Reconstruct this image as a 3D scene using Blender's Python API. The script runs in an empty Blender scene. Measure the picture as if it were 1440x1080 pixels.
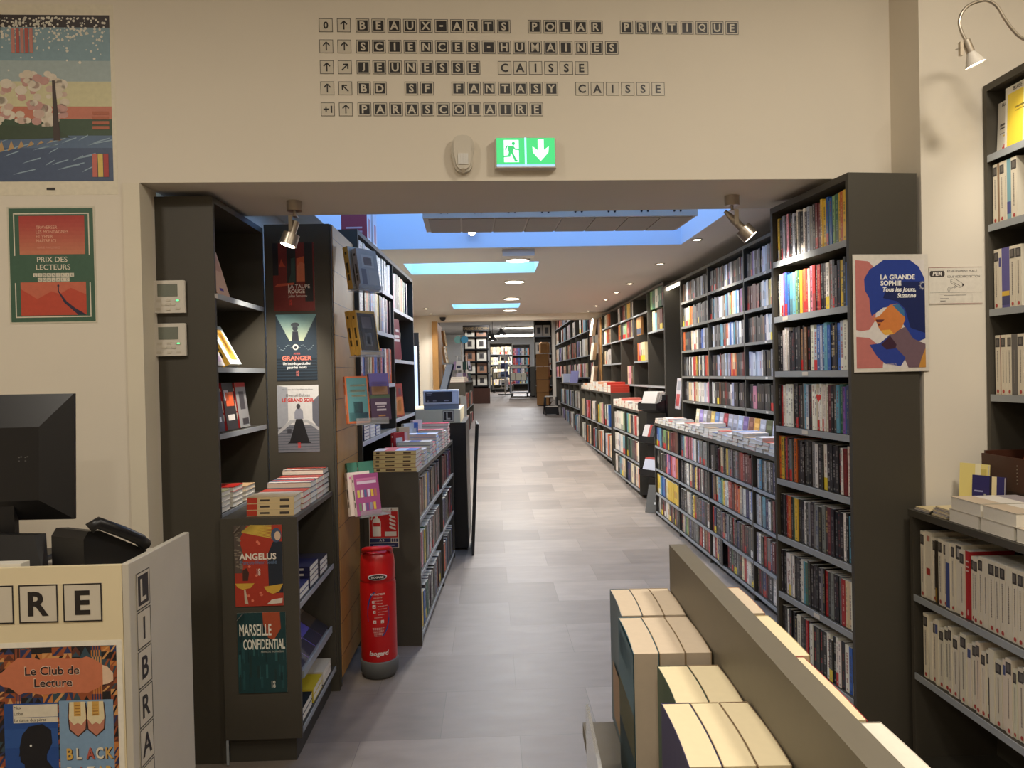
import bpy, math, random
from mathutils import Matrix, Vector

# ------------------------------------------------------------------ camera, world, light, exposure
scene = bpy.context.scene
col = scene.collection
R = math.radians
scene.view_settings.view_transform = 'Standard'
scene.view_settings.look = 'None'
scene.view_settings.exposure = 0.0
scene.view_settings.gamma = 1.0
scene.view_settings.use_curve_mapping = False
scene.cycles.use_denoising = True
scene.cycles.max_bounces = 8
scene.cycles.sample_clamp_indirect = 6.0

YAW, PITCH, ROLL = R(1.6), R(-0.67), R(1.23)
F = Vector((math.sin(YAW) * math.cos(PITCH), math.cos(YAW) * math.cos(PITCH), math.sin(PITCH)))
RT = Vector((math.cos(YAW), -math.sin(YAW), 0))
UP = RT.cross(F)
U2 = UP * math.cos(ROLL) + RT * math.sin(ROLL)
R2 = RT * math.cos(ROLL) - UP * math.sin(ROLL)
cam_d = bpy.data.cameras.new('camera')
cam_d.sensor_fit = 'HORIZONTAL'
cam_d.sensor_width = 36.0
cam_d.lens = 36.0 * 1082 / 1440
cam_d.clip_start = 0.05
cam = bpy.data.objects.new('camera', cam_d)
m3 = Matrix((R2, U2, -F)).transposed()
cam.matrix_world = Matrix.Translation((0, 0, 1.5)) @ m3.to_4x4()
col.objects.link(cam)
scene.camera = cam

world = bpy.data.worlds.new('world')
world.use_nodes = True
world.node_tree.nodes['Background'].inputs['Color'].default_value = (0.45, 0.66, 1.0, 1)
world.node_tree.nodes['Background'].inputs['Strength'].default_value = 0.8
scene.world = world


def lamp(name, kind, loc, energy, color, target=None, **kw):
    d = bpy.data.lights.new(name, kind)
    d.energy = energy
    d.color = color
    for k, v in kw.items():
        setattr(d, k, v)
    o = bpy.data.objects.new(name, d)
    col.objects.link(o)
    o.location = loc
    t = Vector(target) if target else Vector(loc) - Vector((0, 0, 1))
    o.rotation_euler = (t - Vector(loc)).to_track_quat('-Z', 'Y').to_euler()
    return o


WARM, NEUT, COOL = (1.0, 0.92, 0.80), (1.0, 0.95, 0.89), (0.92, 0.96, 1.0)
# unseen area lamps added to light the front room (above and behind the camera)
for lx, ly, e in ((-1.7, 0.8, 30), (0.3, 0.4, 22), (-0.2, -1.4, 24), (1.5, 1.2, 36)):
    lamp('front_room_light', 'AREA', (lx, ly, 3.27), e, WARM, shape='DISK', size=0.35)
# round LED panels of the corridor
LEDS = [(0.285, 7.35), (0.308, 9.04), (0.33, 11.05), (0.355, 13.03)]
for lx, ly in LEDS:
    lamp('led_light', 'AREA', (lx, ly, 2.57), 42, NEUT, shape='DISK', size=0.22)
# downlights; the nearer three till-side ones are unseen, added to light facing books
DOWN = [(1.75, y) for y in (5.0, 6.4, 7.8, 9.5, 10.5, 11.5, 12.5, 13.55)] + [(-1.015, y) for y in (12.45, 13.5, 7.3, 8.4, 9.4)]
for lx, ly in DOWN:
    lamp('downlight_beam', 'SPOT', (lx, ly, 2.58), 74 if lx > 0 else 36, NEUT, spot_size=R(105), spot_blend=0.8, shadow_soft_size=0.03)
# rear rooms
for lx, ly, e in ((0.4, 17.0, 52), (0.6, 22.0, 70), (1.2, 29.5, 240)):
    lamp('rear_room_light', 'AREA', (lx, ly, 3.1), e, (0.97, 0.97, 1.0), shape='RECTANGLE', size=1.6, size_y=0.3)

# ------------------------------------------------------------------ helpers


def lin(c):
    return tuple(((x / 255) / 12.92 if x / 255 <= 0.04045 else ((x / 255 + 0.055) / 1.055) ** 2.4) for x in c[:3])


def fz(y):
    return 0.0 if y < 7.6 else min(0.045 * (y - 7.6), 0.83)


MATS = {}


def mat(name, c, rough=0.5, metal=0.0, noise=0.0, nscale=30.0, emit=0.0, bump=0.0, spec=0.5):
    m = bpy.data.materials.new(name)
    m.use_nodes = True
    nt = m.node_tree
    b = nt.nodes['Principled BSDF']
    l = lin(c)
    b.inputs['Base Color'].default_value = (*l, 1)
    b.inputs['Roughness'].default_value = rough
    b.inputs['Metallic'].default_value = metal
    b.inputs['Specular IOR Level'].default_value = spec
    if emit:
        b.inputs['Emission Color'].default_value = (*l, 1)
        b.inputs['Emission Strength'].default_value = emit
    if noise or bump:
        tc = nt.nodes.new('ShaderNodeTexCoord')
        n = nt.nodes.new('ShaderNodeTexNoise')
        n.inputs['Scale'].default_value = nscale
        n.inputs['Detail'].default_value = 4
        nt.links.new(tc.outputs['Object'], n.inputs['Vector'])
        if noise:
            mx = nt.nodes.new('ShaderNodeMix')
            mx.data_type = 'RGBA'
            mx.inputs['A'].default_value = (*[x * (1 - noise) for x in l], 1)
            mx.inputs['B'].default_value = (*[min(1, x * (1 + noise)) for x in l], 1)
            nt.links.new(n.outputs['Fac'], mx.inputs['Factor'])
            nt.links.new(mx.outputs['Result'], b.inputs['Base Color'])
        if bump:
            bp = nt.nodes.new('ShaderNodeBump')
            bp.inputs['Strength'].default_value = bump
            bp.inputs['Distance'].default_value = 0.002
            nt.links.new(n.outputs['Fac'], bp.inputs['Height'])
            nt.links.new(bp.outputs['Normal'], b.inputs['Normal'])
    MATS[name] = m
    return m


def attr_mat(name, rough, emit=0.0, grain=0.0):
    m = bpy.data.materials.new(name)
    m.use_nodes = True
    nt = m.node_tree
    b = nt.nodes['Principled BSDF']
    a = nt.nodes.new('ShaderNodeVertexColor')
    a.layer_name = 'Col'
    b.inputs['Roughness'].default_value = rough
    src = a.outputs['Color']
    if grain:
        tc = nt.nodes.new('ShaderNodeTexCoord')
        n = nt.nodes.new('ShaderNodeTexNoise')
        n.inputs['Scale'].default_value = 60
        n.inputs['Detail'].default_value = 5
        nt.links.new(tc.outputs['Object'], n.inputs['Vector'])
        mr = nt.nodes.new('ShaderNodeMapRange')
        mr.inputs['To Min'].default_value = 1 - grain
        mr.inputs['To Max'].default_value = 1 + grain
        nt.links.new(n.outputs['Fac'], mr.inputs['Value'])
        mx = nt.nodes.new('ShaderNodeMix')
        mx.data_type = 'RGBA'
        mx.blend_type = 'MULTIPLY'
        mx.inputs['Factor'].default_value = 1
        nt.links.new(src, mx.inputs['A'])
        nt.links.new(mr.outputs['Result'], mx.inputs['B'])
        src = mx.outputs['Result']
    nt.links.new(src, b.inputs['Base Color'])
    if emit:
        nt.links.new(src, b.inputs['Emission Color'])
        b.inputs['Emission Strength'].default_value = emit
    MATS[name] = m
    return m


PRINT = attr_mat('printed_card', 0.42)
POSTER = attr_mat('poster_paper', 0.5, grain=0.12)
LITSIGN = attr_mat('backlit_sign', 0.4, emit=1.0)
WALL = mat('wall_paint', (224, 214, 196), 0.9, noise=0.02, nscale=3, bump=0.06)
CEIL = mat('ceiling_paint', (206, 200, 193), 0.95, noise=0.015, nscale=2)
TRIMM = mat('trim_paint', (222, 212, 190), 0.8, noise=0.03, nscale=6)
CAB = mat('olive_grey_laminate', (68, 63, 53), 0.55, noise=0.04, nscale=60)
CABIN = mat('olive_grey_laminate_inside', (62, 58, 49), 0.65, noise=0.04, nscale=60)
SHELF = mat('grey_shelf_edge', (150, 154, 156), 0.45, noise=0.03, nscale=40)
BLACK = mat('black_plastic', (22, 21, 22), 0.4, noise=0.05)
BLACKM = mat('black_metal', (30, 29, 30), 0.45, metal=0.4)
STEEL = mat('brushed_steel', (190, 180, 165), 0.34, metal=0.9, noise=0.08, nscale=90)
WHITEP = mat('white_plastic', (214, 206, 192), 0.5)
IVORY = mat('ivory_plastic', (205, 196, 178), 0.5)
OAK = mat('oak_slatwall', (170, 126, 70), 0.5, noise=0.18, nscale=14)
DARKWOOD = mat('dark_brown_wood', (70, 38, 24), 0.45, noise=0.2, nscale=18)
CREAM = mat('cream_laminate', (226, 210, 172), 0.5, noise=0.03, nscale=8)
GREYSIDE = mat('grey_laminate', (196, 188, 172), 0.5, noise=0.04, nscale=12)
STAND = mat('grey_stand_board', (104, 97, 82), 0.5, noise=0.05, nscale=70)
REDP = mat('red_enamel', (186, 20, 22), 0.3, noise=0.04)
RUBBER = mat('grey_rubber', (88, 88, 86), 0.6)
CARDB = mat('brown_cardboard', (176, 130, 78), 0.8, noise=0.08, nscale=20)
PAPER = mat('book_pages', (226, 219, 202), 0.85, noise=0.06, nscale=120)
PAPERY = mat('cream_book_pages', (226, 210, 172), 0.85, noise=0.04, nscale=120)
LEDM = mat('led_diffuser', (255, 244, 226), 0.5, emit=14)
SPOTM = mat('downlight_glow', (255, 240, 215), 0.5, emit=18)
SKYM = mat('skylight_glass', (140, 188, 250), 0.4, emit=2.0)
SKYM2 = mat('far_skylight_glass', (150, 214, 250), 0.4, emit=4.5)
SCREEN = mat('lit_screen', (190, 212, 245), 0.4, emit=0.75)
LCD = mat('lcd_panel', (120, 124, 112), 0.25)
GREEN_LED = mat('green_indicator', (80, 255, 150), 0.4, emit=2.0)
ACRYL = bpy.data.materials.new('clear_acrylic')
ACRYL.use_nodes = True
_b = ACRYL.node_tree.nodes['Principled BSDF']
_b.inputs['Base Color'].default_value = (0.86, 0.86, 0.84, 1)
_b.inputs['Roughness'].default_value = 0.08
_b.inputs['Transmission Weight'].default_value = 0.75
_b.inputs['IOR'].default_value = 1.2

BOX_F = ((0, 3, 2, 1), (4, 5, 6, 7), (0, 1, 5, 4), (1, 2, 6, 5), (2, 3, 7, 6), (3, 0, 4, 7))  # bottom, top, -y, +x, +y, -x


class MB:
    """Collects faces with a material slot and a colour each; build() links them as ONE mesh object."""

    def __init__(self):
        self.v, self.f, self.m, self.c, self.s = [], [], [], [], []

    def face(self, pts, c=(200, 200, 200), mi=0, T=None, smooth=False):
        n = len(self.v)
        for p in pts:
            self.v.append(tuple(T @ Vector(p)) if T is not None else tuple(p))
        self.f.append(tuple(range(n, n + len(pts))))
        self.m.append(mi)
        self.c.append(c)
        self.s.append(smooth)

    def mesh(self, vs, fs, c=(200, 200, 200), mi=0, T=None, smooth=False):
        n = len(self.v)
        for p in vs:
            self.v.append(tuple(T @ Vector(p)) if T is not None else tuple(p))
        for f in fs:
            self.f.append(tuple(n + i for i in f))
            self.m.append(mi)
            self.c.append(c)
            self.s.append(smooth)

    def box(self, x0, x1, y0, y1, z0, z1, c=(200, 200, 200), mi=0, T=None):
        vs = [(x0, y0, z0), (x1, y0, z0), (x1, y1, z0), (x0, y1, z0), (x0, y0, z1), (x1, y0, z1), (x1, y1, z1), (x0, y1, z1)]
        self.mesh(vs, BOX_F, c, mi, T)
        return self

    def bevbox(self, x0, x1, y0, y1, z0, z1, b=0.004, c=(200, 200, 200), mi=0, T=None):
        """A box whose vertical edges and top edge are chamfered by b."""
        def ring(z, k):
            return [(x0 + b, y0 + k, z), (x1 - b, y0 + k, z), (x1 - k, y0 + b, z), (x1 - k, y1 - b, z),
                    (x1 - b, y1 - k, z), (x0 + b, y1 - k, z), (x0 + k, y1 - b, z), (x0 + k, y0 + b, z)]
        vs = ring(z0, 0) + ring(z1 - b, 0) + [(x + (b if x < (x0 + x1) / 2 else -b) * 0.7, y + (b if y < (y0 + y1) / 2 else -b) * 0.7, z) for x, y, z in ring(z1, 0)]
        fs = [tuple(range(7, -1, -1)), tuple(range(16, 24))]
        for k in range(2):
            for i in range(8):
                j = (i + 1) % 8
                fs.append((k * 8 + i, k * 8 + j, k * 8 + 8 + j, k * 8 + 8 + i))
        self.mesh(vs, fs, c, mi, T)
        return self

    def cyl(self, p0, p1, r0, r1=None, n=20, c=(200, 200, 200), mi=0, caps=True, T=None):
        r1 = r0 if r1 is None else r1
        a, b = Vector(p0), Vector(p1)
        d = (b - a).normalized()
        u = d.orthogonal().normalized()
        w = d.cross(u)
        vs = [a + (u * math.cos(t) + w * math.sin(t)) * r0 for t in [2 * math.pi * i / n for i in range(n)]]
        vs += [b + (u * math.cos(t) + w * math.sin(t)) * r1 for t in [2 * math.pi * i / n for i in range(n)]]
        self.mesh(vs, [(i, (i + 1) % n, n + (i + 1) % n, n + i) for i in range(n)], c, mi, T, True)
        if caps:
            self.mesh(vs, [tuple(range(n - 1, -1, -1)), tuple(range(n, 2 * n))], c, mi, T)
        return self

    def lathe(self, prof, ctr=(0, 0, 0), n=32, c=(200, 200, 200), mi=0, T=None):
        vs = []
        for r, z in prof:
            vs += [(ctr[0] + r * math.cos(2 * math.pi * i / n), ctr[1] + r * math.sin(2 * math.pi * i / n), ctr[2] + z) for i in range(n)]
        fs = []
        for k in range(len(prof) - 1):
            for i in range(n):
                j = (i + 1) % n
                fs.append((k * n + i, k * n + j, (k + 1) * n + j, (k + 1) * n + i))
        self.mesh(vs, fs, c, mi, T, True)
        return self

    def tube(self, pts, r, n=12, c=(200, 200, 200), mi=0, T=None):
        pts = [Vector(p) for p in pts]
        vs, fs = [], []
        prev = None
        for i, p in enumerate(pts):
            d = (pts[min(i + 1, len(pts) - 1)] - pts[max(i - 1, 0)]).normalized()
            u = d.orthogonal().normalized() if prev is None else (prev - d * prev.dot(d)).normalized()
            prev = u
            w = d.cross(u)
            vs += [p + (u * math.cos(2 * math.pi * k / n) + w * math.sin(2 * math.pi * k / n)) * r for k in range(n)]
        for i in range(len(pts) - 1):
            for k in range(n):
                j = (k + 1) % n
                fs.append((i * n + k, i * n + j, (i + 1) * n + j, (i + 1) * n + k))
        fs += [tuple(range(n - 1, -1, -1)), tuple(range((len(pts) - 1) * n, len(pts) * n))]
        self.mesh(vs, fs, c, mi, T, True)
        return self

    def prism(self, poly, y0, y1, c=(200, 200, 200), mi=0, T=None):
        """An outline in x, z given thickness from y0 (front) to y1."""
        n = len(poly)
        vs = [(x, y0, z) for x, z in poly] + [(x, y1, z) for x, z in poly]
        fs = [tuple(range(n)), tuple(range(2 * n - 1, n - 1, -1))] + [(i, n + i, n + (i + 1) % n, (i + 1) % n) for i in range(n)]
        self.mesh(vs, fs, c, mi, T)
        return self

    def poly(self, pts, y, c, T=None, mi=0):
        self.face([(x, y, z) for x, z in pts], c, mi, T)
        return self

    def disc(self, cx, cz, rx, rz, y, c, T=None, n=24, a0=0, a1=360, mi=0):
        pts = [(cx + rx * math.cos(R(a0 + (a1 - a0) * i / n)), cz + rz * math.sin(R(a0 + (a1 - a0) * i / n))) for i in range(n + (0 if a1 - a0 == 360 else 1))]
        return self.poly(pts, y, c, T, mi)

    def text(self, s, x, z, size, y, c, align='l', sx=1.0, bold=0.0, T=None, mi=0, shear=0.0, warp=None):
        vs, fs, w = glyphs(s, bold, shear)
        k = size / 0.7
        ox = x - (0 if align == 'l' else w * k * sx / 2 if align == 'c' else w * k * sx)
        vv = [(ox + a * k * sx, y, z + b * k) for a, b in vs]
        if warp:
            vv = [warp(p) for p in vv]
        self.mesh(vv, fs, c, mi, T)
        return self

    def build(self, name, mats, parent=None, loc=(0, 0, 0), rz=0.0, M=None):
        me = bpy.data.meshes.new(name)
        me.from_pydata(self.v, [], self.f)
        mats = mats if isinstance(mats, (list, tuple)) else [mats]
        for m in mats:
            me.materials.append(m)
        me.polygons.foreach_set('material_index', self.m)
        me.polygons.foreach_set('use_smooth', self.s)
        if any(m in (PRINT, POSTER, LITSIGN) for m in mats):
            at = me.color_attributes.new('Col', 'FLOAT_COLOR', 'CORNER')
            data = []
            cache = {}
            for f, c in zip(self.f, self.c):
                l = cache.get(c)
                if l is None:
                    l = cache[c] = (*lin(c), 1.0)
                data.extend(l * len(f))
            at.data.foreach_set('color', data)
        me.update()
        o = bpy.data.objects.new(name, me)
        if M is not None:
            o.matrix_world = M
        else:
            o.location = loc
            o.rotation_euler = (0, 0, rz)
        col.objects.link(o)
        if parent is not None:
            o.parent = parent
        return o


_GL = {}


def glyphs(s, bold=0.0, shear=0.0):
    key = (s, bold, shear)
    if key not in _GL:
        cu = bpy.data.curves.new('lettering', 'FONT')
        cu.body = s
        cu.size = 1.0
        cu.offset = bold
        cu.shear = shear
        cu.resolution_u = 3
        o = bpy.data.objects.new('lettering', cu)
        me = o.to_mesh()
        vs = [(v.co.x, v.co.y) for v in me.vertices]
        fs = [tuple(p.vertices) for p in me.polygons]
        o.to_mesh_clear()
        bpy.data.objects.remove(o)
        bpy.data.curves.remove(cu)
        x0 = min([v[0] for v in vs] or [0])
        x1 = max([v[0] for v in vs] or [0])
        _GL[key] = ([(a - x0, b) for a, b in vs], fs, x1 - x0)
    return _GL[key]


def tag(o, label=None, cat=None, group=None, kind=None):
    if label:
        o['label'] = label
    if cat:
        o['category'] = cat
    if group:
        o['group'] = group
    if kind:
        o['kind'] = kind
    return o


def empty(name, loc=(0, 0, 0), rz=0.0, label=None, cat=None, group=None):
    o = bpy.data.objects.new(name, None)
    o.empty_display_size = 0.1
    o.location = loc
    o.rotation_euler = (0, 0, rz)
    col.objects.link(o)
    return tag(o, label, cat, group)


def struct(name, mb, m, **kw):
    return tag(mb.build(name, m, **kw), kind='structure')


def XF(loc, rz=0.0, rx=0.0, ry=0.0):
    return Matrix.Translation(loc) @ Matrix.Rotation(rz, 4, 'Z') @ Matrix.Rotation(ry, 4, 'Y') @ Matrix.Rotation(rx, 4, 'X')


ORD = ('first second third fourth fifth sixth seventh eighth ninth tenth eleventh twelfth thirteenth fourteenth fifteenth sixteenth '
       'seventeenth eighteenth nineteenth twentieth twenty-first twenty-second twenty-third twenty-fourth twenty-fifth twenty-sixth '
       'twenty-seventh twenty-eighth twenty-ninth thirtieth thirty-first thirty-second thirty-third thirty-fourth thirty-fifth '
       'thirty-sixth thirty-seventh thirty-eighth thirty-ninth fortieth').split()
PAL = {'K': ((26, 24, 26), 'black'), 'k': ((54, 49, 47), 'charcoal'), 'W': ((228, 222, 208), 'white'), 'w': ((198, 193, 184), 'off-white'),
       'R': ((172, 36, 30), 'red'), 'r': ((100, 28, 30), 'dark red'), 'O': ((212, 104, 42), 'orange'), 'Y': ((226, 188, 58), 'yellow'),
       'G': ((52, 98, 74), 'green'), 'g': ((132, 166, 112), 'pale green'), 'B': ((52, 98, 172), 'blue'), 'b': ((36, 42, 84), 'navy'),
       'T': ((96, 156, 176), 'light blue'), 'P': ((112, 70, 142), 'purple'), 'p': ((212, 136, 152), 'pink'), 'N': ((112, 76, 50), 'brown'),
       'S': ((126, 124, 122), 'grey'), 'C': ((222, 202, 160), 'cream'), 'L': ((176, 182, 194), 'pale grey')}
rnd = random.Random(7)
# ------------------------------------------------------------------ the setting
# floor: vinyl slabs, level in the front room, rising gently along the corridor
fm = bpy.data.materials.new('grey_vinyl_slabs')
fm.use_nodes = True
nt = fm.node_tree
b = nt.nodes['Principled BSDF']
tc = nt.nodes.new('ShaderNodeTexCoord')
mp = nt.nodes.new('ShaderNodeMapping')
mp.inputs['Location'].default_value = (0.24, 0.11, 0)
br = nt.nodes.new('ShaderNodeTexBrick')
br.inputs['Scale'].default_value = 1.0
br.inputs['Brick Width'].default_value = 0.66
br.inputs['Row Height'].default_value = 0.47
br.inputs['Mortar Size'].default_value = 0.0011
br.inputs['Mortar Smooth'].default_value = 0.2
br.inputs['Color1'].default_value = (*lin((118, 108, 99)), 1)
br.inputs['Color2'].default_value = (*lin((142, 131, 121)), 1)
br.inputs['Mortar'].default_value = (*lin((98, 90, 83)), 1)
ns = nt.nodes.new('ShaderNodeTexNoise')
ns.inputs['Scale'].default_value = 4.0
ns.inputs['Detail'].default_value = 8
mp2 = nt.nodes.new('ShaderNodeMapping')
mp2.inputs['Scale'].default_value = (1.0, 2.6, 1.0)
mr = nt.nodes.new('ShaderNodeMapRange')
mr.inputs['From Min'].default_value = 0.3
mr.inputs['From Max'].default_value = 0.7
mr.inputs['To Min'].default_value = 0.84
mr.inputs['To Max'].default_value = 1.14
mx = nt.nodes.new('ShaderNodeMix')
mx.data_type = 'RGBA'
mx.blend_type = 'MULTIPLY'
mx.inputs['Factor'].default_value = 1.0
nt.links.new(tc.outputs['Object'], mp.inputs['Vector'])
nt.links.new(mp.outputs['Vector'], br.inputs['Vector'])
nt.links.new(tc.outputs['Object'], mp2.inputs['Vector'])
nt.links.new(mp2.outputs['Vector'], ns.inputs['Vector'])
nt.links.new(ns.outputs['Fac'], mr.inputs['Value'])
nt.links.new(br.outputs['Color'], mx.inputs['A'])
nt.links.new(mr.outputs['Result'], mx.inputs['B'])
b.inputs['Specular IOR Level'].default_value = 0.4
nt.links.new(mx.outputs['Result'], b.inputs['Base Color'])
rr = nt.nodes.new('ShaderNodeMapRange')
rr.inputs['To Min'].default_value = 0.40
rr.inputs['To Max'].default_value = 0.56
nt.links.new(ns.outputs['Fac'], rr.inputs['Value'])
nt.links.new(rr.outputs['Result'], b.inputs['Roughness'])
mb = MB()
ys = [-3.0, 0, 3, 6, 7.6] + [7.6 + (26.04 - 7.6) * i / 8 for i in range(1, 9)] + [36.0]
for y0, y1 in zip(ys, ys[1:]):
    mb.face([(-3.4, y0, fz(y0)), (3.6, y0, fz(y0)), (3.6, y1, fz(y1)), (-3.4, y1, fz(y1))])
struct('floor', mb, fm)

WROT = R(2.0)


def wy(x):
    """Front face of the wall over the passage (it stands two degrees off square)."""
    return 2.917 + math.tan(WROT) * (x + 0.862)


LZ = 2.243
mb = MB()
xl, xj, xr, xe = -3.4, -1.289, 1.6, 3.6
for x0, x1, z0, z1 in ((xl, xj, 0, 3.32), (xj, 3.0, LZ, 3.32)):
    a0, a1 = wy(x0), wy(x1)
    bk = 3.05 if x1 == xj else 3.52
    vs = [(x0, a0, z0), (x1, a1, z0), (x1, bk, z0), (x0, bk, z0), (x0, a0, z1), (x1, a1, z1), (x1, bk, z1), (x0, bk, z1)]
    mb.mesh(vs, BOX_F)
struct('wall_north', mb, WALL)
mb = MB().box(-1.345, -1.283, 2.893, 2.99, 0, LZ - 0.002)
struct('trim_1', mb, TRIMM)
# pier between the passage and the right bookcase
mb = MB().box(1.60, 3.6, 2.797, 3.4, 0, 3.32)
struct('wall_pier', mb, WALL)
struct('wall_front_right', MB().box(2.13, 2.25, -3.0, 2.797, 0, 3.32), WALL)
struct('wall_front_left', MB().box(-3.4, -3.28, -3.0, 2.83, 0, 3.32), WALL)
struct('wall_south', MB().box(-3.4, 2.25, -3.12, -3.0, 0, 3.32), WALL)
struct('ceiling_front_room', MB().box(-3.4, 3.6, -3.1, 3.5, 3.3, 3.4), CEIL)

# corridor shell
struct('wall_left', MB().box(-1.55, -1.42, 3.4, 14.1, 0, 2.75), WALL)
struct('wall_right', MB().box(2.34, 2.46, 3.4, 34.0, 0, 3.4), WALL)
sky = [(-1.157, 1.68, 3.62, 6.65), (-0.82, 0.50, 7.5, 8.3), (-0.572, 0.485, 11.84, 12.62)]
mb = MB()
CX0, CX1, CZ, CT = -1.5, 2.4, 2.6, 2.604
yy = 3.5
for x0, x1, y0, y1 in sky:
    mb.box(CX0, CX1, yy, y0, CZ, CT)
    mb.box(CX0, x0, y0, y1, CZ, CT)
    mb.box(x1, CX1, y0, y1, CZ, CT)
    yy = y1
mb.box(CX0, CX1, yy, 14.2, CZ, CT)
struct('ceiling_corridor', mb, CEIL)
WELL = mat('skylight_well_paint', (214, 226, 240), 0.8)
for i, (x0, x1, y0, y1) in enumerate(sky):
    hgt = 0.62 if i == 0 else 0.34
    mb = MB()
    t = 0.04
    mb.box(x0 - t, x0, y0 - t, y1 + t, CT, CZ + hgt)
    mb.box(x1, x1 + t, y0 - t, y1 + t, CT, CZ + hgt)
    mb.box(x0, x1, y0 - t, y0, CT, CZ + hgt)
    mb.box(x0, x1, y1, y1 + t, CT, CZ + hgt)
    w = struct('window_%d' % (i + 1), mb, WELL)
    struct('window_pane', MB().box(x0, x1, y0, y1, CZ + hgt, CZ + hgt + 0.02), SKYM if i == 0 else SKYM2, parent=w)

# beam and left pier where the corridor ends
struct('wall_beam', MB().box(-1.5, 2.4, 13.9, 14.2, 2.49, 3.4), WALL)
struct('wall_left_pier', MB().box(-1.55, -1.03, 13.9, 14.2, 0.2, 2.489), WALL)
# the rooms beyond
struct('ceiling_rear', MB().box(-3.4, 3.6, 14.2, 36, 3.3, 3.4), mat('rear_ceiling_paint', (176, 178, 182), 0.9))
struct('wall_rear_left', MB().box(-2.3, -2.15, 14.2, 36, 0.2, 3.4), WALL)
struct('wall_rear_link', MB().box(-2.3, -1.5, 13.95, 14.2, 0.2, 3.4), WALL)
struct('wall_rear', MB().box(-2.3, 3.6, 33.6, 33.8, 0.5, 3.4), mat('rear_wall_paint', (226, 230, 234), 0.9))
struct('trim_2', MB().box(-1.03, -0.93, 13.86, 14.16, 0.25, 2.49), OAK)
# ------------------------------------------------------------------ letter tiles over the passage
TILE_W, TILE_B = (206, 196, 176), (38, 33, 30)


def tile(name, M, w, h, ch, dark, label, cat, group=None, frame=False, size=None, bold=0.028, sx=1.0, arrow=None):
    """A square sticker: pale card with ruled border (white kind) or black panel inside a double rule (dark kind), and its character."""
    t = 0.0012
    mb = MB().box(0, w, -t, 0, 0, h, TILE_W)
    ink = TILE_B
    e = 0.0004

    def rule(k, th):
        x0, x1, z0, z1 = k, w - k, k, h - k
        for a in ((x0, x1, z0, z0 + th), (x0, x1, z1 - th, z1), (x0, x0 + th, z0 + th, z1 - th), (x1 - th, x1, z0 + th, z1 - th)):
            mb.poly([(a[0], a[2]), (a[1], a[2]), (a[1], a[3]), (a[0], a[3])], -t - e, ink)
    rule(0.0004, w * 0.035)
    if dark:
        k = w * 0.125
        mb.poly([(k, k), (w - k, k), (w - k, h - k), (k, h - k)], -t - e, ink)
    o = mb.build(name, PRINT, M=M)
    tag(o, label, cat, group)
    lb = MB()
    c = TILE_W if dark else TILE_B
    if arrow is not None:
        T = Matrix.Translation((w / 2, 0, h / 2)) @ Matrix.Rotation(R(arrow), 4, 'Y')
        s = w * 0.31
        for p, q in (((0, -s), (0, s)), ((-s * 0.75, s * 0.2), (0, s)), ((s * 0.75, s * 0.2), (0, s))):
            a, bb = Vector((p[0], 0, p[1])), Vector((q[0], 0, q[1]))
            d = (bb - a).normalized()
            nrm = Vector((d.z, 0, -d.x)) * w * 0.045
            lb.face([v + Vector((0, -t - 2 * e, 0)) for v in (a + nrm, bb + nrm, bb - nrm, a - nrm)][::-1], c, 0, T)
    else:
        sz = size or h * (0.60 if not dark else 0.56)
        gz_ = [p[1] for p in glyphs(ch, bold, 0.0)[0]]
        lo_, hi_ = min(gz_), max(gz_)
        sz = sz * min(1.0, 0.74 / (hi_ - lo_))
        lb.text(ch, w / 2, h / 2 - (lo_ + hi_) / 2 / 0.7 * sz, sz, -t - 2 * e, c, 'c', sx, bold)
    lb.build('letter', PRINT, parent=o)
    return o


def on_wall(x, z, off=0.0):
    return XF((x, wy(x) + off, z), WROT)


rows = [(2.855, '0', 0, 'BEAUX-ARTS POLAR PRATIQUE', ''), (2.776, 'up', 0, 'SCIENCES-HUMAINES', ''), (2.698, 'up', 45, 'JEUNESSE CAISSE', 'CAISSE'),
        (2.619, 'up', -45, 'BD SF FANTASY CAISSE', 'CAISSE'), (2.540, '+1', 0, 'PARASCOLAIRE', '')]
TW = 0.0515
for ri, (zt, a, arr, s, white) in enumerate(rows):
    first = s.split()[0]
    words_ = s.split()
    z = zt - TW
    lab = ' line of wall tiles starting ' + first
    if a == 'up':
        tile('arrow_tile', on_wall(-0.615, z), TW, TW, '', False, 'white arrow tile at the very start of the ' + first + ' line', 'sign tile', 'direction tiles over the passage', arrow=0)
    else:
        tile('letter_tile', on_wall(-0.615, z), TW, TW, a, False, 'white tile reading ' + a + ' at the start of the ' + first + ' line', 'sign tile', 'direction tiles over the passage', size=TW * 0.5)
    tile('arrow_tile', on_wall(-0.548, z), TW, TW, '', False, 'white arrow tile just before the word ' + first, 'sign tile', 'direction tiles over the passage', arrow=arr)
    i = 0
    for wi, wd in enumerate(words_):
        nth = {}
        for k, ch in enumerate(wd):
            dark = wd != white
            nm = {'-': 'hyphen'}.get(ch, 'letter ' + ch)
            row_hint = ' on the ' + first + ' line' if wd == 'CAISSE' else ''
            tile('letter_tile', on_wall(-0.4785 + i * 0.0592, z), TW, TW, ch, dark,
                 ('black' if dark else 'white') + ' tile with ' + nm + ', ' + ORD[k] + ' tile of ' + wd + row_hint, 'sign tile', 'letter tiles over the passage')
            i += 1
        i += 1
# trailing spare: none

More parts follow.
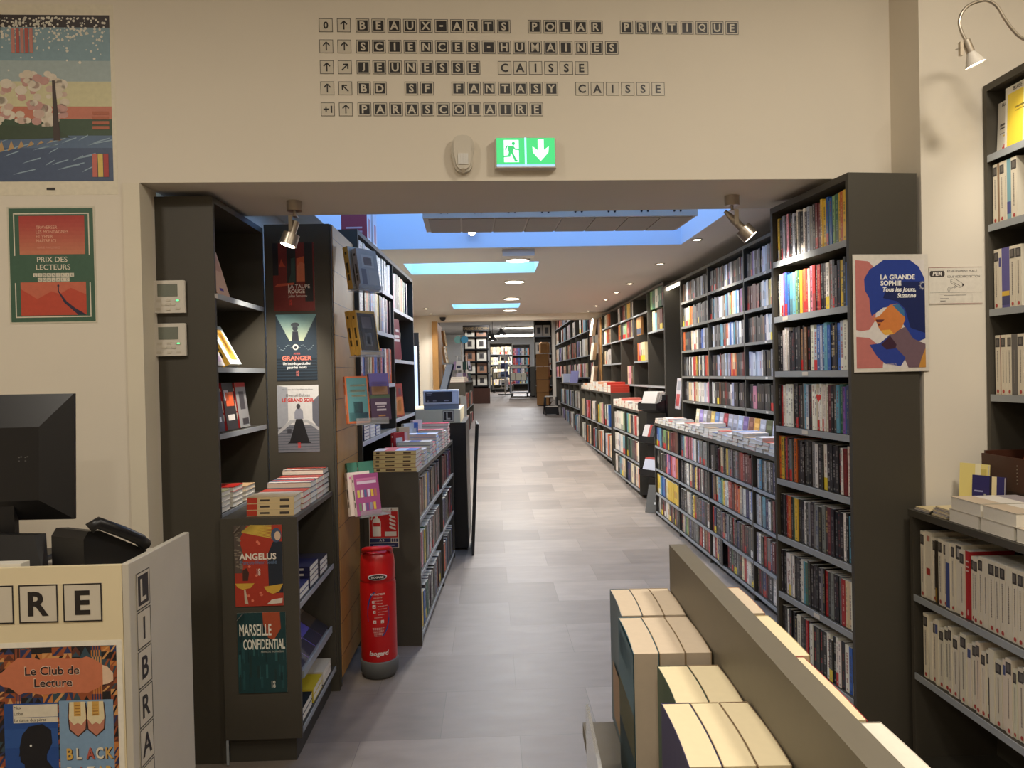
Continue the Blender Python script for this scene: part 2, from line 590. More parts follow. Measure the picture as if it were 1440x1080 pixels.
# ------------------------------------------------------------------ exit sign, motion detector, thermostats
ex = empty('exit_sign', on_wall(0.034, 2.281).translation, WROT, 'green backlit emergency exit sign with running figure and down arrow', 'exit sign')
mb = MB().bevbox(0, 0.232, -0.045, 0, 0.0, 0.116, 0.008)
mb.build('housing', WHITEP, parent=ex)
gw, GRN, LIT = 0.105, (52, 190, 110), (214, 255, 240)
pb = MB()
y = -0.0458
fig = (40, 176, 100)
pb.poly([(0.006, 0.012), (0.112, 0.012), (0.112, 0.111), (0.006, 0.111)], y, GRN)
pb.poly([(0.119, 0.012), (0.226, 0.012), (0.226, 0.111), (0.119, 0.111)], y, GRN)
pb.poly([(0.112, 0.010), (0.119, 0.010), (0.119, 0.112), (0.112, 0.112)], y, (170, 225, 250))
pb.poly([(0.006, 0.004), (0.226, 0.004), (0.226, 0.011), (0.006, 0.011)], y, (150, 200, 250))
y -= 0.0005
pb.poly([(0.034, 0.020), (0.090, 0.020), (0.090, 0.103), (0.034, 0.103)], y, LIT)
pb.poly([(x + 0.1725, z) for x, z in ((0.012, 0.105), (-0.010, 0.105), (-0.010, 0.064), (-0.031, 0.079), (-0.029, 0.056), (0.0, 0.024), (0.029, 0.056), (0.031, 0.079), (0.012, 0.064))], y, (235, 255, 248))
y -= 0.0005
pb.disc(0.070, 0.090, 0.006, 0.0065, y, fig)
for q in ([(0.048, 0.080), (0.073, 0.082), (0.066, 0.052), (0.053, 0.052)],
          [(0.048, 0.080), (0.042, 0.066), (0.037, 0.067), (0.043, 0.081), (0.050, 0.084)],
          [(0.070, 0.080), (0.078, 0.070), (0.092, 0.069), (0.092, 0.065), (0.076, 0.066), (0.068, 0.072)],
          [(0.066, 0.056), (0.060, 0.052), (0.057, 0.040), (0.028, 0.038), (0.029, 0.043), (0.050, 0.046), (0.052, 0.056)],
          [(0.061, 0.056), (0.068, 0.056), (0.080, 0.030), (0.086, 0.026), (0.078, 0.020), (0.073, 0.026)]):
    pb.poly(q, y, fig)
pb.build('sign_panel', LITSIGN, parent=ex)

md = empty('motion_detector', on_wall(-0.127, 2.267).translation, WROT, 'beige motion detector on the wall beside the exit sign', 'sensor')
mb = MB()
prof = []
for k in range(24):
    t = 2 * math.pi * k / 24
    prof.append((0.041 + 0.045 * abs(math.cos(t)) ** 0.7 * (1 if math.cos(t) > 0 else -1) * (1.0 if math.sin(t) > 0 else 0.86), 0.072 + 0.070 * abs(math.sin(t)) ** 0.7 * (1 if math.sin(t) > 0 else -1)))
mb.prism(prof, -0.03, 0)
mb.prism([(0.041 + (x - 0.041) * 0.8, 0.072 + (z - 0.072) * 0.88) for x, z in prof], -0.042, -0.03)
mb.build('housing', IVORY, parent=md)
mb = MB()
for k in range(4):
    mb.box(0.022 + k * 0.0097, 0.0312 + k * 0.0097, -0.046, -0.042, 0.028, 0.068)
mb.build('lens', mat('frosted_lens', (206, 202, 192), 0.3), parent=md)
MB().cyl((0.041, -0.035, 0.006), (0.041, -0.043, 0.004), 0.009, n=14).build('swivel', STEEL, parent=md)

for nm, x0, z0, lab in (('upper', -1.301, 1.768, 'upper of two white wall thermostats by the door jamb'), ('lower', -1.302, 1.602, 'lower of two white wall thermostats by the door jamb')):
    th = empty('thermostat', (x0, 3.03, z0), 0, lab, 'thermostat', 'thermostats on the bookcase end')
    MB().bevbox(0, 0.127, -0.018, 0, 0, 0.126, 0.004).build('housing', WHITEP, parent=th)
    MB().box(0.024, 0.100, -0.0195, -0.0185, 0.064, 0.112).build('display', LCD, parent=th)
    bt = MB()
    for bx, bz in ((0.028, 0.048), (0.064, 0.050), (0.100, 0.048), (0.064, 0.034), (0.046, 0.032), (0.082, 0.032), (0.026, 0.016), (0.064, 0.014), (0.100, 0.016)):
        bt.box(bx - 0.008, bx + 0.008, -0.0205, -0.0182, bz - 0.004, bz + 0.004)
    bt.build('keypad', IVORY, parent=th)
    MB().box(0.095, 0.105, -0.0212, -0.0202, 0.046, 0.050).build('indicator', GREEN_LED, parent=th)

# ------------------------------------------------------------------ posters


def poster(name, M, w, h, label, draw, cat='poster', bg=(225, 218, 202), group=None, curl=False):
    """A sheet of paper 0.6 mm thick; draw(mb, y) prints on it in metres from its lower left corner."""
    mb = MB()
    mb.box(0, w, -0.0006, 0, 0, h, bg)
    if curl:
        mb.mesh([(0, -0.0008, h), (0.028, -0.0008, h), (0.028 * 0.7, -0.022, h - 0.004), (0, -0.0008, h - 0.03), (0.004, -0.02, h - 0.024)], [(3, 4, 2, 1)], (210, 205, 195))
    draw(mb, -0.0010)
    o = mb.build(name, POSTER, M=M)
    return tag(o, label, cat, group)


def rect(mb, x0, x1, z0, z1, y, c):
    mb.poly([(x0, z0), (x1, z0), (x1, z1), (x0, z1)], y, c)


def d_land(mb, y):
    # plain generic landscape print: sky, pale horizon, blossom, bank and river bands
    rr_ = random.Random(3)
    x0, x1, z0, z1 = 0.02, 0.51, 0.05, 0.66
    n = 40
    for i in range(n):
        a, bq = z0 + (z1 - z0) * i / n, z0 + (z1 - z0) * (i + 1) / n
        t = i / n
        c = (76, 90, 116) if t < 0.2 else (92, 112, 138) if t < 0.27 else (66, 84, 62) if t < 0.36 else (196, 120, 96) if t < 0.45 else (208, 200, 158) if t < 0.6 else (164, 178, 176) if t < 0.72 else (134, 160, 168) if t < 0.92 else (60, 52, 52)
        rect(mb, x0, x1, a, bq, y, c)
    y -= 0.0003
    for i in range(26):
        cx, cz = rr_.uniform(x0, x1 - 0.06), rr_.uniform(z0 + 0.02, z0 + 0.15)
        L = rr_.uniform(0.03, 0.09)
        mb.poly([(cx, cz), (cx + L, cz + 0.018), (cx + L, cz + 0.022), (cx + 0.3 * L, cz + 0.009)], y, (150, 172, 186))
    for i in range(90):
        cx = rr_.uniform(x0 + 0.02, x1 - 0.16)
        cz, r_ = rr_.uniform(0.25, 0.46 - abs(cx - 0.25) * 0.4), rr_.uniform(0.010, 0.024)
        mb.disc(cx, cz, r_, r_ * 0.8, y - 0.0001 * (i % 5), rr_.choice([(214, 200, 178), (204, 176, 160), (196, 150, 140), (220, 208, 188)]), n=9)
    for i in range(330):
        cx = rr_.uniform(x0 + 0.01, x1 - 0.01)
        cz, r_ = 0.65 - abs(rr_.gauss(0, 0.06)), rr_.uniform(0.002, 0.006)
        mb.disc(cx, cz, r_, r_, y - 0.0003, (224, 218, 200), n=6)
    y -= 0.0008
    mb.poly([(0.02, 0.20), (0.36, 0.21), (0.30, 0.25), (0.02, 0.26)], y, (64, 78, 58))
    for i in range(9):
        mb.poly([(0.03 + i * 0.035, 0.14 + i * 0.007), (0.055 + i * 0.035, 0.15 + i * 0.007), (0.045 + i * 0.035, 0.20)], y - 0.0002, (184, 150, 104))
    mb.poly([(0.30, 0.20), (0.325, 0.20), (0.31, 0.42), (0.30, 0.42)], y - 0.0004, (70, 56, 50))
    mb.poly([(0.02, 0.25), (0.10, 0.25), (0.112, 0.45), (0.126, 0.66), (0.02, 0.66)], y - 0.0004, (62, 50, 44))
    for i in range(4):
        rect(mb, 0.44 + i * 0.0, 0.50, 0.24 + i * 0.018, 0.252 + i * 0.018, y - 0.0004, (178, 100, 70))
    for i, c in enumerate(((196, 106, 92), (214, 186, 96), (170, 64, 60))):
        rect(mb, 0.436 + i * 0.02, 0.454 + i * 0.02, 0.065, 0.15, y - 0.0006, c)
    for i in range(5):
        rect(mb, 0.16 + i * 0.016, 0.172 + i * 0.016, 0.52, 0.61, y - 0.0006, ((196, 130, 116), (180, 90, 80))[i % 2])
    rect(mb, 0.27, 0.30, 0.018, 0.026, y, (50, 46, 44))


poster('landscape_poster', on_wall(-1.888, 2.2), 0.525, 0.70, 'large pale bordered landscape print with river and blossom, above the green poster', d_land, 'poster', (222, 212, 188))


def d_prix(mb, y):
    g, w_, red = (64, 96, 76), (222, 212, 190), (176, 70, 56)
    rect(mb, 0.006, 0.306, 0.006, 0.424, y, g)
    y -= 0.0003
    for x in (0.022, 0.288):
        rect(mb, x, x + 0.004, 0.25, 0.404, y, w_)
        rect(mb, x, x + 0.004, 0.024, 0.15, y, w_)
    rect(mb, 0.022, 0.292, 0.402, 0.406, y, w_)
    rect(mb, 0.022, 0.292, 0.022, 0.026, y, w_)
    for i in range(10):
        t = i / 9
        c = tuple(int(a + (bq - a) * t) for a, bq in zip((196, 120, 90), (172, 62, 54)))
        rect(mb, 0.042, 0.275, 0.254 + i * 0.0142, 0.2682 + i * 0.0142, y, c)
    rect(mb, 0.042, 0.275, 0.03, 0.152, y, (190, 74, 52))
    mb.poly([(0.042, 0.152), (0.042, 0.128), (0.10, 0.09), (0.15, 0.118), (0.18, 0.108), (0.22, 0.13), (0.275, 0.105), (0.275, 0.152)], y - 0.0001, (198, 104, 78))
    mb.poly([(0.245, 0.03), (0.275, 0.03), (0.235, 0.055), (0.205, 0.08), (0.178, 0.118), (0.174, 0.118), (0.196, 0.075)], y - 0.0003, (44, 40, 62))
    rect(mb, 0.174, 0.178, 0.118, 0.134, y - 0.0003, (44, 40, 62))
    mb.disc(0.176, 0.138, 0.004, 0.005, y - 0.0003, (44, 40, 62), n=10)
    for i, s in enumerate(('TRAVERSER', 'LES MONTAGNES', 'ET VENIR', 'NA\u00ceTRE ICI')):
        mb.text(s, 0.102, 0.348 - i * 0.0165, 0.0115, y - 0.0005, (226, 178, 150), sx=0.9)
    mb.text('MARIE PAVLENKO', 0.104, 0.275, 0.008, y - 0.0005, (214, 150, 128), sx=0.9)
    mb.text('PRIX DES', 0.157, 0.226, 0.019, y - 0.0004, w_, 'c', bold=0.01)
    mb.text('LECTEURS', 0.160, 0.198, 0.019, y - 0.0004, w_, 'c', bold=0.01)
    for s, x, z in (('LIBRAIRIE', 0.088, 0.172), ('GOULARD', 0.104, 0.155)):
        for i, ch in enumerate(s):
            rect(mb, x + i * 0.0163, x + 0.0148 + i * 0.0163, z - 0.001, z + 0.013, y - 0.0004, (214, 206, 186))
            mb.text(ch, x + 0.0074 + i * 0.0163, z + 0.002, 0.008, y - 0.0007, (80, 92, 82), 'c')


poster('prize_poster', on_wall(-1.762, 1.727, -0.001), 0.312, 0.43, 'green poster headed PRIX DES LECTEURS with two red mountain pictures', d_prix, bg=(206, 198, 176))


def tenten(mb, x, z, s, y, c):
    mb.text('10', x, z + s * 1.15, s, y, c, 'c', bold=0.02)
    mb.text('18', x, z, s, y, c, 'c', bold=0.02)


def d_taupe(mb, y):
    w, h = 0.195, 0.325
    rect(mb, 0, w, 0, h, y, (122, 38, 34))
    for x0, x1, z0 in ((0, 0.026, 0.17), (0.066, 0.108, 0.12), (0.15, 0.188, 0.045)):
        rect(mb, x0, x1, z0, h, y - 0.0002, (36, 32, 34))
    mb.poly([(0.112, 0.2), (0.148, 0.2), (0.148, 0.26), (0.112, 0.25)], y - 0.0003, (206, 96, 56))
    mb.poly([(0.11, 0.14), (0.15, 0.14), (0.15, 0.225), (0.13, 0.235), (0.112, 0.21)], y - 0.0004, (214, 120, 82))
    mb.poly([(0.07, 0.135), (0.105, 0.135), (0.105, 0.255), (0.085, 0.25), (0.085, 0.18)], y - 0.0004, (50, 72, 68))
    mb.poly([(0.028, 0.212), (0.06, 0.212), (0.05, 0.225), (0.04, 0.25), (0.034, 0.226)], y - 0.0003, (196, 76, 50))
    mb.poly([(0.005, 0.115), (0.1, 0.125), (0.1, 0.135), (0.02, 0.13)], y - 0.0004, (202, 88, 62))
    mb.text('LA TAUPE', 0.07, 0.108, 0.018, y - 0.0007, (232, 220, 208), sx=0.92, bold=0.02)
    mb.text('ROUGE', 0.07, 0.085, 0.018, y - 0.0007, (232, 220, 208), sx=0.92, bold=0.02)
    mb.text('Julian Semenov', 0.07, 0.066, 0.012, y - 0.0007, (232, 220, 208), sx=0.85)
    tenten(mb, 0.08, 0.028, 0.012, y - 0.0007, (224, 60, 50))


def d_granger(mb, y):
    w, h = 0.192, 0.317
    rect(mb, 0, w, 0, h, y, (40, 56, 70))
    for i in range(14):
        t = i / 13
        half = 0.035 + 0.06 * t
        rect(mb, 0.096 - half, 0.096 + half, 0.19 + i * 0.009, 0.199 + i * 0.009, y - 0.0002, tuple(int(a + (bq - a) * t) for a, bq in zip((190, 200, 170), (108, 150, 156))))
    for i in range(8):
        rect(mb, 0, w, i * 0.014, i * 0.014 + 0.008, y - 0.0002, (22, 34, 44))
    mb.poly([(0.074, 0.19), (0.108, 0.19), (0.104, 0.235), (0.078, 0.235)], y - 0.0005, (40, 44, 58))
    mb.disc(0.091, 0.25, 0.013, 0.014, y - 0.0005, (58, 62, 72))
    mb.disc(0.091, 0.266, 0.02, 0.011, y - 0.0006, (70, 76, 84))
    for s_ in (-1, 1):
        for k in range(9):
            mb.disc(0.091 + s_ * (0.02 + k * 0.008), 0.158 + 0.012 * math.sin(k * 0.9), 0.004, 0.0012, y - 0.0005, (140, 156, 160), n=8)
    mb.disc(0.091, 0.16, 0.014, 0.014, y - 0.0006, (214, 214, 204))
    mb.disc(0.091, 0.158, 0.007, 0.007, y - 0.0008, (40, 46, 54))
    mb.text('ANN', 0.096, 0.124, 0.010, y - 0.0008, (220, 96, 84), 'c')
    mb.text('GRANGER', 0.096, 0.098, 0.020, y - 0.0008, (226, 126, 106), 'c', 1.05, 0.03)
    mb.text('Un int\u00e9r\u00eat particulier', 0.096, 0.076, 0.0125, y - 0.0008, (228, 230, 228), 'c', 0.86, 0.02)
    mb.text('pour les morts', 0.096, 0.058, 0.0125, y - 0.0008, (228, 230, 228), 'c', 0.86, 0.02)
    tenten(mb, 0.098, 0.022, 0.011, y - 0.0008, (214, 120, 110))


def d_soir(mb, y):
    w, h = 0.196, 0.319
    rect(mb, 0, w, 0, h, y, (206, 204, 202))
    rect(mb, 0, w, 0, 0.13, y - 0.0001, (112, 114, 122))
    for i in range(9):
        mb.poly([(0, 0.01 + i * 0.013), (w, 0.012 + i * 0.013), (w, 0.016 + i * 0.013), (0, 0.014 + i * 0.013)], y - 0.0002, (84, 86, 96))
    mb.poly([(0, 0.09), (0.05, 0.15), (0.05, 0.31), (0, 0.319)], y - 0.0002, (150, 152, 158))
    mb.poly([(w, 0.11), (w, 0.27), (0.165, 0.24), (0.165, 0.15)], y - 0.0002, (96, 98, 108))
    mb.poly([(0, 0.10), (0.06, 0.155), (0.14, 0.155), (w, 0.115), (w, 0.10), (0.14, 0.14), (0.07, 0.14), (0, 0.085)], y - 0.0003, (170, 170, 172))
    mb.poly([(0.044, 0.042), (0.158, 0.042), (0.148, 0.05), (0.116, 0.16), (0.088, 0.16), (0.055, 0.05)], y - 0.0005, (24, 24, 28))
    mb.poly([(0.080, 0.158), (0.122, 0.158), (0.12, 0.196), (0.11, 0.208), (0.09, 0.208), (0.08, 0.19)], y - 0.0006, (140, 142, 154))
    mb.disc(0.099, 0.218, 0.0095, 0.013, y - 0.0007, (60, 58, 62))
    mb.poly([(0.044, 0.09), (0.064, 0.09), (0.064, 0.112), (0.044, 0.112)], y - 0.0006, (58, 58, 66))
    mb.text('Par l\u2019auteur de La R\u00e9publique des faibles', 0.098, 0.296, 0.0072, y - 0.0006, (90, 90, 96), 'c', 0.85)
    mb.text('Gwena\u00ebl Bulteau', 0.098, 0.264, 0.015, y - 0.0006, (80, 78, 80), 'c', 0.78)
    mb.text('LE GRAND SOIR', 0.098, 0.240, 0.0175, y - 0.0006, (190, 52, 46), 'c', 0.82, 0.04)
    tenten(mb, 0.1, 0.02, 0.012, y - 0.0009, (206, 50, 44))


PY = 3.699
poster('book_poster', XF((-1.023, PY, 1.827)), 0.195, 0.325, 'dark red poster reading LA TAUPE ROUGE, topmost on the panel', d_taupe, group='book posters on the panel')
poster('book_poster', XF((-1.016, PY, 1.495)), 0.192, 0.317, 'blue-grey poster reading GRANGER, middle one of the panel', d_granger, group='book posters on the panel')
poster('book_poster', XF((-1.018, PY, 1.154)), 0.196, 0.319, 'pale poster reading LE GRAND SOIR with woman in black skirt', d_soir, group='book posters on the panel')


def d_angelus(mb, y):
    w, h = 0.185, 0.315
    rr_ = random.Random(9)
    rect(mb, 0, w, 0, h, y, (170, 56, 38))
    mb.poly([(0, h), (0, 0.13), (0.028, 0.13), (0.035, 0.2), (0.02, 0.26), (0.05, h)], y - 0.0002, (86, 74, 66))
    for i in range(22):
        mb.disc(rr_.uniform(0.004, 0.03), rr_.uniform(0.14, 0.30), 0.006, 0.003, y - 0.0003, (132, 120, 104), n=8)
    for i in range(9):
        mb.poly([(0.03 + i * 0.004, 0.288 + i * 0.003), (0.145, 0.262 + i * 0.006), (0.145, 0.266 + i * 0.006), (0.03 + i * 0.004, 0.293 + i * 0.003)], y - 0.0003, (206, 172, 72))
    mb.poly([(0.13, 0.05), (w, 0.05), (w, 0.25), (0.15, 0.25), (0.128, 0.2)], y - 0.0004, (36, 42, 52))
    mb.disc(0.163, 0.275, 0.02, 0.028, y - 0.0005, (70, 84, 110))
    mb.disc(0.168, 0.272, 0.012, 0.018, y - 0.0006, (214, 186, 156))
    mb.poly([(0, 0.09), (0.075, 0.09), (0.06, 0.072), (0.03, 0.066), (0.01, 0.074)], y - 0.0006, (206, 162, 60))
    mb.poly([(0.11, 0.075), (0.185, 0.085), (0.17, 0.056), (0.145, 0.046), (0.122, 0.056)], y - 0.0006, (206, 162, 60))
    mb.poly([(0.03, 0.1), (0.05, 0.1), (0.055, 0.13), (0.045, 0.15), (0.03, 0.14)], y - 0.0005, (70, 44, 36))
    for i in range(8):
        cx, cz = rr_.uniform(0.05, 0.13), rr_.uniform(0.02, 0.27)
        mb.disc(cx, cz, 0.006, 0.006, y - 0.0005, (224, 120, 92), n=5)
    mb.poly([(0.034, 0.066), (0.04, 0.066), (0.05, 0.008), (0.036, 0.012)], y - 0.0006, (196, 178, 152))
    mb.poly([(0.12, 0.006), (0.18, 0.01), (0.182, 0.03), (0.14, 0.024)], y - 0.0006, (214, 200, 184))
    mb.text('ANGELUS', 0.09, 0.182, 0.024, y - 0.0009, (230, 220, 204), 'c', 0.95, 0.025)
    mb.text('Fran\u00e7ois-Henri Soulié', 0.092, 0.164, 0.014, y - 0.0009, (96, 118, 146), 'c', 0.82, 0.01)
    tenten(mb, 0.092, 0.12, 0.012, y - 0.0009, (230, 220, 204))


def d_marseille(mb, y):
    w, h = 0.187, 0.314
    rr_ = random.Random(4)
    rect(mb, 0, w, 0, h, y, (24, 58, 60))
    for i in range(40):
        x, z, L = rr_.uniform(0, 0.175), rr_.uniform(0, 0.22), rr_.uniform(0.03, 0.09)
        rect(mb, x, x + rr_.uniform(0.002, 0.01), z, z + L, y - 0.0002 - 0.00001 * i, rr_.choice([(18, 44, 48), (34, 74, 76), (30, 50, 50), (44, 88, 88)]))
    mb.poly([(0.098, h), (0.165, h), (0.168, 0.25), (0.14, 0.205), (0.118, 0.215), (0.1, 0.27)], y - 0.0006, (164, 74, 44))
    mb.text('MARSEILLE', 0.008, 0.225, 0.044, y - 0.0009, (226, 222, 206), sx=0.42, bold=0.02)
    mb.text('CONFIDENTIAL', 0.022, 0.172, 0.038, y - 0.0009, (226, 222, 206), sx=0.42, bold=0.02)
    mb.text('FRAN\u00c7OIS THOMAZEAU', 0.178, 0.157, 0.007, y - 0.0009, (200, 196, 180), 'r', 0.8)
    tenten(mb, 0.135, 0.02, 0.0125, y - 0.0009, (226, 222, 206))


poster('book_poster', XF((-1.008, 3.0085, 0.623)), 0.185, 0.315, 'red and yellow ANGELUS poster on the low cabinet end', d_angelus, group='book posters on the low cabinet', curl=True)
poster('book_poster', XF((-1.004, 3.0085, 0.284)), 0.187, 0.314, 'dark teal MARSEILLE CONFIDENTIAL poster with peeling corner, low on the cabinet', d_marseille, group='book posters on the low cabinet', curl=True)


def d_sophie(mb, y):
    w, h = 0.292, 0.43
    rr_ = random.Random(2)
    x0, x1, z0, z1 = 0.01, 0.278, 0.014, 0.41
    rect(mb, x0, x1, z0, z1, y, (216, 208, 200))
    rose, blue, deep, org = (188, 112, 104), (38, 60, 140), (26, 36, 84), (206, 124, 62)
    mb.poly([(x0, 0.41), (0.06, 0.405), (0.095, 0.37), (0.09, 0.29), (0.085, 0.19), (0.06, 0.155), (0.03, 0.15), (x0, 0.155)], y - 0.0002, rose)
    mb.poly([(x0, z0), (0.11, z0), (0.115, 0.06), (0.10, 0.095), (0.06, 0.125), (x0, 0.13)], y - 0.0002, rose)
    mb.poly([(0.12, z1), (0.22, z1), (0.255, 0.385), (0.278, 0.34), (0.278, 0.12), (0.24, 0.105), (0.2, 0.16), (0.155, 0.24), (0.115, 0.235), (0.085, 0.215), (0.07, 0.205), (0.065, 0.225), (0.062, 0.27), (0.045, 0.30), (0.043, 0.34), (0.065, 0.375), (0.09, 0.39)], y - 0.0003, blue)
    mb.poly([(0.115, 0.27), (0.14, 0.33), (0.278, 0.33), (0.278, 0.14), (0.22, 0.16), (0.2, 0.23), (0.17, 0.258)], y - 0.0004, deep)
    mb.poly([(0.075, 0.196), (0.10, 0.205), (0.14, 0.245), (0.17, 0.25), (0.195, 0.225), (0.2, 0.19), (0.185, 0.16), (0.155, 0.138), (0.12, 0.135), (0.105, 0.15), (0.095, 0.165), (0.09, 0.18)], y - 0.0005, org)
    mb.poly([(0.15, 0.245), (0.175, 0.248), (0.196, 0.225), (0.198, 0.2), (0.18, 0.215), (0.165, 0.23)], y - 0.0006, (60, 112, 150))
    mb.poly([(0.085, 0.192), (0.12, 0.192), (0.11, 0.182), (0.09, 0.182)], y - 0.0007, (92, 44, 48))
    mb.poly([(0.09, 0.178), (0.105, 0.178), (0.103, 0.17), (0.094, 0.17)], y - 0.0007, (110, 56, 50))
    mb.poly([(0.105, 0.152), (0.12, 0.135), (0.155, 0.138), (0.14, 0.155)], y - 0.0006, (222, 166, 70))
    mb.poly([(0.145, 0.142), (0.185, 0.158), (0.2, 0.165), (0.23, 0.12), (0.278, 0.1), (0.278, z0), (0.21, z0), (0.19, 0.06), (0.15, 0.1), (0.13, 0.13)], y - 0.0004, (112, 88, 96))
    mb.poly([(0.06, 0.1), (0.1, 0.105), (0.14, 0.135), (0.16, 0.09), (0.2, 0.05), (0.18, 0.02), (0.12, 0.03), (0.09, 0.055)], y - 0.0005, (44, 62, 140))
    mb.poly([(0.105, 0.1), (0.14, 0.132), (0.165, 0.1), (0.16, 0.085), (0.125, 0.082)], y - 0.0006, (62, 34, 50))
    mb.poly([(0.25, z0), (0.278, z0), (0.278, 0.085), (0.262, 0.05)], y - 0.0006, (196, 138, 60))
    for i in range(18):
        a = 2 * math.pi * i / 18
        mb.face([(0.272 + 0.009 * math.cos(a + 0.12), y - 0.0007, 0.315 + 0.009 * math.sin(a + 0.12)), (0.272 + 0.009 * math.cos(a - 0.12), y - 0.0007, 0.315 + 0.009 * math.sin(a - 0.12)), (0.272 + 0.019 * math.cos(a), y - 0.0007, 0.315 + 0.019 * math.sin(a))] if math.cos(a) < 0.3 else [(0.27, y, 0.315), (0.2701, y, 0.315), (0.27, y, 0.3151)], (232, 230, 226))
    for s, z, al, x, sh in (('LA GRANDE', 0.338, 'l', 0.106, 0), ('SOPHIE', 0.316, 'l', 0.106, 0), ('Tous les jours,', 0.294, 'r', 0.243, 0.25), ('Suzanne', 0.272, 'r', 0.243, 0.25)):
        mb.text(s, x, z, 0.0172 if not sh else 0.0155, y - 0.001, (236, 232, 224), al, 1.0, 0.035, shear=sh)
    mb.text('PH\u00c9BUS', 0.146, 0.024, 0.007, y - 0.0009, (190, 176, 176), 'c')


poster('book_poster', XF((1.327, 2.7715, 1.482), R(4.3)), 0.292, 0.43, 'blue woman profile poster reading LA GRANDE SOPHIE on the bookcase end', d_sophie, bg=(214, 206, 192))


def d_per(mb, y):
    w, h = 0.20, 0.139
    ink = (60, 54, 52)
    for z in (0.002, h - 0.004):
        rect(mb, 0, w, z, z + 0.0015, y, (150, 84, 74))
    rect(mb, 0.0, 0.001, 0, h, y, (170, 160, 150))
    mb.poly([(0.004, 0.108), (0.008, 0.102), (0.056, 0.102), (0.06, 0.108), (0.06, 0.118), (0.056, 0.124), (0.008, 0.124), (0.004, 0.118)], y, (66, 58, 54))
    mb.text('PER', 0.032, 0.1065, 0.0135, y - 0.0004, (226, 218, 206), 'c', 1.15, 0.03, shear=0.2)
    rect(mb, 0.002, 0.06, 0.128, 0.1285, y, ink)
    mb.text('\u00c9TABLISSEMENT PLAC\u00c9', 0.070, 0.118, 0.0078, y, ink, sx=0.98)
    mb.text('SOUS VID\u00c9OPROTECTION', 0.070, 0.098, 0.0078, y, ink, sx=0.93)
    ol = [((0.082, 0.090), (0.098, 0.094)), ((0.098, 0.094), (0.128, 0.075)), ((0.128, 0.075), (0.132, 0.070)), ((0.132, 0.070), (0.120, 0.062)), ((0.120, 0.062), (0.112, 0.062)), ((0.112, 0.062), (0.082, 0.080)), ((0.082, 0.080), (0.082, 0.090)), ((0.082, 0.086), (0.116, 0.068)), ((0.116, 0.068), (0.118, 0.062)), ((0.100, 0.068), (0.088, 0.060)), ((0.104, 0.066), (0.094, 0.058)), ((0.088, 0.060), (0.078, 0.060))]
    for p, q in ol:
        a, bb = Vector((p[0], y, p[1])), Vector((q[0], y, q[1]))
        d = (bb - a).normalized()
        n_ = Vector((d.z, 0, -d.x)) * 0.0006
        mb.face([a - n_, bb - n_, bb + n_, a + n_], ink)
        mb.face([a + n_, bb + n_, bb - n_, a - n_], ink)
    mb.disc(0.075, 0.055, 0.005, 0.008, y, ink, n=16)
    mb.disc(0.075, 0.055, 0.004, 0.007, y - 0.0003, (218, 210, 194), n=16)
    mb.disc(0.1275, 0.0705, 0.003, 0.004, y - 0.0002, ink, n=10)
    rect(mb, 0.004, 0.196, 0.043, 0.0438, y, ink)
    for a in ((0.037, 0.162, 0.037, 0.0375), (0.037, 0.162, 0.008, 0.0085), (0.037, 0.0375, 0.008, 0.037), (0.1615, 0.162, 0.008, 0.037)):
        rect(mb, *a, y, (140, 132, 124))
    rect(mb, 0.056, 0.14, 0.0325, 0.034, y, (120, 112, 106))
    rect(mb, 0.042, 0.075, 0.022, 0.0232, y, (120, 112, 106))
    rect(mb, 0.042, 0.062, 0.012, 0.014, y, ink)


poster('notice', XF((1.622, 2.7955, 1.726)), 0.20, 0.139, 'white video protection notice with camera drawing on the pier', d_per, 'notice', bg=(220, 212, 196))
# ------------------------------------------------------------------ books


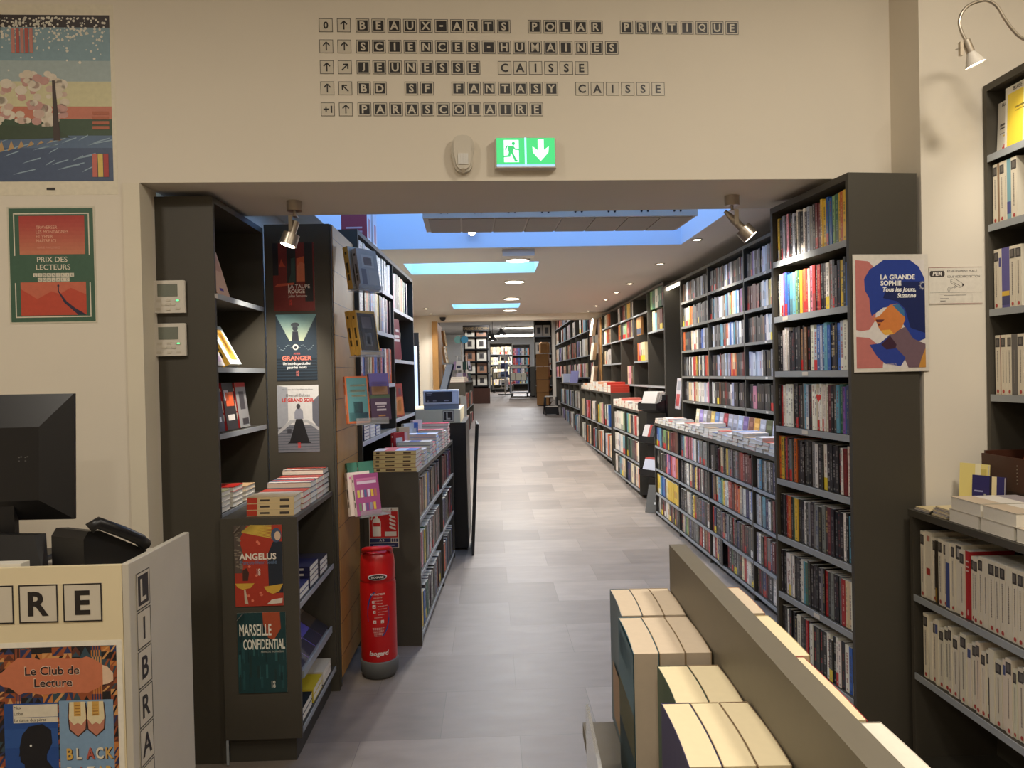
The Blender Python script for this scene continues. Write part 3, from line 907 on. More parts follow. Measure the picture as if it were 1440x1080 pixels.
def spine_rows(c, h, r, lod):
    """Bands of a spine from bottom to top: (z0, z1, side colour, middle colour)."""
    dark = sum(c) < 330
    ink = r.choice([(222, 216, 204), (206, 200, 190), (222, 216, 204), (198, 60, 48), (214, 190, 110)]) if dark else r.choice([(48, 44, 44), (70, 64, 62), (150, 50, 44), (60, 70, 110)])
    if sum(c) > 560:
        ink = r.choice([(120, 112, 104), (96, 90, 86), (150, 96, 84)])
    mixk = r.uniform(0.25, 0.7)
    ink = tuple(int(a * mixk + b_ * (1 - mixk)) for a, b_ in zip(ink, c))
    band = None
    q = r.random()
    if q < 0.10:
        band = (0, 0.22, r.choice([(228, 200, 50), (196, 44, 36), (222, 216, 204), (196, 44, 36)]))
    elif q < 0.2:
        band = (0.0, 0.36, tuple(int(x * 0.6 + 90 * 0.4) for x in c))
    rows = []

    def base(v):
        if band and band[0] <= v < band[1]:
            return band[2]
        return c
    if lod == 'lo':
        cuts = [0, 0.12, 0.3, 0.62, 0.8, 1]
        for i, (a, b_) in enumerate(zip(cuts, cuts[1:])):
            bc = base((a + b_) / 2)
            rows.append((a * h, b_ * h, bc, ink if i == 2 and r.random() < 0.8 else bc))
        return rows
    v = 0.0
    logo = r.uniform(0.035, 0.06)
    t0, t1 = r.uniform(0.16, 0.3), r.uniform(0.52, 0.66)
    a0, a1 = t1 + 0.05, r.uniform(0.8, 0.95)
    rows.append((0, logo, base(0.02), base(0.02)))
    rows.append((logo, logo + 0.035, base(0.06), ink))
    v = logo + 0.035
    segs = []
    while v < 1:
        if t0 <= v < t1 or a0 <= v < a1:
            step = r.choice([0.035, 0.05, 0.07])
            on = r.random() < 0.78
            segs.append((v, min(1, v + step), on))
            v += step
            segs.append((v, min(1, v + 0.012), False))
            v += 0.012
        else:
            step = 0.06 if v > a1 or v < t0 else 0.02
            segs.append((v, min(1, v + step), False))
            v += step
    for a, b_, on in segs:
        if a < 1:
            bc = base(a)
            rows.append((a, b_, bc, ink if on else bc))
    return [(a * h if i > 1 else a * h, b_ * h, p, q_) for i, (a, b_, p, q_) in enumerate(rows)]


def add_book(mb, t, h, d, c, r, T=None, lod='hi', pages=1, side=None, mark=None):
    """A book standing at x 0..t, spine at y = 0 facing -y, depth d, height h. Slot 0 print, slot 1 pages."""
    e = t * 0.12
    for z0, z1, cs, cm in spine_rows(c, h, r, lod):
        if z1 <= z0:
            continue
        if cm == cs:
            mb.face([(0, 0, z0), (t, 0, z0), (t, 0, z1), (0, 0, z1)], cs, 0, T)
        else:
            a, b_ = t * 0.30, t * 0.70
            mb.face([(0, 0, z0), (a, 0, z0), (a, 0, z1), (0, 0, z1)], cs, 0, T)
            mb.face([(a, 0, z0), (b_, 0, z0), (b_, 0, z1), (a, 0, z1)], cm, 0, T)
            mb.face([(b_, 0, z0), (t, 0, z0), (t, 0, z1), (b_, 0, z1)], cs, 0, T)
    sc = side or c
    mb.face([(t, 0, 0), (t, d, 0), (t, d, h), (t, 0, h)], sc, 0, T)
    mb.face([(0, d, 0), (0, 0, 0), (0, 0, h), (0, d, h)], sc, 0, T)
    if lod == 'hi':
        w = min(0.0012, t * 0.1)
        for zz, k in ((0, 0), (h, 1)):
            mb.face([(0, 0, zz), (w, 0, zz), (w, d, zz), (0, d, zz)], sc, 0, T)
            mb.face([(t - w, 0, zz), (t, 0, zz), (t, d, zz), (t - w, d, zz)], sc, 0, T)
            mb.face([(w, w, zz), (t - w, w, zz), (t - w, d, zz), (w, d, zz)], c, pages, T)
            mb.face([(w, 0, zz), (t - w, 0, zz), (t - w, w, zz), (w, w, zz)], sc, 0, T)
        mb.face([(t, d, 0), (0, d, 0), (0, d, h), (t, d, h)], c, pages, T)
    else:
        mb.face([(0, 0, h), (t, 0, h), (t, d, h), (0, d, h)], c, pages, T)


STUFF = MB()      # every upright book that is not one of the largest three hundred
PILES = MB()      # far piles
N_BOOK = [0]


def jitter(c, r, k=14):
    q = r.randint(-k, k)
    return tuple(max(8, min(245, x + q + r.randint(-4, 4))) for x in c)


def fill(x, y, z, ang, length, seq, h, d, lod='lo', place=None, group=None, hj=0.06, r=rnd, setback=0.0, lean=0.04, name='book', cap=None):
    """A row of upright books from (x, y, z) along the shelf; spines face local -y. With place, each is a thing with its own label."""
    n = len(seq)
    ws = [r.uniform(0.7, 1.35) for _ in seq]
    k = (length - 0.0006 * n) / sum(ws)
    p = 0.0
    M0 = XF((x, y, z), ang)
    for i, ch in enumerate(seq):
        t = ws[i] * k
        if ch == ' ':
            p += t
            continue
        c0, cname = PAL[ch]
        c = jitter(c0, r)
        hh = h * (1 - r.random() * hj) if r.random() > 0.12 else h * (1 - r.uniform(0.05, 0.14))
        T = M0 @ XF((p, setback + r.uniform(0, 0.006), 0.0012))
        if place:
            mb = MB()
            add_book(mb, t, hh, d, c, r, None, 'hi')
            o = mb.build(name, [PRINT, PAPER], M=T)
            tag(o, place(i, cname), 'book', group)
            N_BOOK[0] += 1
        else:
            add_book(STUFF, t, hh, d, c, r, T, lod)
        p += t + 0.0006


def rseq(n, pal, r=rnd):
    return ''.join(r.choice(pal) for _ in range(n))


# ------------------------------------------------------------------ bookcases


def bookcase(name, loc, rz, secs, depth, ztop, shelves, label, cat='bookcase', group=None, z0=0.0, plinth=0.05, back=True, top=True, skip=(), lip=0.02, ends=(True, True), edge=None, mcase=None):
    """Local x along the front, y into the case, z up. secs: lengths of the bays; shelves: heights of the shelf boards' upper faces."""
    root = empty(name, loc, rz, label, cat, group)
    mc = mcase or CAB
    L = sum(secs)
    t = 0.019
    x = 0.0
    bounds = [0.0]
    for s in secs:
        x += s
        bounds.append(x)
    for i, bx in enumerate(bounds):
        a = bx - (t / 2 if 0 < i < len(bounds) - 1 else 0 if i == 0 else t)
        if (i == 0 and not ends[0]) or (i == len(bounds) - 1 and not ends[1]):
            continue
        MB().box(a, a + t, 0, depth, z0, ztop).build('side_panel', mc, parent=root)
    if top:
        MB().box(t * 0.0 + (t if ends[0] else 0), L - (t if ends[1] else 0), 0, depth, ztop - 0.025, ztop).build('top_board', mc, parent=root)
    if back:
        MB().box(t if ends[0] else 0, L - (t if ends[1] else 0), depth - 0.008, depth - 0.001, z0 + 0.002, ztop - 0.026).build('back_panel', CABIN, parent=root)
    if plinth:
        MB().box(t, L - t, 0.03, 0.045, z0, z0 + plinth).build('plinth', BLACKM, parent=root)
    for i in range(len(secs)):
        a = bounds[i] + (t if i == 0 else t / 2)
        b_ = bounds[i + 1] - (t if i == len(secs) - 1 else t / 2)
        for k, sz in enumerate(shelves):
            if (i, k) in skip:
                continue
            s = MB().box(a, b_, 0.004, depth - 0.009, sz - 0.016, sz).build('shelf', CABIN, parent=root)
            MB().box(a, b_, 0.0, 0.004, sz - lip, sz + 0.001).build('shelf_edge', edge or SHELF, parent=s)
    return root, bounds


TAG_N = [0]


def shelf_tag(root, x, z, w=0.045):
    MB().box(x, x + w, -0.0012, -0.0002, z - 0.019, z - 0.003).build('shelf_label', WHITEP, parent=root)


# near right bookcase: crime novels, leaning six degrees off the corridor's line
NA = R(-90 + 5.8)
u = Vector((math.cos(NA), math.sin(NA)))       # towards the camera
near0 = Vector((1.318, 2.775)) - u * 0.615
NS = [1.97, 1.728, 1.49, 1.25, 1.018, 0.768, 0.517, 0.27]
nr, nb = bookcase('bookcase', (near0.x, near0.y, 0), NA, [0.615], 0.27, 2.212, NS, 'tall olive grey bookcase of crime paperbacks with the blue profile poster on its end', lip=0.024)
for zz, xx in ((1.97, 0.14), (1.728, 0.1), (1.49, 0.26), (1.25, 0.25), (0.517, 0.32)):
    shelf_tag(nr, xx, zz)
ROWS = ['KYkkLkpkkLKWkKWkLSkrrYYBTBgGYOYS', 'KWWPBBTTgGYOORWpRKRKkWSKkKYKB', 'KKWWWKkKKkNKNKWLBLBTBKkKBLWw', 'KRWWWWKkKkSTLkWWWWWWWrKkTGPBbk',
        'OYkRkSkOkKkKkKSWkKWkKKkKWrWR', 'KkKROkGYkKWkSkSSkSkrkKkKWkTK', 'KkWWwWKkKWTGkKkKkSKRkSkKSRCCW', 'KkWkKkWkKRkWKkKkWkKWWKWBk']
ROWN = ['top', 'second', 'third', 'fourth', 'fifth', 'sixth', 'seventh', 'lowest']
un = Vector((math.cos(NA), math.sin(NA)))
for k, (seq, zz) in enumerate(zip(ROWS, NS)):
    p = near0 + un * 0.021
    hgt = 0.187 if k else 0.19
    fill(p.x, p.y, zz + 0.001, NA, 0.572, seq, hgt, 0.115, 'hi', place=lambda i, cn, k=k: '%s paperback, %s from the far end, %s row of the tall crime bookcase' % (cn, ORD[i], ROWN[k]),
         group='crime paperbacks, %s row' % ROWN[k], setback=0.012)
# red heart hung on the fourth row
hb = MB()
pts = []
for i in range(28):
    t = 2 * math.pi * i / 28
    pts.append((0.0011 * 16 * math.sin(t) ** 3, 0.0011 * (13 * math.cos(t) - 5 * math.cos(2 * t) - 2 * math.cos(3 * t) - math.cos(4 * t))))
hb.prism(pts, -0.001, 0)
hp = near0 + un * 0.40
tag(hb.build('heart_tag', mat('red_card', (206, 52, 38), 0.5), M=XF((hp.x - 0.008, hp.y, 1.385), NA)), 'red paper heart hung in front of the white paperbacks', 'shelf marker')

# ------------------------------------------------------------------ corridor, right side: low cases in front, tall cases behind
A = R(-90)
LOWS = [0.74, 0.505, 0.255, 0.06]
lows, lb = bookcase('low_bookcase', (1.687, 7.93, 0), A, [1.0, 0.98, 1.0, 0.98], 0.30, 0.975, LOWS, 'long low four-bay bookcase with white paperback piles on top', plinth=0.04)
PALS = ['KkkbNrWwTKkSRB', 'KkkWwKkrNSTLkb', 'KkkkSKRWrNKkbw', 'kKWRrbKkSTw']
for bi in range(4):
    for si, sz in enumerate(LOWS):
        x0 = lb[bi] + 0.022
        L = lb[bi + 1] - lb[bi] - 0.04
        yy = 7.93 - x0
        if bi == 0:
            seq = ['bBTkgkYkrrNr', 'KkkkkkbpPRppOC', 'YYTBBbCYYYYYYY', 'KwkKrkKwCkrkNrkS'][si]
        elif bi == 1:
            seq = ['KbTCprprpLWkLSSkSSkS', 'kkkkWWkCNbYCrpkWkkkKR', 'kkkKWwSkYNkkKbbKkNK', 'kCSgYkbkSkSkrRWrNrRO'][si]
        else:
            seq = rseq(24, PALS[bi])
            if bi == 2 and si == 1:
                seq = 'bNNCTTgYWWRRrOROCSWbWB'
            if bi == 2 and si == 3:
                seq = 'WRCbBkK  rkGKkSkkCRWWkK'
        hh = 0.195 if si != 3 else 0.175
        nine = bi == 2 and si == 0
        if nine:
            seq = 'KKkKrNCkkYSkSkSkrRrrrrr'
            fill(1.687, yy, sz + 0.001, A, L, seq, hh, 0.12, 'hi', setback=0.015,
                 place=lambda i, cn: '%s paperback, %s from the far end, top row around the LAIPSKER divider' % (cn, ORD[i]), group='low bookcase, row with the LAIPSKER divider')
        else:
            fill(1.687, yy, sz + 0.001, A, L, seq, hh, 0.12, 'hi' if bi > 0 else 'lo', setback=0.015)
# dividers with an author's name
for yy, zz, s in ((5.86, 0.742, 'LAIPSKER'), (5.70, 0.062, 'LOEVENBRUCK')):
    d_ = MB().box(0, 0.10, -0.004, 0, 0, 0.19, (18, 16, 18))
    T = XF((0.03, -0.0048, 0.01), ry=R(-90))
    d_.text(s, 0, -0.012, 0.019, 0, (226, 222, 214), 'l', 0.95, 0.02, T=T)
    o = d_.build('author_divider', PRINT, M=XF((1.684, yy, zz), A))
    tag(o, 'black shelf divider lettered ' + s + ' in the low bookcase', 'shelf divider')

# tall cases
TS = [2.212, 1.96, 1.71, 1.45, 1.20, 0.985]
tall, tb = bookcase('bookcase', (2.0, 7.99, 0), A, [1.0, 1.0, 0.95, 0.95], 0.30, 2.47, TS, 'tall four-bay bookcase rising behind the low case with the paperback piles', lip=0.022, edge=mat('darker_shelf_edge', (122, 120, 112), 0.5))  # shelf edges in a darker grey than the other cases
for bi in range(4):
    for si, sz in enumerate(TS[:5]):
        L = tb[bi + 1] - tb[bi] - 0.04
        pal = ['KkSLwNk', 'KkSLTNbkr', 'KkrPSkLk', 'Kkrk'][bi]
        seq = rseq(27, pal)
        if si == 1:
            seq = ['KSCCWCYOOkSSkKSkSkkKkS', 'KkTSSkLLWSNTbSgOCLTBLrPkK', 'rrrrrrrkWWLWYCrrkkrSKkK', 'Kkrkkkrrkkkk'][bi]
        if si == 2:
            seq = ['ONKKKKCWWCWkbBLkSN', 'KLkKSKTTkSNOLBLTkLLWkS', 'KKNkKKkNbWLwkKSSLkLWk', 'kKKkKkk'][bi]
        if si == 3:
            seq = ['kkSkWkWRRYkWkWkROC', 'KkkkLLrSSSLSLPOCOkKKkrr', 'LLLLLLWkKKSWLkkKSk', 'kKkKkw'][bi]
        if si == 4:
            seq = ['kkSCCWRCCWWWWLWpW', 'WWkKNKkrkkWLkKKkKk', 'kkpkkKKKKKKKKKkW', 'kKkKk'][bi]
        fill(2.0, 7.99 - tb[bi] - 0.022, sz + 0.001, A, L * (0.97 if bi != 3 else 1), seq, 0.195, 0.13, 'lo', setback=0.02)
        shelf_tag(tall, tb[bi] + 0.45, sz)
# open niche with a strip light, then four more tall bays
niche, _ = bookcase('bookcase_niche', (2.0, 8.745, 0), A, [0.752], 0.30, 2.47, [], 'empty open niche with a strip light at its top between two tall bookcases', 'niche')
MB().box(0.03, 0.72, 0.02, 0.05, 2.425, 2.444).build('strip_light', LEDM, parent=niche)
TS2 = [2.245, 1.97, 1.62, 1.30, 1.06]
tall2, tb2 = bookcase('bookcase', (2.0, 13.6, 0.03), A, [0.95, 0.95, 1.05, 0.96, 0.93], 0.30, 2.50, TS2, 'far tall bookcase with sparse art books before the end beam', lip=0.022, skip={(2, 2), (4, 2), (4, 0), (3, 1)})
B2 = {(0, 0): 'GWCO  ', (0, 1): 'WCROC ', (0, 2): 'CSwww ', (1, 0): '    W ', (1, 1): '    OY', (2, 0): 'rNGYYkW', (2, 1): 'SggRrCb', (2, 3): '   CpNG', (3, 2): ' OpCC  ', (4, 1): ' CTNr ', (1, 3): '   ', (4, 0): 'gGWGGk'}
for (bi, si), seq in B2.items():
    L = tb2[bi + 1] - tb2[bi] - 0.04
    fill(2.0, 13.6 - tb2[bi] - 0.022, TS2[si] + 0.031, A, L * 0.9, seq, 0.25 if si < 3 else 0.27, 0.2, 'lo', setback=0.03)
tag(MB().box(0, 0.30, 0.0, 0.03, 0, 0.24, (182, 132, 78)).box(0.01, 0.29, -0.001, 0, 0.01, 0.09, (60, 70, 90)).build('atlas', [PRINT], M=XF((2.03, 10.55, 2.005), A)), 'large tan picture book facing out on the far tall bookcase', 'book')

# second low run (two low bays), third low run, up the ramp
low2, l2b = bookcase('low_bookcase', (1.687, 10.62, 0.09), A, [0.93, 0.93], 0.29, 0.965, [0.66, 0.36, 0.06], 'short low bookcase with coral and white piles, beyond the floor stand', plinth=0.05)
B3 = [['WWWWg', 'WWLWT', 'WkTwC'], ['TgCkkWRw', 'GkGkkrCW', 'bbSCWkCwO']]
for bi in range(2):
    for si, sz in enumerate((0.66, 0.36, 0.06)):
        fill(1.687, 10.62 - l2b[bi] - 0.022, 0.09 + sz + 0.001, A, 0.80, B3[bi][si], 0.24, 0.17, 'lo', setback=0.02)
low3, l3b = bookcase('low_bookcase', (1.687, 14.45, 0.22), A, [0.72, 0.74, 0.72, 0.75, 0.75], 0.275, 1.0, [0.50, 0.06], 'long low bookcase with red boxed books on top, near the end beam', plinth=0.05)
B4 = [['C Cw', 'W Sw'], ['pR p', 'ONkC'], ['CWwk', ' RbTS'], ['YgC p', 'CNOSW'], ['WkWB ', 'LWOSC']]
for bi in range(5):
    for si, sz in enumerate((0.50, 0.06)):
        fill(1.687, 14.45 - l3b[bi] - 0.022, 0.22 + sz + 0.001, A, 0.55, B4[bi][si], 0.32, 0.2, 'lo', setback=0.02)
# beyond the beam
tall3, t3b = bookcase('bookcase', (1.98, 23.2, 0.42), A, [1.1, 1.1, 1.1, 1.1, 1.1, 1.1, 1.1, 0.9], 0.34, 2.86, [2.40, 1.95, 1.45, 1.0], 'last tall bookcase with blue and turquoise books, beyond the beam', lip=0.022)
B5 = ['NOCW', ' CS', 'RNO', '  W', 'LPbbW ', 'OTTT L', 'WWCC', 'pWpk']
for bi in range(8):
    for si, sz in enumerate((2.40, 1.95, 1.45)):
        fill(1.98, 23.2 - t3b[bi] - 0.022, 0.42 + sz + 0.001, A, 0.95, B5[(bi * 2 + si) % 8] if bi else rseq(9, 'NOCWr'), 0.36, 0.2, 'lo', setback=0.02)
    fill(1.98, 23.2 - t3b[bi] - 0.022, 0.42 + 1.001, A, 0.8, rseq(6, 'WCOkp'), 0.3, 0.2, 'lo', setback=0.02)
low4, l4b = bookcase('low_bookcase', (1.687, 18.6, 0.30), A, [1.0, 1.0, 1.0, 1.0], 0.28, 1.0, [0.52, 0.06], 'low bookcase beyond the beam behind the step stool', plinth=0.05)
for bi in range(4):
    for si, sz in enumerate((0.52, 0.06)):
        fill(1.687, 18.6 - l4b[bi] - 0.022, 0.30 + sz + 0.001, A, 0.85, rseq(9, 'WLPkNTw'), 0.33, 0.2, 'lo', setback=0.02)
# ------------------------------------------------------------------ lying, leaning and face-out books


def lying(T, w, d, t, cover, label, spine='back', spc=None, group=None, top=None, name='stacked_book', pages=None, title=True, r=rnd):
    """A book lying flat: x 0..w, y 0..d, z 0..t. Cover boards and spine are the thing, the page block its part."""
    c = 0.0011
    mb = MB()
    mb.box(0, w, 0, d, 0, c, cover)
    mb.box(0, w, 0, d, t - c, t, cover)
    s = spc or cover
    a = 0.0012
    ex = {'back': (0, w, d - a, d), 'front': (0, w, 0, a), 'left': (0, a, 0, d), 'right': (w - a, w, 0, d)}[spine]
    mb.box(ex[0], ex[1], ex[2], ex[3], c, t - c, s)
    if spine == 'left' and title:
        ink = (90, 70, 50) if sum(s) > 380 else (206, 198, 186)
        for a0, a1 in ((0.5, 0.72), (0.12, 0.3), (0.86, 0.94)):
            mb.face([(-0.0004, d * a1, t * 0.3), (-0.0004, d * a0, t * 0.3), (-0.0004, d * a0, t * 0.7), (-0.0004, d * a1, t * 0.7)], ink)
    if spine == 'front' and title:
        e = -0.0004
        dk = sum(s) > 380
        ink = (70, 62, 56) if dk else (220, 214, 200)
        rect(mb, w * 0.28, w * 0.48, t * 0.35, t * 0.66, e, ink)
        rect(mb, w * 0.70, w * 0.9, t * 0.28, t * 0.7, e, ink)
        rect(mb, 0, w * 0.22, c, t - c, e, (180, 60, 40) if dk else s)
    if top:
        bands = len(top)
        for i, tcx in enumerate(top):
            z = t + 0.0004
            y0, y1 = d * i / bands, d * (i + 1) / bands
            mb.face([(0.002, y0, z), (w - 0.002, y0, z), (w - 0.002, y1, z), (0.002, y1, z)], tcx)
    o = mb.build(name, PRINT, M=T)
    pb = MB().box(0.002 if spine != 'left' else a, w - (0.002 if spine != 'right' else a), 0.002 if spine != 'front' else a, d - (0.002 if spine != 'back' else a), c, t - c)
    pb.build('pages', pages or PAPER, parent=o)
    return tag(o, label, 'book', group)


def faceout(T, w, h, t, cover, label, spc=None, art=(), group=None, name='display_book', pages=None, texts=()):
    """A book shown by its front cover: cover faces -y, spine on x = 0, pages on the other sides."""
    T = Matrix.Translation((0, 0, max(0.0, -(T.to_3x3() @ Vector((0, t, 0))).z))) @ T
    mb = MB()
    c = 0.0014
    mb.box(0, w, 0, c, 0, h, cover)
    mb.box(0, w, t - c, t, 0, h, cover)
    mb.box(0, c, c, t - c, 0, h, spc or cover)
    for (x0, x1, z0, z1, cc) in art:
        rect(mb, x0 * w, x1 * w, z0 * h, z1 * h, -0.0005, cc)
    for (s, x, z, sz, cc) in texts:
        mb.text(s, x * w, z * h, sz * h, -0.0012, cc, 'c', 0.85, 0.01)
    sp = spc or cover
    ink = (70, 60, 40) if sum(sp) > 380 else (220, 214, 200)
    for z0, z1 in ((0.2, 0.34), (0.38, 0.62), (0.82, 0.88)):
        mb.face([(-0.0004, t * 0.68, z0 * h), (-0.0004, t * 0.32, z0 * h), (-0.0004, t * 0.32, z1 * h), (-0.0004, t * 0.68, z1 * h)], ink)
    o = mb.build(name, PRINT, M=T)
    MB().box(c, w - 0.002, c, t - c, 0.002, h - 0.002).build('pages', pages or PAPER, parent=o)
    return tag(o, label, 'book', group)


# ------------------------------------------------------------------ near left bookcase, low cabinet, panel, slat wall
LA = R(90)
nl, nlb = bookcase('bookcase', (-1.066, 3.032, 0), LA, [0.665], 0.244, 2.222, [1.845, 1.555, 1.29, 0.975], 'narrow tall olive grey bookcase with two thermostats on its end panel', plinth=0.05)
MB().box(-0.0002, 0.03, -0.0015, 0, 1.826, 1.842).build('shelf_label', WHITEP, parent=nl)
c1 = empty('low_cabinet', (-0.765, 3.012, 0), LA, 'low olive grey cabinet with two posters on its end and paperbacks on top', 'cabinet')
t = 0.019
MB().box(0, t, 0, 0.296, 0.1, 0.945).build('side_panel', CAB, parent=c1)
MB().box(0.664, 0.683, 0, 0.296, 0.1, 0.945).build('side_panel', CAB, parent=c1)
MB().box(0, 0.683, 0, 0.296, 0.945, 0.965).build('top_board', CAB, parent=c1)
MB().box(t, 0.664, 0.27, 0.28, 0.13, 0.944).build('back_panel', CABIN, parent=c1)
MB().box(0.03, 0.67, 0.03, 0.29, 0.0, 0.098).build('plinth', CABIN, parent=c1)
for sz in (0.13, 0.62):
    s = MB().box(t, 0.664, 0.004, 0.269, sz - 0.02, sz).build('shelf', CABIN, parent=c1)
    MB().box(t, 0.664, 0, 0.004, sz - 0.02, sz + 0.001).build('shelf_edge', SHELF, parent=s)
MB().box(-0.004, 0.0, 0.284, 0.293, 0.005, 0.1).build('plinth_clip', SHELF, parent=c1)
mbk = MB()
mbk.face([(0.10, 0.02, 0.30), (0.655, 0.02, 0.30), (0.655, 0.25, 0.46), (0.10, 0.25, 0.46)])
mbk.box(0.10, 0.655, 0.012, 0.02, 0.295, 0.325)
mbk.box(0.10, 0.655, 0.02, 0.26, 0.292, 0.298)
mbk.build('sloping_rack', SHELF, parent=c1)

dp = empty('end_panel', (-1.063, 3.70, 0), 0, 'tall dark end panel carrying three book posters', 'display panel')
MB().box(0, 0.308, 0, 0.022, 0.0, 2.24).build('board', CAB, parent=dp)
MB().box(0.309, 0.317, 0.002, 0.02, 0.02, 2.238).build('edging', CABIN, parent=dp)

sw = empty('slatwall', (-0.743, 3.7235, 0), LA, 'oak slatwall with face-out books on holders, behind the poster panel', 'slatwall')
MB().box(0.0, 0.56, 0.0, 0.018, 0.06, 2.238).build('board', OAK, parent=sw)
gb = MB()
for k in range(14):
    gb.box(-0.0006, 0.56, -0.0008, 0.0186, 0.16 + k * 0.155, 0.163 + k * 0.155)
gb.build('grooves', DARKWOOD, parent=sw)
gold, tan = (214, 170, 84), (196, 170, 120)


def holder(x, y, z, rz, w, d=0.07):
    """A clear tray on the slat wall."""
    mb = MB()
    mb.box(0, w, -d, 0, -0.003, 0)
    mb.box(0, w, -d - 0.003, -d, -0.003, 0.03)
    o = mb.build('book_holder', ACRYL, M=XF((x, y, z), rz))
    return o


HX, HY = -0.70, 3.86
hz = [(1.94, 56), (1.61, 56), (1.275, 30), (0.815, 38)]
for i, (z, a) in enumerate(hz):
    T = XF((HX, HY, z), R(a))
    o = holder(HX, HY, z - 0.002, R(a), 0.17, 0.075)
    tag(o, 'clear book tray on the slatwall, ' + ORD[i] + ' tray from the top', 'book holder', 'clear trays on the slatwall')


def at(i, dx, dy, dz, tilt=-9):
    z, a = hz[i]
    return XF((HX, HY, z), R(a)) @ XF((dx, dy, dz), 0, R(tilt))


artg = [(0.06, 0.94, 0.05, 0.95, (150, 140, 124)), (0.2, 0.8, 0.55, 0.86, (190, 178, 158)), (0.3, 0.7, 0.6, 0.8, (166, 120, 100)), (0.12, 0.36, 0.1, 0.5, (122, 112, 106)), (0.5, 0.9, 0.1, 0.48, (178, 168, 150))]
faceout(at(0, 0.0, -0.036, 0.002), 0.145, 0.215, 0.034, (176, 166, 150), 'grey ornate art book with gold spine, uppermost on the slatwall', gold, artg, 'face-out books on the slatwall')
faceout(at(0, 0.02, -0.072, 0.002), 0.145, 0.205, 0.030, (170, 160, 146), 'pale grey picture book in front of the gold-spined art book', (166, 156, 150), artg[1:], 'face-out books on the slatwall')
arty = [(0.05, 0.95, 0.06, 0.94, (92, 86, 76)), (0.25, 0.75, 0.6, 0.86, (168, 158, 150)), (0.33, 0.67, 0.2, 0.5, (150, 148, 140)), (0.42, 0.58, 0.24, 0.42, (60, 62, 66)), (0.1, 0.2, 0.1, 0.9, (130, 120, 98)), (0.8, 0.9, 0.1, 0.9, (130, 120, 98))]
faceout(at(1, 0.006, -0.034, 0.002), 0.14, 0.225, 0.032, gold, 'back copy of two gold books with grey medallion cover', gold, arty, 'face-out books on the slatwall')
faceout(at(1, 0.010, -0.070, 0.002), 0.14, 0.225, 0.033, gold, 'front copy of two gold books with grey medallion cover', gold, arty, 'face-out books on the slatwall')
arto = [(0.06, 0.94, 0.04, 0.96, (88, 142, 142)), (0.2, 0.85, 0.78, 0.82, (206, 190, 150)), (0.2, 0.85, 0.66, 0.71, (206, 190, 150)), (0.25, 0.85, 0.56, 0.6, (206, 190, 150)), (0.3, 0.7, 0.22, 0.45, (60, 66, 80)), (0.1, 0.9, 0.04, 0.22, (58, 78, 104))]
faceout(at(2, -0.035, -0.055, 0.0, -9), 0.118, 0.235, 0.024, (206, 108, 60), 'orange and teal illustrated book on the slatwall', (206, 108, 60), arto, 'face-out books on the slatwall')
artp = [(0.0, 1, 0.72, 1, (106, 92, 158)), (0.1, 0.9, 0.52, 0.82, (150, 110, 78)), (0.2, 0.8, 0.6, 0.76, (190, 140, 96)), (0.0, 1, 0.46, 0.54, (84, 104, 74)), (0.22, 0.8, 0.32, 0.37, (214, 200, 200)), (0.3, 0.7, 0.26, 0.29, (214, 200, 200)), (0.28, 0.76, 0.19, 0.23, (214, 200, 200)), (0.35, 0.7, 0.07, 0.1, (196, 140, 84))]
faceout(at(2, 0.092, -0.05, 0.012, -9), 0.105, 0.235, 0.022, (84, 58, 84), 'purple illustrated book beside the orange and teal one', (84, 58, 84), artp, 'face-out books on the slatwall')
artk = [(0.08, 0.92, 0.84, 0.9, (206, 120, 160)), (0.1, 0.9, 0.76, 0.83, (226, 200, 214))] + [(0.08 + 0.14 * k, 0.18 + 0.14 * k, 0.44, 0.62, cc) for k, cc in enumerate([(214, 196, 90), (226, 210, 200), (90, 110, 150), (220, 214, 224), (226, 190, 70), (190, 120, 90)])] + [(0.1 + 0.15 * k, 0.2 + 0.15 * k, 0.12, 0.3, cc) for k, cc in enumerate([(120, 140, 110), (220, 214, 210), (110, 90, 140), (150, 150, 170), (226, 190, 70)])]
faceout(at(3, -0.032, -0.040, 0.0, -10), 0.125, 0.215, 0.027, (222, 206, 196), 'back copy of two pink comic books low on the slatwall', (226, 214, 204), artk[:1], 'face-out books on the slatwall')
faceout(at(3, -0.012, -0.069, 0.0, -10), 0.135, 0.205, 0.027, (172, 84, 134), 'front copy of two pink comic books low on the slatwall', (226, 214, 204), artk, 'face-out books on the slatwall')
for k in range(2):
    faceout(at(3, -0.01 + 0.064 * k, -0.004, 0.03, -11), 0.055 + 0.03 * k, 0.23, 0.022, (72, 128, 106), ('narrow', 'wide')[k] + ' green book peeping out behind the pink comic books', (72, 128, 106), (), 'face-out books on the slatwall')

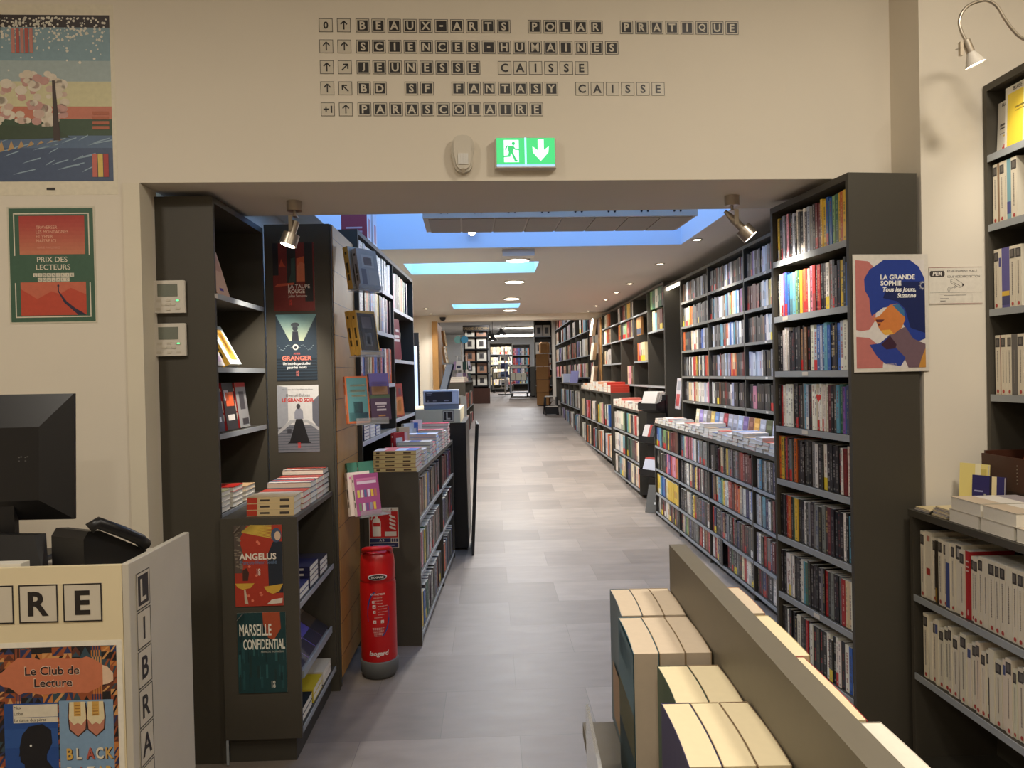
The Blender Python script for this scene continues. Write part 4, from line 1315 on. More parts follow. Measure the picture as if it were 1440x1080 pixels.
# contents of the near left bookcase
T0 = XF((-1.066, 3.032, 0), LA)
faceout(T0 @ XF((0.12, 0.03, 1.847), 0, R(-16)), 0.15, 0.20, 0.024, (196, 160, 132), 'tan book leaning on the top shelf of the narrow bookcase', (150, 104, 76), [(0.1, 0.9, 0.55, 0.9, (176, 132, 104)), (0.3, 0.6, 0.1, 0.16, (80, 60, 130))], 'leaning books in the narrow bookcase')
faceout(T0 @ XF((0.028, 0.05, 1.847), 0, R(-14)), 0.08, 0.10, 0.012, (232, 176, 36), 'small yellow book on the top shelf of the narrow bookcase', None, (), 'leaning books in the narrow bookcase')
faceout(T0 @ XF((0.03, 0.035, 1.557), 0, R(-24)), 0.17, 0.17, 0.02, (224, 216, 214), 'white and yellow book leaning on the second shelf of the narrow bookcase', (222, 200, 60), [(0, 1, 0.36, 0.75, (240, 196, 30)), (0.1, 0.9, 0.1, 0.25, (206, 180, 210))], 'leaning books in the narrow bookcase')
faceout(T0 @ XF((0.25, 0.03, 1.557), 0, R(-28)), 0.15, 0.19, 0.034, (196, 206, 208), 'thick pale blue book with gold figure on the second shelf', (206, 160, 60), [(0.3, 0.8, 0.12, 0.9, (196, 150, 60)), (0.42, 0.66, 0.3, 0.8, (150, 104, 44))], 'leaning books in the narrow bookcase')
fx = [((28, 34, 56), [(0.2, 0.8, 0.2, 0.3, (200, 204, 210)), (0.2, 0.7, 0.55, 0.6, (200, 204, 210)), (0.3, 0.8, 0.75, 0.85, (90, 110, 160))], 'navy lettered paperback on the third shelf of the narrow bookcase'),
      ((34, 30, 34), [(0.2, 0.9, 0.5, 0.8, (220, 92, 40)), (0.1, 0.5, 0.62, 0.84, (190, 190, 196)), (0.2, 0.8, 0.2, 0.32, (222, 216, 206))], 'black and orange paperback on the third shelf of the narrow bookcase'),
      ((150, 148, 146), [(0, 1, 0.9, 1, (176, 34, 34)), (0.25, 0.75, 0.4, 0.8, (70, 66, 70)), (0.3, 0.9, 0.06, 0.2, (60, 56, 60))], 'grey photographic paperback with red top on the third shelf')]
for k, (cv, art, lab) in enumerate(fx):
    faceout(T0 @ XF((0.03 + 0.165 * k, 0.028, 1.292), 0, R(-7)), 0.135, 0.20, 0.02, cv, lab, (160, 34, 34), art, 'paperbacks facing out in the narrow bookcase')
# lowest shelf of the narrow bookcase: piles
WHT, RD = (226, 218, 206), (176, 40, 34)
for k, (n, cv, x) in enumerate(((4, (206, 200, 150), 0.03), (4, (196, 46, 36), 0.19), (3, (214, 176, 130), 0.36))):
    for j in range(n):
        lying(T0 @ XF((x + 0.002 * j, 0.012, 0.977 + j * 0.0205)), 0.125, 0.19, 0.02, cv if j == n - 1 else WHT,
              '%s paperback, %s from bottom of the %s pile on the narrow bookcase base' % ('cream' if cv[1] > 190 else 'red' if cv[0] < 200 else 'tan', ORD[j], ('front', 'middle', 'far')[k]), 'back', group='piles on the narrow bookcase base')

# on the low cabinet
CZ0 = 0.9655
TC = XF((-1.045, 3.03, CZ0))
for j in range(3):
    lying(TC @ XF((0.075, 0.02 + 0.003 * j, j * 0.0245)), 0.185, 0.115, 0.024, (206, 184, 140), 'cream and red spined paperback, ' + ORD[j] + ' from bottom of the pile at the cabinet edge', 'front', (208, 184, 138), 'cream pile at the cabinet edge',
          [(206, 180, 136), (214, 190, 150), (222, 206, 176)] if j == 2 else None)
for k, (n, cv, y) in enumerate(((3, (190, 60, 48), 0.16), (4, (70, 96, 120), 0.29), (4, (150, 40, 40), 0.42), (5, (40, 36, 38), 0.545))):
    for j in range(n):
        lying(TC @ XF((0.075 + 0.003 * (j % 2), y, j * 0.0235)), 0.188, 0.118, 0.023, cv, '%s paperback, %s from bottom of the %s pile back on the cabinet' % (('red', 'blue', 'dark red', 'black')[k], ORD[j], ORD[k + 1]), 'left', group='piles on the low cabinet',
              top=[(220, 206, 190), cv, (200, 70, 52), cv] if j == n - 1 else None)
# inside the low cabinet (open towards the aisle)
T1 = XF((-0.765, 3.012, 0), LA)
for k, (n, cv, x, lab) in enumerate(((2, (44, 46, 96), 0.06, 'navy'), (4, (38, 36, 70), 0.24, 'dark blue'), (3, (60, 54, 60), 0.43, 'charcoal'))):
    for j in range(n):
        lying(T1 @ XF((x, 0.012, 0.622 + j * 0.0225)), 0.16, 0.22, 0.022, cv, '%s paperback, %s from bottom of its pile on the cabinet\u2019s upper shelf' % (lab, ORD[j]), 'left', group='piles on the cabinet upper shelf')
for k, (cv, lab) in enumerate((((60, 74, 110), 'blue'), ((150, 130, 190), 'lilac'), ((96, 86, 170), 'violet'), ((80, 66, 52), 'brown'))):
    lying(T1 @ XF((0.115 + 0.135 * k, 0.034, 0.317), 0, R(35)), 0.13, 0.21, 0.01, cv, lab + ' magazine on the sloping rack inside the low cabinet', 'left', group='magazines on the sloping rack',
          top=[(40, 38, 44), cv, tuple(min(240, x + 40) for x in cv)], name='magazine')
for k, (n, cv, x, lab) in enumerate(((2, (26, 30, 30), 0.06, 'black'), (2, (196, 172, 40), 0.25, 'yellow'), (2, (206, 196, 176), 0.44, 'cream'))):
    for j in range(n):
        lying(T1 @ XF((x, 0.012, 0.132 + j * 0.0285)), 0.17, 0.22, 0.028, cv, '%s paperback, %s of its pile on the cabinet\u2019s bottom shelf' % (lab, ('lower', 'upper')[j]), 'left', group='piles on the cabinet bottom shelf')

# ------------------------------------------------------------------ left corridor: tall case on a deeper low case
TA = R(88.1)
t4, t4b = bookcase('bookcase', (-0.722, 4.312, 0), TA, [1.215, 1.07], 0.30, 2.33, [2.08, 1.80, 1.46, 1.14], 'tall two-bay bookcase behind the slatwall with red boxes on its roof', skip={(1, 0), (1, 1), (1, 2), (1, 3)}, z0=0.0, lip=0.024, plinth=0, edge=mat('pale_shelf_edge', (176, 178, 180), 0.45))
for sz in (2.0, 1.63, 1.2):
    s = MB().box(1.2245, 2.266, 0.004, 0.291, sz - 0.016, sz).build('shelf', CABIN, parent=t4)
    MB().box(1.2245, 2.266, 0, 0.004, sz - 0.024, sz + 0.001).build('shelf_edge', MATS['pale_shelf_edge'], parent=s)
T4 = XF((-0.722, 4.312, 0), TA)


def on4(x, z):
    p = T4 @ Vector((x, 0, z))
    return p.x, p.y, p.z


LB4 = [(0.03, 2.081, 'WWWLWWWwWLWWWWLWLWL', 0.215, 1.15), (0.03, 1.801, 'LwWLNOCbBTLCYbBLWbp k', 0.24, 1.15), (0.03, 1.461, 'CwBbKCCCOBBkrbRBbWROSpO', 0.24, 1.15),
       (1.24, 2.001, 'RpWKkKCOOCG b', 0.27, 0.8), (1.50, 1.631, 'YOYWk', 0.22, 0.12), (1.24, 1.201, 'wGG', 0.24, 0.12)]
for x, z, seq, h, L in LB4:
    px, py, pz = on4(x, z)
    fill(px, py, pz, TA, L, seq, h, 0.18, 'hi', setback=0.012)
faceout(T4 @ XF((1.26, 0.03, 1.632), R(-12), R(-4)), 0.22, 0.30, 0.03, (120, 28, 48), 'dark red book with white title blocks facing out in the bay beyond the slatwall', (40, 30, 34), [(0.3, 0.9, 0.44, 0.5, (226, 214, 206)), (0.3, 0.9, 0.53, 0.6, (226, 214, 206)), (0.62, 0.9, 0.68, 0.74, (226, 214, 206)), (0.05, 0.5, 0.7, 0.95, (70, 50, 56)), (0.1, 0.3, 0.05, 0.5, (90, 40, 60))])
faceout(T4 @ XF((1.42, 0.03, 1.202), R(-10), R(-4)), 0.20, 0.25, 0.04, (140, 44, 40), 'brown and orange book facing out, low in the bay beyond the slatwall', (130, 30, 34), [(0.05, 0.95, 0.05, 0.6, (190, 110, 56)), (0.3, 0.7, 0.15, 0.5, (214, 150, 80)), (0.5, 0.8, 0.66, 0.85, (90, 60, 70))])
# pile of blue books on the lowest shelf
for k, (n, cv, x, lab) in enumerate(((7, (26, 52, 92), 0.12, 'navy'), (4, (206, 206, 214), 0.32, 'white'), (3, (110, 116, 150), 0.5, 'grey-blue'))):
    for j in range(n):
        lying(T4 @ XF((x, 0.012, 1.142 + j * 0.0195)), 0.16, 0.2, 0.019, cv, '%s book, %s from bottom of its pile on the lowest shelf behind the slatwall' % (lab, ORD[j]), 'left', group='piles behind the slatwall',
              top=[(60, 120, 210), (214, 220, 230), (60, 120, 210)] if j == n - 1 and k == 0 else None)
# two boxed sets on its roof
bx = [((198, 96, 92), 0.0, 'red and white boxed set on the roof of the two-bay bookcase behind the slatwall'), ((206, 212, 224), 0.20, 'pale boxed set behind the red one on the two-bay bookcase roof')]
for cv, dx, lab in bx:
    mb = MB().box(0, 0.14, 0, 0.16, 0, 0.26, (212, 216, 228))
    rect(mb, 0.04, 0.11, 0.05, 0.17, -0.0005, (200, 120, 120))
    mb.face([(-0.0005, 0.16, 0), (-0.0005, 0, 0), (-0.0005, 0, 0.26), (-0.0005, 0.16, 0.26)], (166, 60, 70) if dx == 0 else (214, 206, 206))
    for z0, z1 in ((0.05, 0.06), (0.075, 0.085), (0.10, 0.11)):
        mb.face([(-0.001, 0.13, z0), (-0.001, 0.03, z0), (-0.001, 0.03, z1), (-0.001, 0.13, z1)], (222, 190, 190))
    o = mb.build('boxed_set', PRINT, M=T4 @ XF((0.5 + dx, 0.04, 2.331)))
    tag(o, lab, 'box', 'boxed sets on the bookcase roof')

BA = R(87.6)
l5, l5b = bookcase('low_bookcase', (-0.412, 4.29, 0), BA, [1.22, 0.88], 0.31, 0.972, [0.70, 0.39, 0.06], 'low two-bay bookcase beside the extinguisher with stacked books on top', plinth=0.045)
T5 = XF((-0.412, 4.29, 0), BA)
L5 = [['WkNrNkSCYBkkkkk', 'kbkpSYGSLkWkk', 'WkYYBkGGkkkkWkk'], ['WkkrNrkrk', 'kbbkbbkk', 'kWROrkkbTk']]
for bi in range(2):
    for si, sz in enumerate((0.70, 0.39, 0.06)):
        p = T5 @ Vector((l5b[bi] + 0.022, 0, sz + 0.001))
        fill(p.x, p.y, p.z, BA, (l5b[bi + 1] - l5b[bi] - 0.045), L5[bi][si] + rseq(8, 'kKkbSkr'), 0.21, 0.15, 'hi', setback=0.012)
MB().box(0.0, 0.02, -0.003, -0.0005, 0.005, 0.1).build('plinth_clip', SHELF, parent=l5)
TP = T5 @ XF((0, 0, 0.9725))
YEL = (206, 190, 146)
for j in range(5):
    lying(TP @ XF((0.012 + 0.002 * (j % 2), 0.012 + 0.0015 * (j * 7 % 4), j * 0.0237)), 0.155, 0.238, 0.0232, (150, 96, 60), 'yellow-spined book, ' + ORD[j] + ' from bottom of the pile above the extinguisher sign', 'left', (214, 196, 140), 'yellow-spined pile above the extinguisher sign',
          top=[(70, 110, 190), (196, 214, 236), (216, 80, 76), (226, 214, 206)] if j == 4 else None)
for k, (n, cv, x, y, tp) in enumerate(((5, (196, 60, 66), 0.175, 0.02, (214, 80, 84)), (4, (80, 96, 150), 0.36, 0.01, (220, 206, 200)), (2, (70, 110, 100), 0.5, 0.005, (64, 100, 92)), (5, (50, 60, 120), 0.66, 0.01, (200, 190, 180)),
                                       (4, (200, 70, 74), 0.83, 0.01, (206, 84, 90)), (6, (90, 150, 210), 1.02, 0.01, (220, 220, 230)), (4, (40, 40, 70), 1.2, 0.01, (60, 60, 110)), (6, (190, 60, 60), 1.42, 0.01, (206, 110, 110)),
                                       (5, (60, 60, 66), 1.62, 0.01, (214, 200, 200)), (7, (176, 40, 60), 1.85, 0.01, (200, 60, 80)))):
    for j in range(n):
        lab = ('red', 'blue', 'green', 'navy', 'coral', 'light blue', 'dark blue', 'brick red', 'charcoal', 'crimson')[k]
        lying(TP @ XF((x, y + 0.003 * (j % 2), j * 0.022)), 0.145, 0.215, 0.0216, cv, '%s book, %s from bottom of the %s pile beyond the yellow-spined pile' % (lab, ORD[j], ORD[k]), 'back', group='piles on the low bookcase by the extinguisher',
              top=[tp, cv, tp] if j == n - 1 else None)
# upright small books at the back of that top
for k, (cv, h, lab) in enumerate((((188, 40, 40), 0.17, 'red upright book'), ((206, 196, 150), 0.19, 'cream upright book'), ((214, 206, 190), 0.2, 'white upright book'), ((60, 110, 180), 0.19, 'blue upright book'), ((226, 220, 212), 0.2, 'white and red upright book'))):
    faceout(TP @ XF((0.66 + 0.22 * k, 0.245, 0.001), R(-30)), 0.11, h, 0.024, cv, lab + ' at the back of the low bookcase beside the tall case', cv, [(0.2, 0.8, 0.5, 0.8, (220, 214, 204)), (0.2, 0.8, 0.2, 0.3, (60, 56, 60))], 'upright books behind the piles')

# ------------------------------------------------------------------ fire extinguisher and its sign
fe = empty('fire_extinguisher', (-0.592, 3.90, 0), R(8), 'red fire extinguisher in a plastic cover on the floor', 'fire extinguisher')
RB = 0.088
MB().lathe([(0.0, 0.0), (0.078, 0.0), (0.082, 0.012), (0.094, 0.03), (0.096, 0.085), (0.09, 0.09), (0.0, 0.09)], n=40).build('base', RUBBER, parent=fe)
MB().lathe([(RB, 0.088), (RB + 0.002, 0.10), (RB + 0.002, 0.47), (RB - 0.001, 0.48), (RB - 0.001, 0.485), (RB + 0.001, 0.49)], n=48).build('body', REDP, parent=fe)
mb = MB()
vs, fs = [], []
n = 40
prof = [(0.49, 1.0), (0.56, 0.985), (0.60, 0.95), (0.625, 0.86), (0.635, 0.7)]
for z, k in prof:
    for i in range(n):
        a = 2 * math.pi * i / n
        vs.append((RB * k * math.cos(a), RB * k * math.sin(a) * (1 if z < 0.58 else 0.9), z))
for q in range(len(prof) - 1):
    for i in range(n):
        j = (i + 1) % n
        fs.append((q * n + i, q * n + j, (q + 1) * n + j, (q + 1) * n + i))
fs.append(tuple(range((len(prof) - 1) * n, len(prof) * n)))
mb.mesh(vs, fs, smooth=True)
mb.build('cover', REDP, parent=fe)
MB().tube([(-0.062, -0.02, 0.62), (-0.064, -0.055, 0.645), (-0.05, -0.085, 0.655), (0.0, -0.094, 0.657), (0.05, -0.085, 0.655), (0.064, -0.055, 0.645), (0.062, -0.02, 0.62)], 0.013, 12).build('handle', REDP, parent=fe)


def wrap(p, rad=RB + 0.0028):
    a = p[0] / rad
    k = rad - p[1] - 0.0
    return (k * math.sin(a), -k * math.cos(a), p[2])


mb = MB()
wh, bl = (226, 212, 206), (48, 62, 128)
for i in range(60):
    a0, a1 = 2 * math.pi * i / 60, 2 * math.pi * (i + 1) / 60
    am = math.degrees((a0 + a1) / 2) % 360
    if 100 < am < 200 or 285 < am < 375 or am < 15:
        th = 0.0075 if (110 < am < 170 or 290 < am < 350) else 0.003
        mb.face([wrap((math.cos(a) * (0.055 + s_), 0, 0.33 + math.sin(a) * (0.115 + s_))) for a, s_ in ((a0, -th / 2), (a0, th / 2), (a1, th / 2), (a1, -th / 2))], bl)
mb.text('Isogard', 0.0, 0.125, 0.022, 0, wh, 'c', 1.05, 0.03, shear=0.15, warp=wrap)
mb.text('EXTINCTEUR', 0.0, 0.425, 0.0085, 0, wh, 'c', 1, 0.02, warp=wrap)
rr_ = random.Random(5)
for k in range(15):
    z = 0.41 - k * 0.014 if k < 8 else 0.26 - (k - 8) * 0.0065
    L = rr_.uniform(0.03, 0.05) if k < 8 else 0.06 - 0.003 * (k - 8)
    x0 = (0.0 if k in (3, 4, 5, 6) else -L / 2)
    nseg = 6
    for q in range(nseg):
        xa, xb = x0 + L * q / nseg, x0 + L * (q + 0.8) / nseg
        mb.face([wrap((xa, 0, z)), wrap((xb, 0, z)), wrap((xb, 0, z + 0.0028)), wrap((xa, 0, z + 0.0028))], (206, 170, 164))
for xa, za, s in ((-0.03, 0.385, 0.012), (-0.028, 0.36, 0.016), (-0.026, 0.335, 0.013), (-0.026, 0.285, 0.015), (0.012, 0.285, 0.015)):
    mb.face([wrap((xa, 0, za)), wrap((xa + s, 0, za)), wrap((xa + s, 0, za + s)), wrap((xa, 0, za + s))], wh)
    mb.face([wrap((xa + s * 0.3, -0.0004, za + s * 0.2)), wrap((xa + s * 0.7, -0.0004, za + s * 0.2)), wrap((xa + s * 0.55, -0.0004, za + s * 0.8))], (150, 30, 30))
mb.build('lettering', PRINT, parent=fe)
mb = MB()
mb.prism([(0.046 * math.cos(R(15 * q)), 0.515 + 0.014 * math.sin(R(15 * q))) for q in range(24)], -0.0945, -0.07, (206, 202, 200))
mb.prism([(0.042 * math.cos(R(15 * q)), 0.515 + 0.0115 * math.sin(R(15 * q))) for q in range(24)], -0.0952, -0.0944, (34, 30, 32))
mb.text('ISOGARD', 0, 0.5105, 0.009, -0.0957, (222, 216, 210), 'c', 1.1, 0.03)
mb.build('maker_plate', PRINT, parent=fe)

mb = MB().box(0, 0.165, -0.002, 0, 0, 0.225, (214, 206, 192))
rd = (190, 34, 34)
rect(mb, 0.004, 0.161, 0.058, 0.205, -0.0024, rd)
mb.text('EXTINCTEUR', 0.0825, 0.209, 0.0105, -0.0024, (110, 40, 38), 'c', 1.12, 0.02)
rect(mb, 0.004, 0.12, 0.032, 0.054, -0.0024, (40, 48, 88))
rect(mb, 0.004, 0.161, 0.004, 0.028, -0.0024, (40, 48, 88))
mb.text('A B', 0.07, 0.038, 0.012, -0.003, (226, 222, 214), 'c', 1, 0.02)
rect(mb, 0.02, 0.14, 0.012, 0.018, -0.003, (150, 150, 170))
for k in range(3):
    rect(mb, 0.125 + k * 0.0125, 0.1345 + k * 0.0125, 0.034, 0.052, -0.003, (40, 48, 88))
cw = (226, 218, 204)
mb.poly([(0.02, 0.066), (0.066, 0.066), (0.066, 0.15), (0.06, 0.163), (0.05, 0.168), (0.05, 0.178), (0.036, 0.178), (0.036, 0.168), (0.026, 0.163), (0.02, 0.15)], -0.003, cw)
mb.poly([(0.036, 0.178), (0.06, 0.182), (0.06, 0.19), (0.034, 0.196), (0.016, 0.180), (0.011, 0.160), (0.017, 0.158), (0.023, 0.174), (0.036, 0.186)], -0.0032, cw)
rect(mb, 0.024, 0.062, 0.122, 0.142, -0.0034, rd)
rect(mb, 0.088, 0.152, 0.066, 0.092, -0.003, cw)
for k in range(4):
    z = 0.1 + k * 0.021
    mb.poly([(0.112, z + 0.018), (0.122, z + 0.008), (0.138, z + 0.004), (0.15, z), (0.146, z + 0.012), (0.132, z + 0.016), (0.118, z + 0.026)], -0.003, cw)
tag(mb.build('safety_sign', PRINT, M=T5 @ XF((-0.0005, 0.282, 0.551), R(-90))), 'red EXTINCTEUR sign on the low bookcase end above the extinguisher', 'sign')
# ------------------------------------------------------------------ cash desk in front on the left
DX, DY, DZ = -0.974, 2.071, 1.02
dk = empty('cash_desk', (DX, DY, 0), 0, 'cream cash desk with lettered tiles in the front room', 'desk')
MB().box(-1.1, -0.019, 0, 0.019, 0.0, DZ - 0.004).build('front_panel', CREAM, parent=dk)
MB().bevbox(-0.0185, 0, 0, 0.415, 0.0, DZ, 0.002).build('side_panel', GREYSIDE, parent=dk)
MB().box(-1.08, -0.019, 0.02, 0.40, 0.955, 0.975).build('desktop', GREYSIDE, parent=dk)
MB().box(-1.1, -1.08, 0.02, 0.40, 0, 0.95).build('end_panel', CREAM, parent=dk)
for k, ch in enumerate('IRE'):
    tile('letter_tile', XF((-1.378 + 0.1155 * k, DY - 0.0008, 0.869)), 0.1025, 0.1025, ch, False, 'large white tile lettered ' + ch + ' on the front of the cream cash desk', 'sign tile', 'letter tiles on the cash desk', bold=0.03)
for k, ch in enumerate('LIBRAIR'):
    tile('letter_tile', XF((DX + 0.0008, 2.107, 0.879 - 0.107 * k), R(90)), 0.083, 0.103, ch, k == 0, ('black' if k == 0 else 'white') + ' tile lettered ' + ch + ', ' + ORD[k] + ' from the top of the desk side', 'sign tile', 'letter tiles on the desk side', size=0.06, bold=0.02, sx=0.9)


def d_club(mb, y):
    w, h = 0.338, 0.48
    rr_ = random.Random(11)
    x0, x1, z0, z1 = 0.006, 0.324, 0.02, 0.466
    rect(mb, x0, x1, z0, z1, y, (62, 40, 32))
    pal = [(44, 54, 92), (150, 78, 44), (190, 120, 62), (36, 30, 30), (96, 52, 38), (54, 74, 84), (206, 150, 90), (30, 26, 28)]
    xx = x0
    while xx < x1 - 0.004:
        wd = min(rr_.uniform(0.014, 0.034), x1 - xx)
        zz = z0
        kind = rr_.randint(0, 2)
        while zz < z1 - 0.004:
            hh = min(rr_.uniform(0.012, 0.03), z1 - zz)
            a, b_ = rr_.choice(pal), rr_.choice(pal)
            rect(mb, xx, xx + wd, zz, zz + hh, y - 0.0002, a)
            if kind == 0:
                mb.poly([(xx, zz), (xx + wd, zz), (xx + wd / 2, zz + hh)], y - 0.0004, b_)
            elif kind == 1:
                for q in range(4):
                    rect(mb, xx + wd * q / 4, xx + wd * (q + 0.5) / 4, zz, zz + hh, y - 0.0004, b_)
            else:
                mb.poly([(xx, zz), (xx + wd * 0.3, zz), (xx + wd, zz + hh), (xx + wd * 0.7, zz + hh)], y - 0.0004, b_)
            zz += hh
        xx += wd
    edge = [(0.012, 0.395)]
    top, bot = [], []
    for i in range(23):
        x = 0.012 + (0.314 - 0.012) * i / 22
        env = min(1, min(i, 22 - i) / 4)
        top.append((x, 0.395 + 0.042 * env + rr_.uniform(-0.004, 0.004)))
        bot.append((x, 0.375 - 0.032 * env + rr_.uniform(-0.004, 0.004)))
    for i in range(22):
        cc = (222, 190, 160) if i > 19 else (198, 116, 82)
        mb.poly([bot[i], bot[i + 1], top[i + 1], top[i]], y - 0.0006, cc)
    for s, x, z in (('Le Club de', 0.155, 0.393), ('Lecture', 0.157, 0.361)):
        mb.text(s, x, z - 0.001, 0.0235, y - 0.0009, (228, 200, 176), 'c', 0.98, 0.035)
        mb.text(s, x, z, 0.0215, y - 0.0013, (48, 30, 30), 'c', 1.06, 0.012)
    # left book cover
    rect(mb, 0.026, 0.166, z0, 0.318, y - 0.0006, (36, 74, 140))
    rect(mb, 0.026, 0.166, 0.2, 0.25, y - 0.0007, (44, 84, 150))
    rect(mb, 0.05, 0.166, 0.281, 0.314, y - 0.0008, (216, 206, 184))
    rect(mb, 0.05, 0.166, 0.266, 0.280, y - 0.0008, (216, 206, 184))
    mb.text('Max', 0.052, 0.303, 0.0085, y - 0.001, (30, 30, 34))
    mb.text('Lobe', 0.052, 0.287, 0.0085, y - 0.001, (30, 30, 34))
    mb.text('La danse des p\u00e8res', 0.053, 0.2695, 0.0085, y - 0.001, (50, 50, 54), sx=0.9)
    mb.poly([(0.064, 0.2), (0.072, 0.235), (0.09, 0.256), (0.125, 0.262), (0.148, 0.245), (0.15, 0.21), (0.135, 0.18), (0.135, 0.165), (0.16, 0.13), (0.166, 0.09), (0.166, z0), (0.066, z0), (0.066, 0.08), (0.078, 0.12), (0.076, 0.155), (0.066, 0.162)], y - 0.0009, (22, 22, 28))
    mb.poly([(0.064, 0.2), (0.066, 0.198), (0.062, 0.176), (0.078, 0.19)], y - 0.0010, (22, 22, 28))
    mb.disc(0.094, 0.205, 0.003, 0.0035, y - 0.0012, (216, 214, 206), n=10)
    mb.text('ZOE', 0.057, 0.026, 0.008, y - 0.001, (206, 204, 196), sx=0.9)
    # right book cover
    rect(mb, 0.17, 0.312, z0, 0.322, y - 0.0006, (126, 156, 184))
    for cx in (0.218, 0.266):
        pts = [(cx - 0.02, 0.318), (cx - 0.023, 0.28), (cx - 0.02, 0.245), (cx, 0.226), (cx + 0.02, 0.245), (cx + 0.023, 0.28), (cx + 0.02, 0.318)]
        mb.poly([(cx + (x - cx) * 1.14, z - 0.003) for x, z in pts], y - 0.0008, (58, 40, 36))
        mb.poly(pts, y - 0.0010, (190, 124, 100))
        mb.poly([(cx - 0.0205, 0.318), (cx - 0.0225, 0.272), (cx - 0.01, 0.256), (cx, 0.262), (cx + 0.01, 0.256), (cx + 0.0225, 0.272), (cx + 0.0205, 0.318)], y - 0.0012, (222, 206, 164))
        rect(mb, cx - 0.009, cx + 0.009, 0.28, 0.318, y - 0.0014, (206, 160, 80))
        for q in range(4):
            rect(mb, cx - 0.007, cx + 0.007, 0.283 + q * 0.008, 0.285 + q * 0.008, y - 0.0016, (150, 104, 50))
    for s, z in (('BLACK', 0.165), ('BAZAR', 0.115)):
        for i, ch in enumerate(s):
            cc = [(214, 170, 80), (222, 212, 186), (176, 90, 76), (222, 212, 186), (206, 164, 90)][(i + (s[1] == 'A')) % 5]
            mb.text(ch, 0.187 + i * 0.0255 + 0.002, z - 0.002, 0.029, y - 0.0009, (60, 40, 34), 'l', 0.72, 0.03)
            mb.text(ch, 0.187 + i * 0.0255, z, 0.029, y - 0.0013, cc, 'l', 0.72, 0.03)
    mb.text('ALAIN MABANCKOU', 0.241, 0.075, 0.0145, y - 0.001, (44, 44, 50), 'c', 0.68, 0.02)


poster('club_poster', XF((-1.335, DY - 0.0008, 0.338)), 0.338, 0.48, 'African-patterned poster reading Le Club de Lecture on the cash desk front', d_club, bg=(234, 226, 208))

mo = empty('monitor', (-1.38, 2.33, 0.975), R(4), 'black monitor seen from behind on the cash desk', 'monitor')
TT = XF((0, 0, 0), 0, R(-3))
mb = MB()
vs = [(-0.30, 0, 0.13), (0.127, 0, 0.122), (0.127, 0, 0.498), (-0.30, 0, 0.50), (-0.30, -0.012, 0.13), (0.127, -0.012, 0.122), (0.127, -0.012, 0.498), (-0.30, -0.012, 0.50), (-0.19, -0.05, 0.185), (0.045, -0.05, 0.185), (0.045, -0.05, 0.40), (-0.19, -0.05, 0.40)]
mb.mesh(vs, [(0, 1, 2, 3)[::-1], (0, 1, 5, 4), (1, 2, 6, 5), (2, 3, 7, 6), (3, 0, 4, 7), (4, 5, 9, 8), (5, 6, 10, 9), (6, 7, 11, 10), (7, 4, 8, 11), (8, 9, 10, 11)], T=TT)
mb.build('housing', BLACK, parent=mo)
mk = MB()
for mx_, mz_ in ((-0.012, 0.3), (-0.012, 0.31), (0.006, 0.3), (0.006, 0.31), (-0.006, 0.312), (0.012, 0.312)):
    mk.box(mx_, mx_ + 0.004, -0.0512, -0.0502, mz_, mz_ + 0.003, (92, 90, 88), 0, TT)
mk.build('maker_mark', PRINT, parent=mo)
MB().box(-0.10, -0.03, -0.03, -0.005, 0.02, 0.2, T=None).build('stand_neck', BLACK, parent=mo)
MB().bevbox(-0.18, 0.05, -0.06, 0.11, 0.001, 0.016, 0.004).build('stand_base', BLACK, parent=mo)

pt = empty('payment_screen', (-1.365, 2.17, 0.9755), R(-3), 'low black tilted till screen in front of the monitor', 'till screen')
mb = MB()
mb.mesh([(-0.135, 0, 0.012), (0.11, 0, 0.012), (0.06, 0.045, 0.10), (-0.10, 0.045, 0.105), (-0.135, 0.03, 0.0), (0.11, 0.03, 0.0), (0.08, 0.07, 0.10), (-0.12, 0.07, 0.105)], BOX_F)
mb.build('screen_back', BLACK, parent=pt)
MB().bevbox(-0.10, 0.12, -0.02, 0.06, 0.0, 0.012, 0.004).build('foot', BLACK, parent=pt)

ph = empty('desk_telephone', (-1.135, 2.25, 0.9755), R(62), 'black desk telephone behind the desk side panel', 'telephone')
MB().prism([(-0.10, 0.0), (0.10, 0.0), (0.095, 0.03), (-0.05, 0.115), (-0.085, 0.12), (-0.10, 0.10)], -0.07, 0.07).build('base', BLACK, parent=ph)
MB().tube([(-0.088, -0.078, 0.128), (-0.07, -0.088, 0.142), (0.0, -0.092, 0.105), (0.06, -0.088, 0.07), (0.085, -0.08, 0.048)], 0.017, 10).build('handset', BLACK, parent=ph)
kb = MB()
for i in range(4):
    for j in range(3):
        kb.box(0.0 + 0.02 * i, 0.014 + 0.02 * i, -0.035 + 0.024 * j, -0.018 + 0.024 * j, 0.078 - 0.0115 * i, 0.086 - 0.0115 * i)
kb.build('keypad', BLACKM, parent=ph)
mb = MB().box(-1.41, -1.27, 2.095, 2.135, 0.9755, 1.022, (226, 220, 206))
rect(mb, -1.40, -1.375, 0.99, 1.0, 2.0945, (60, 54, 60))
tag(mb.build('card_box', PRINT), 'small open white box of papers on the cash desk edge', 'box')

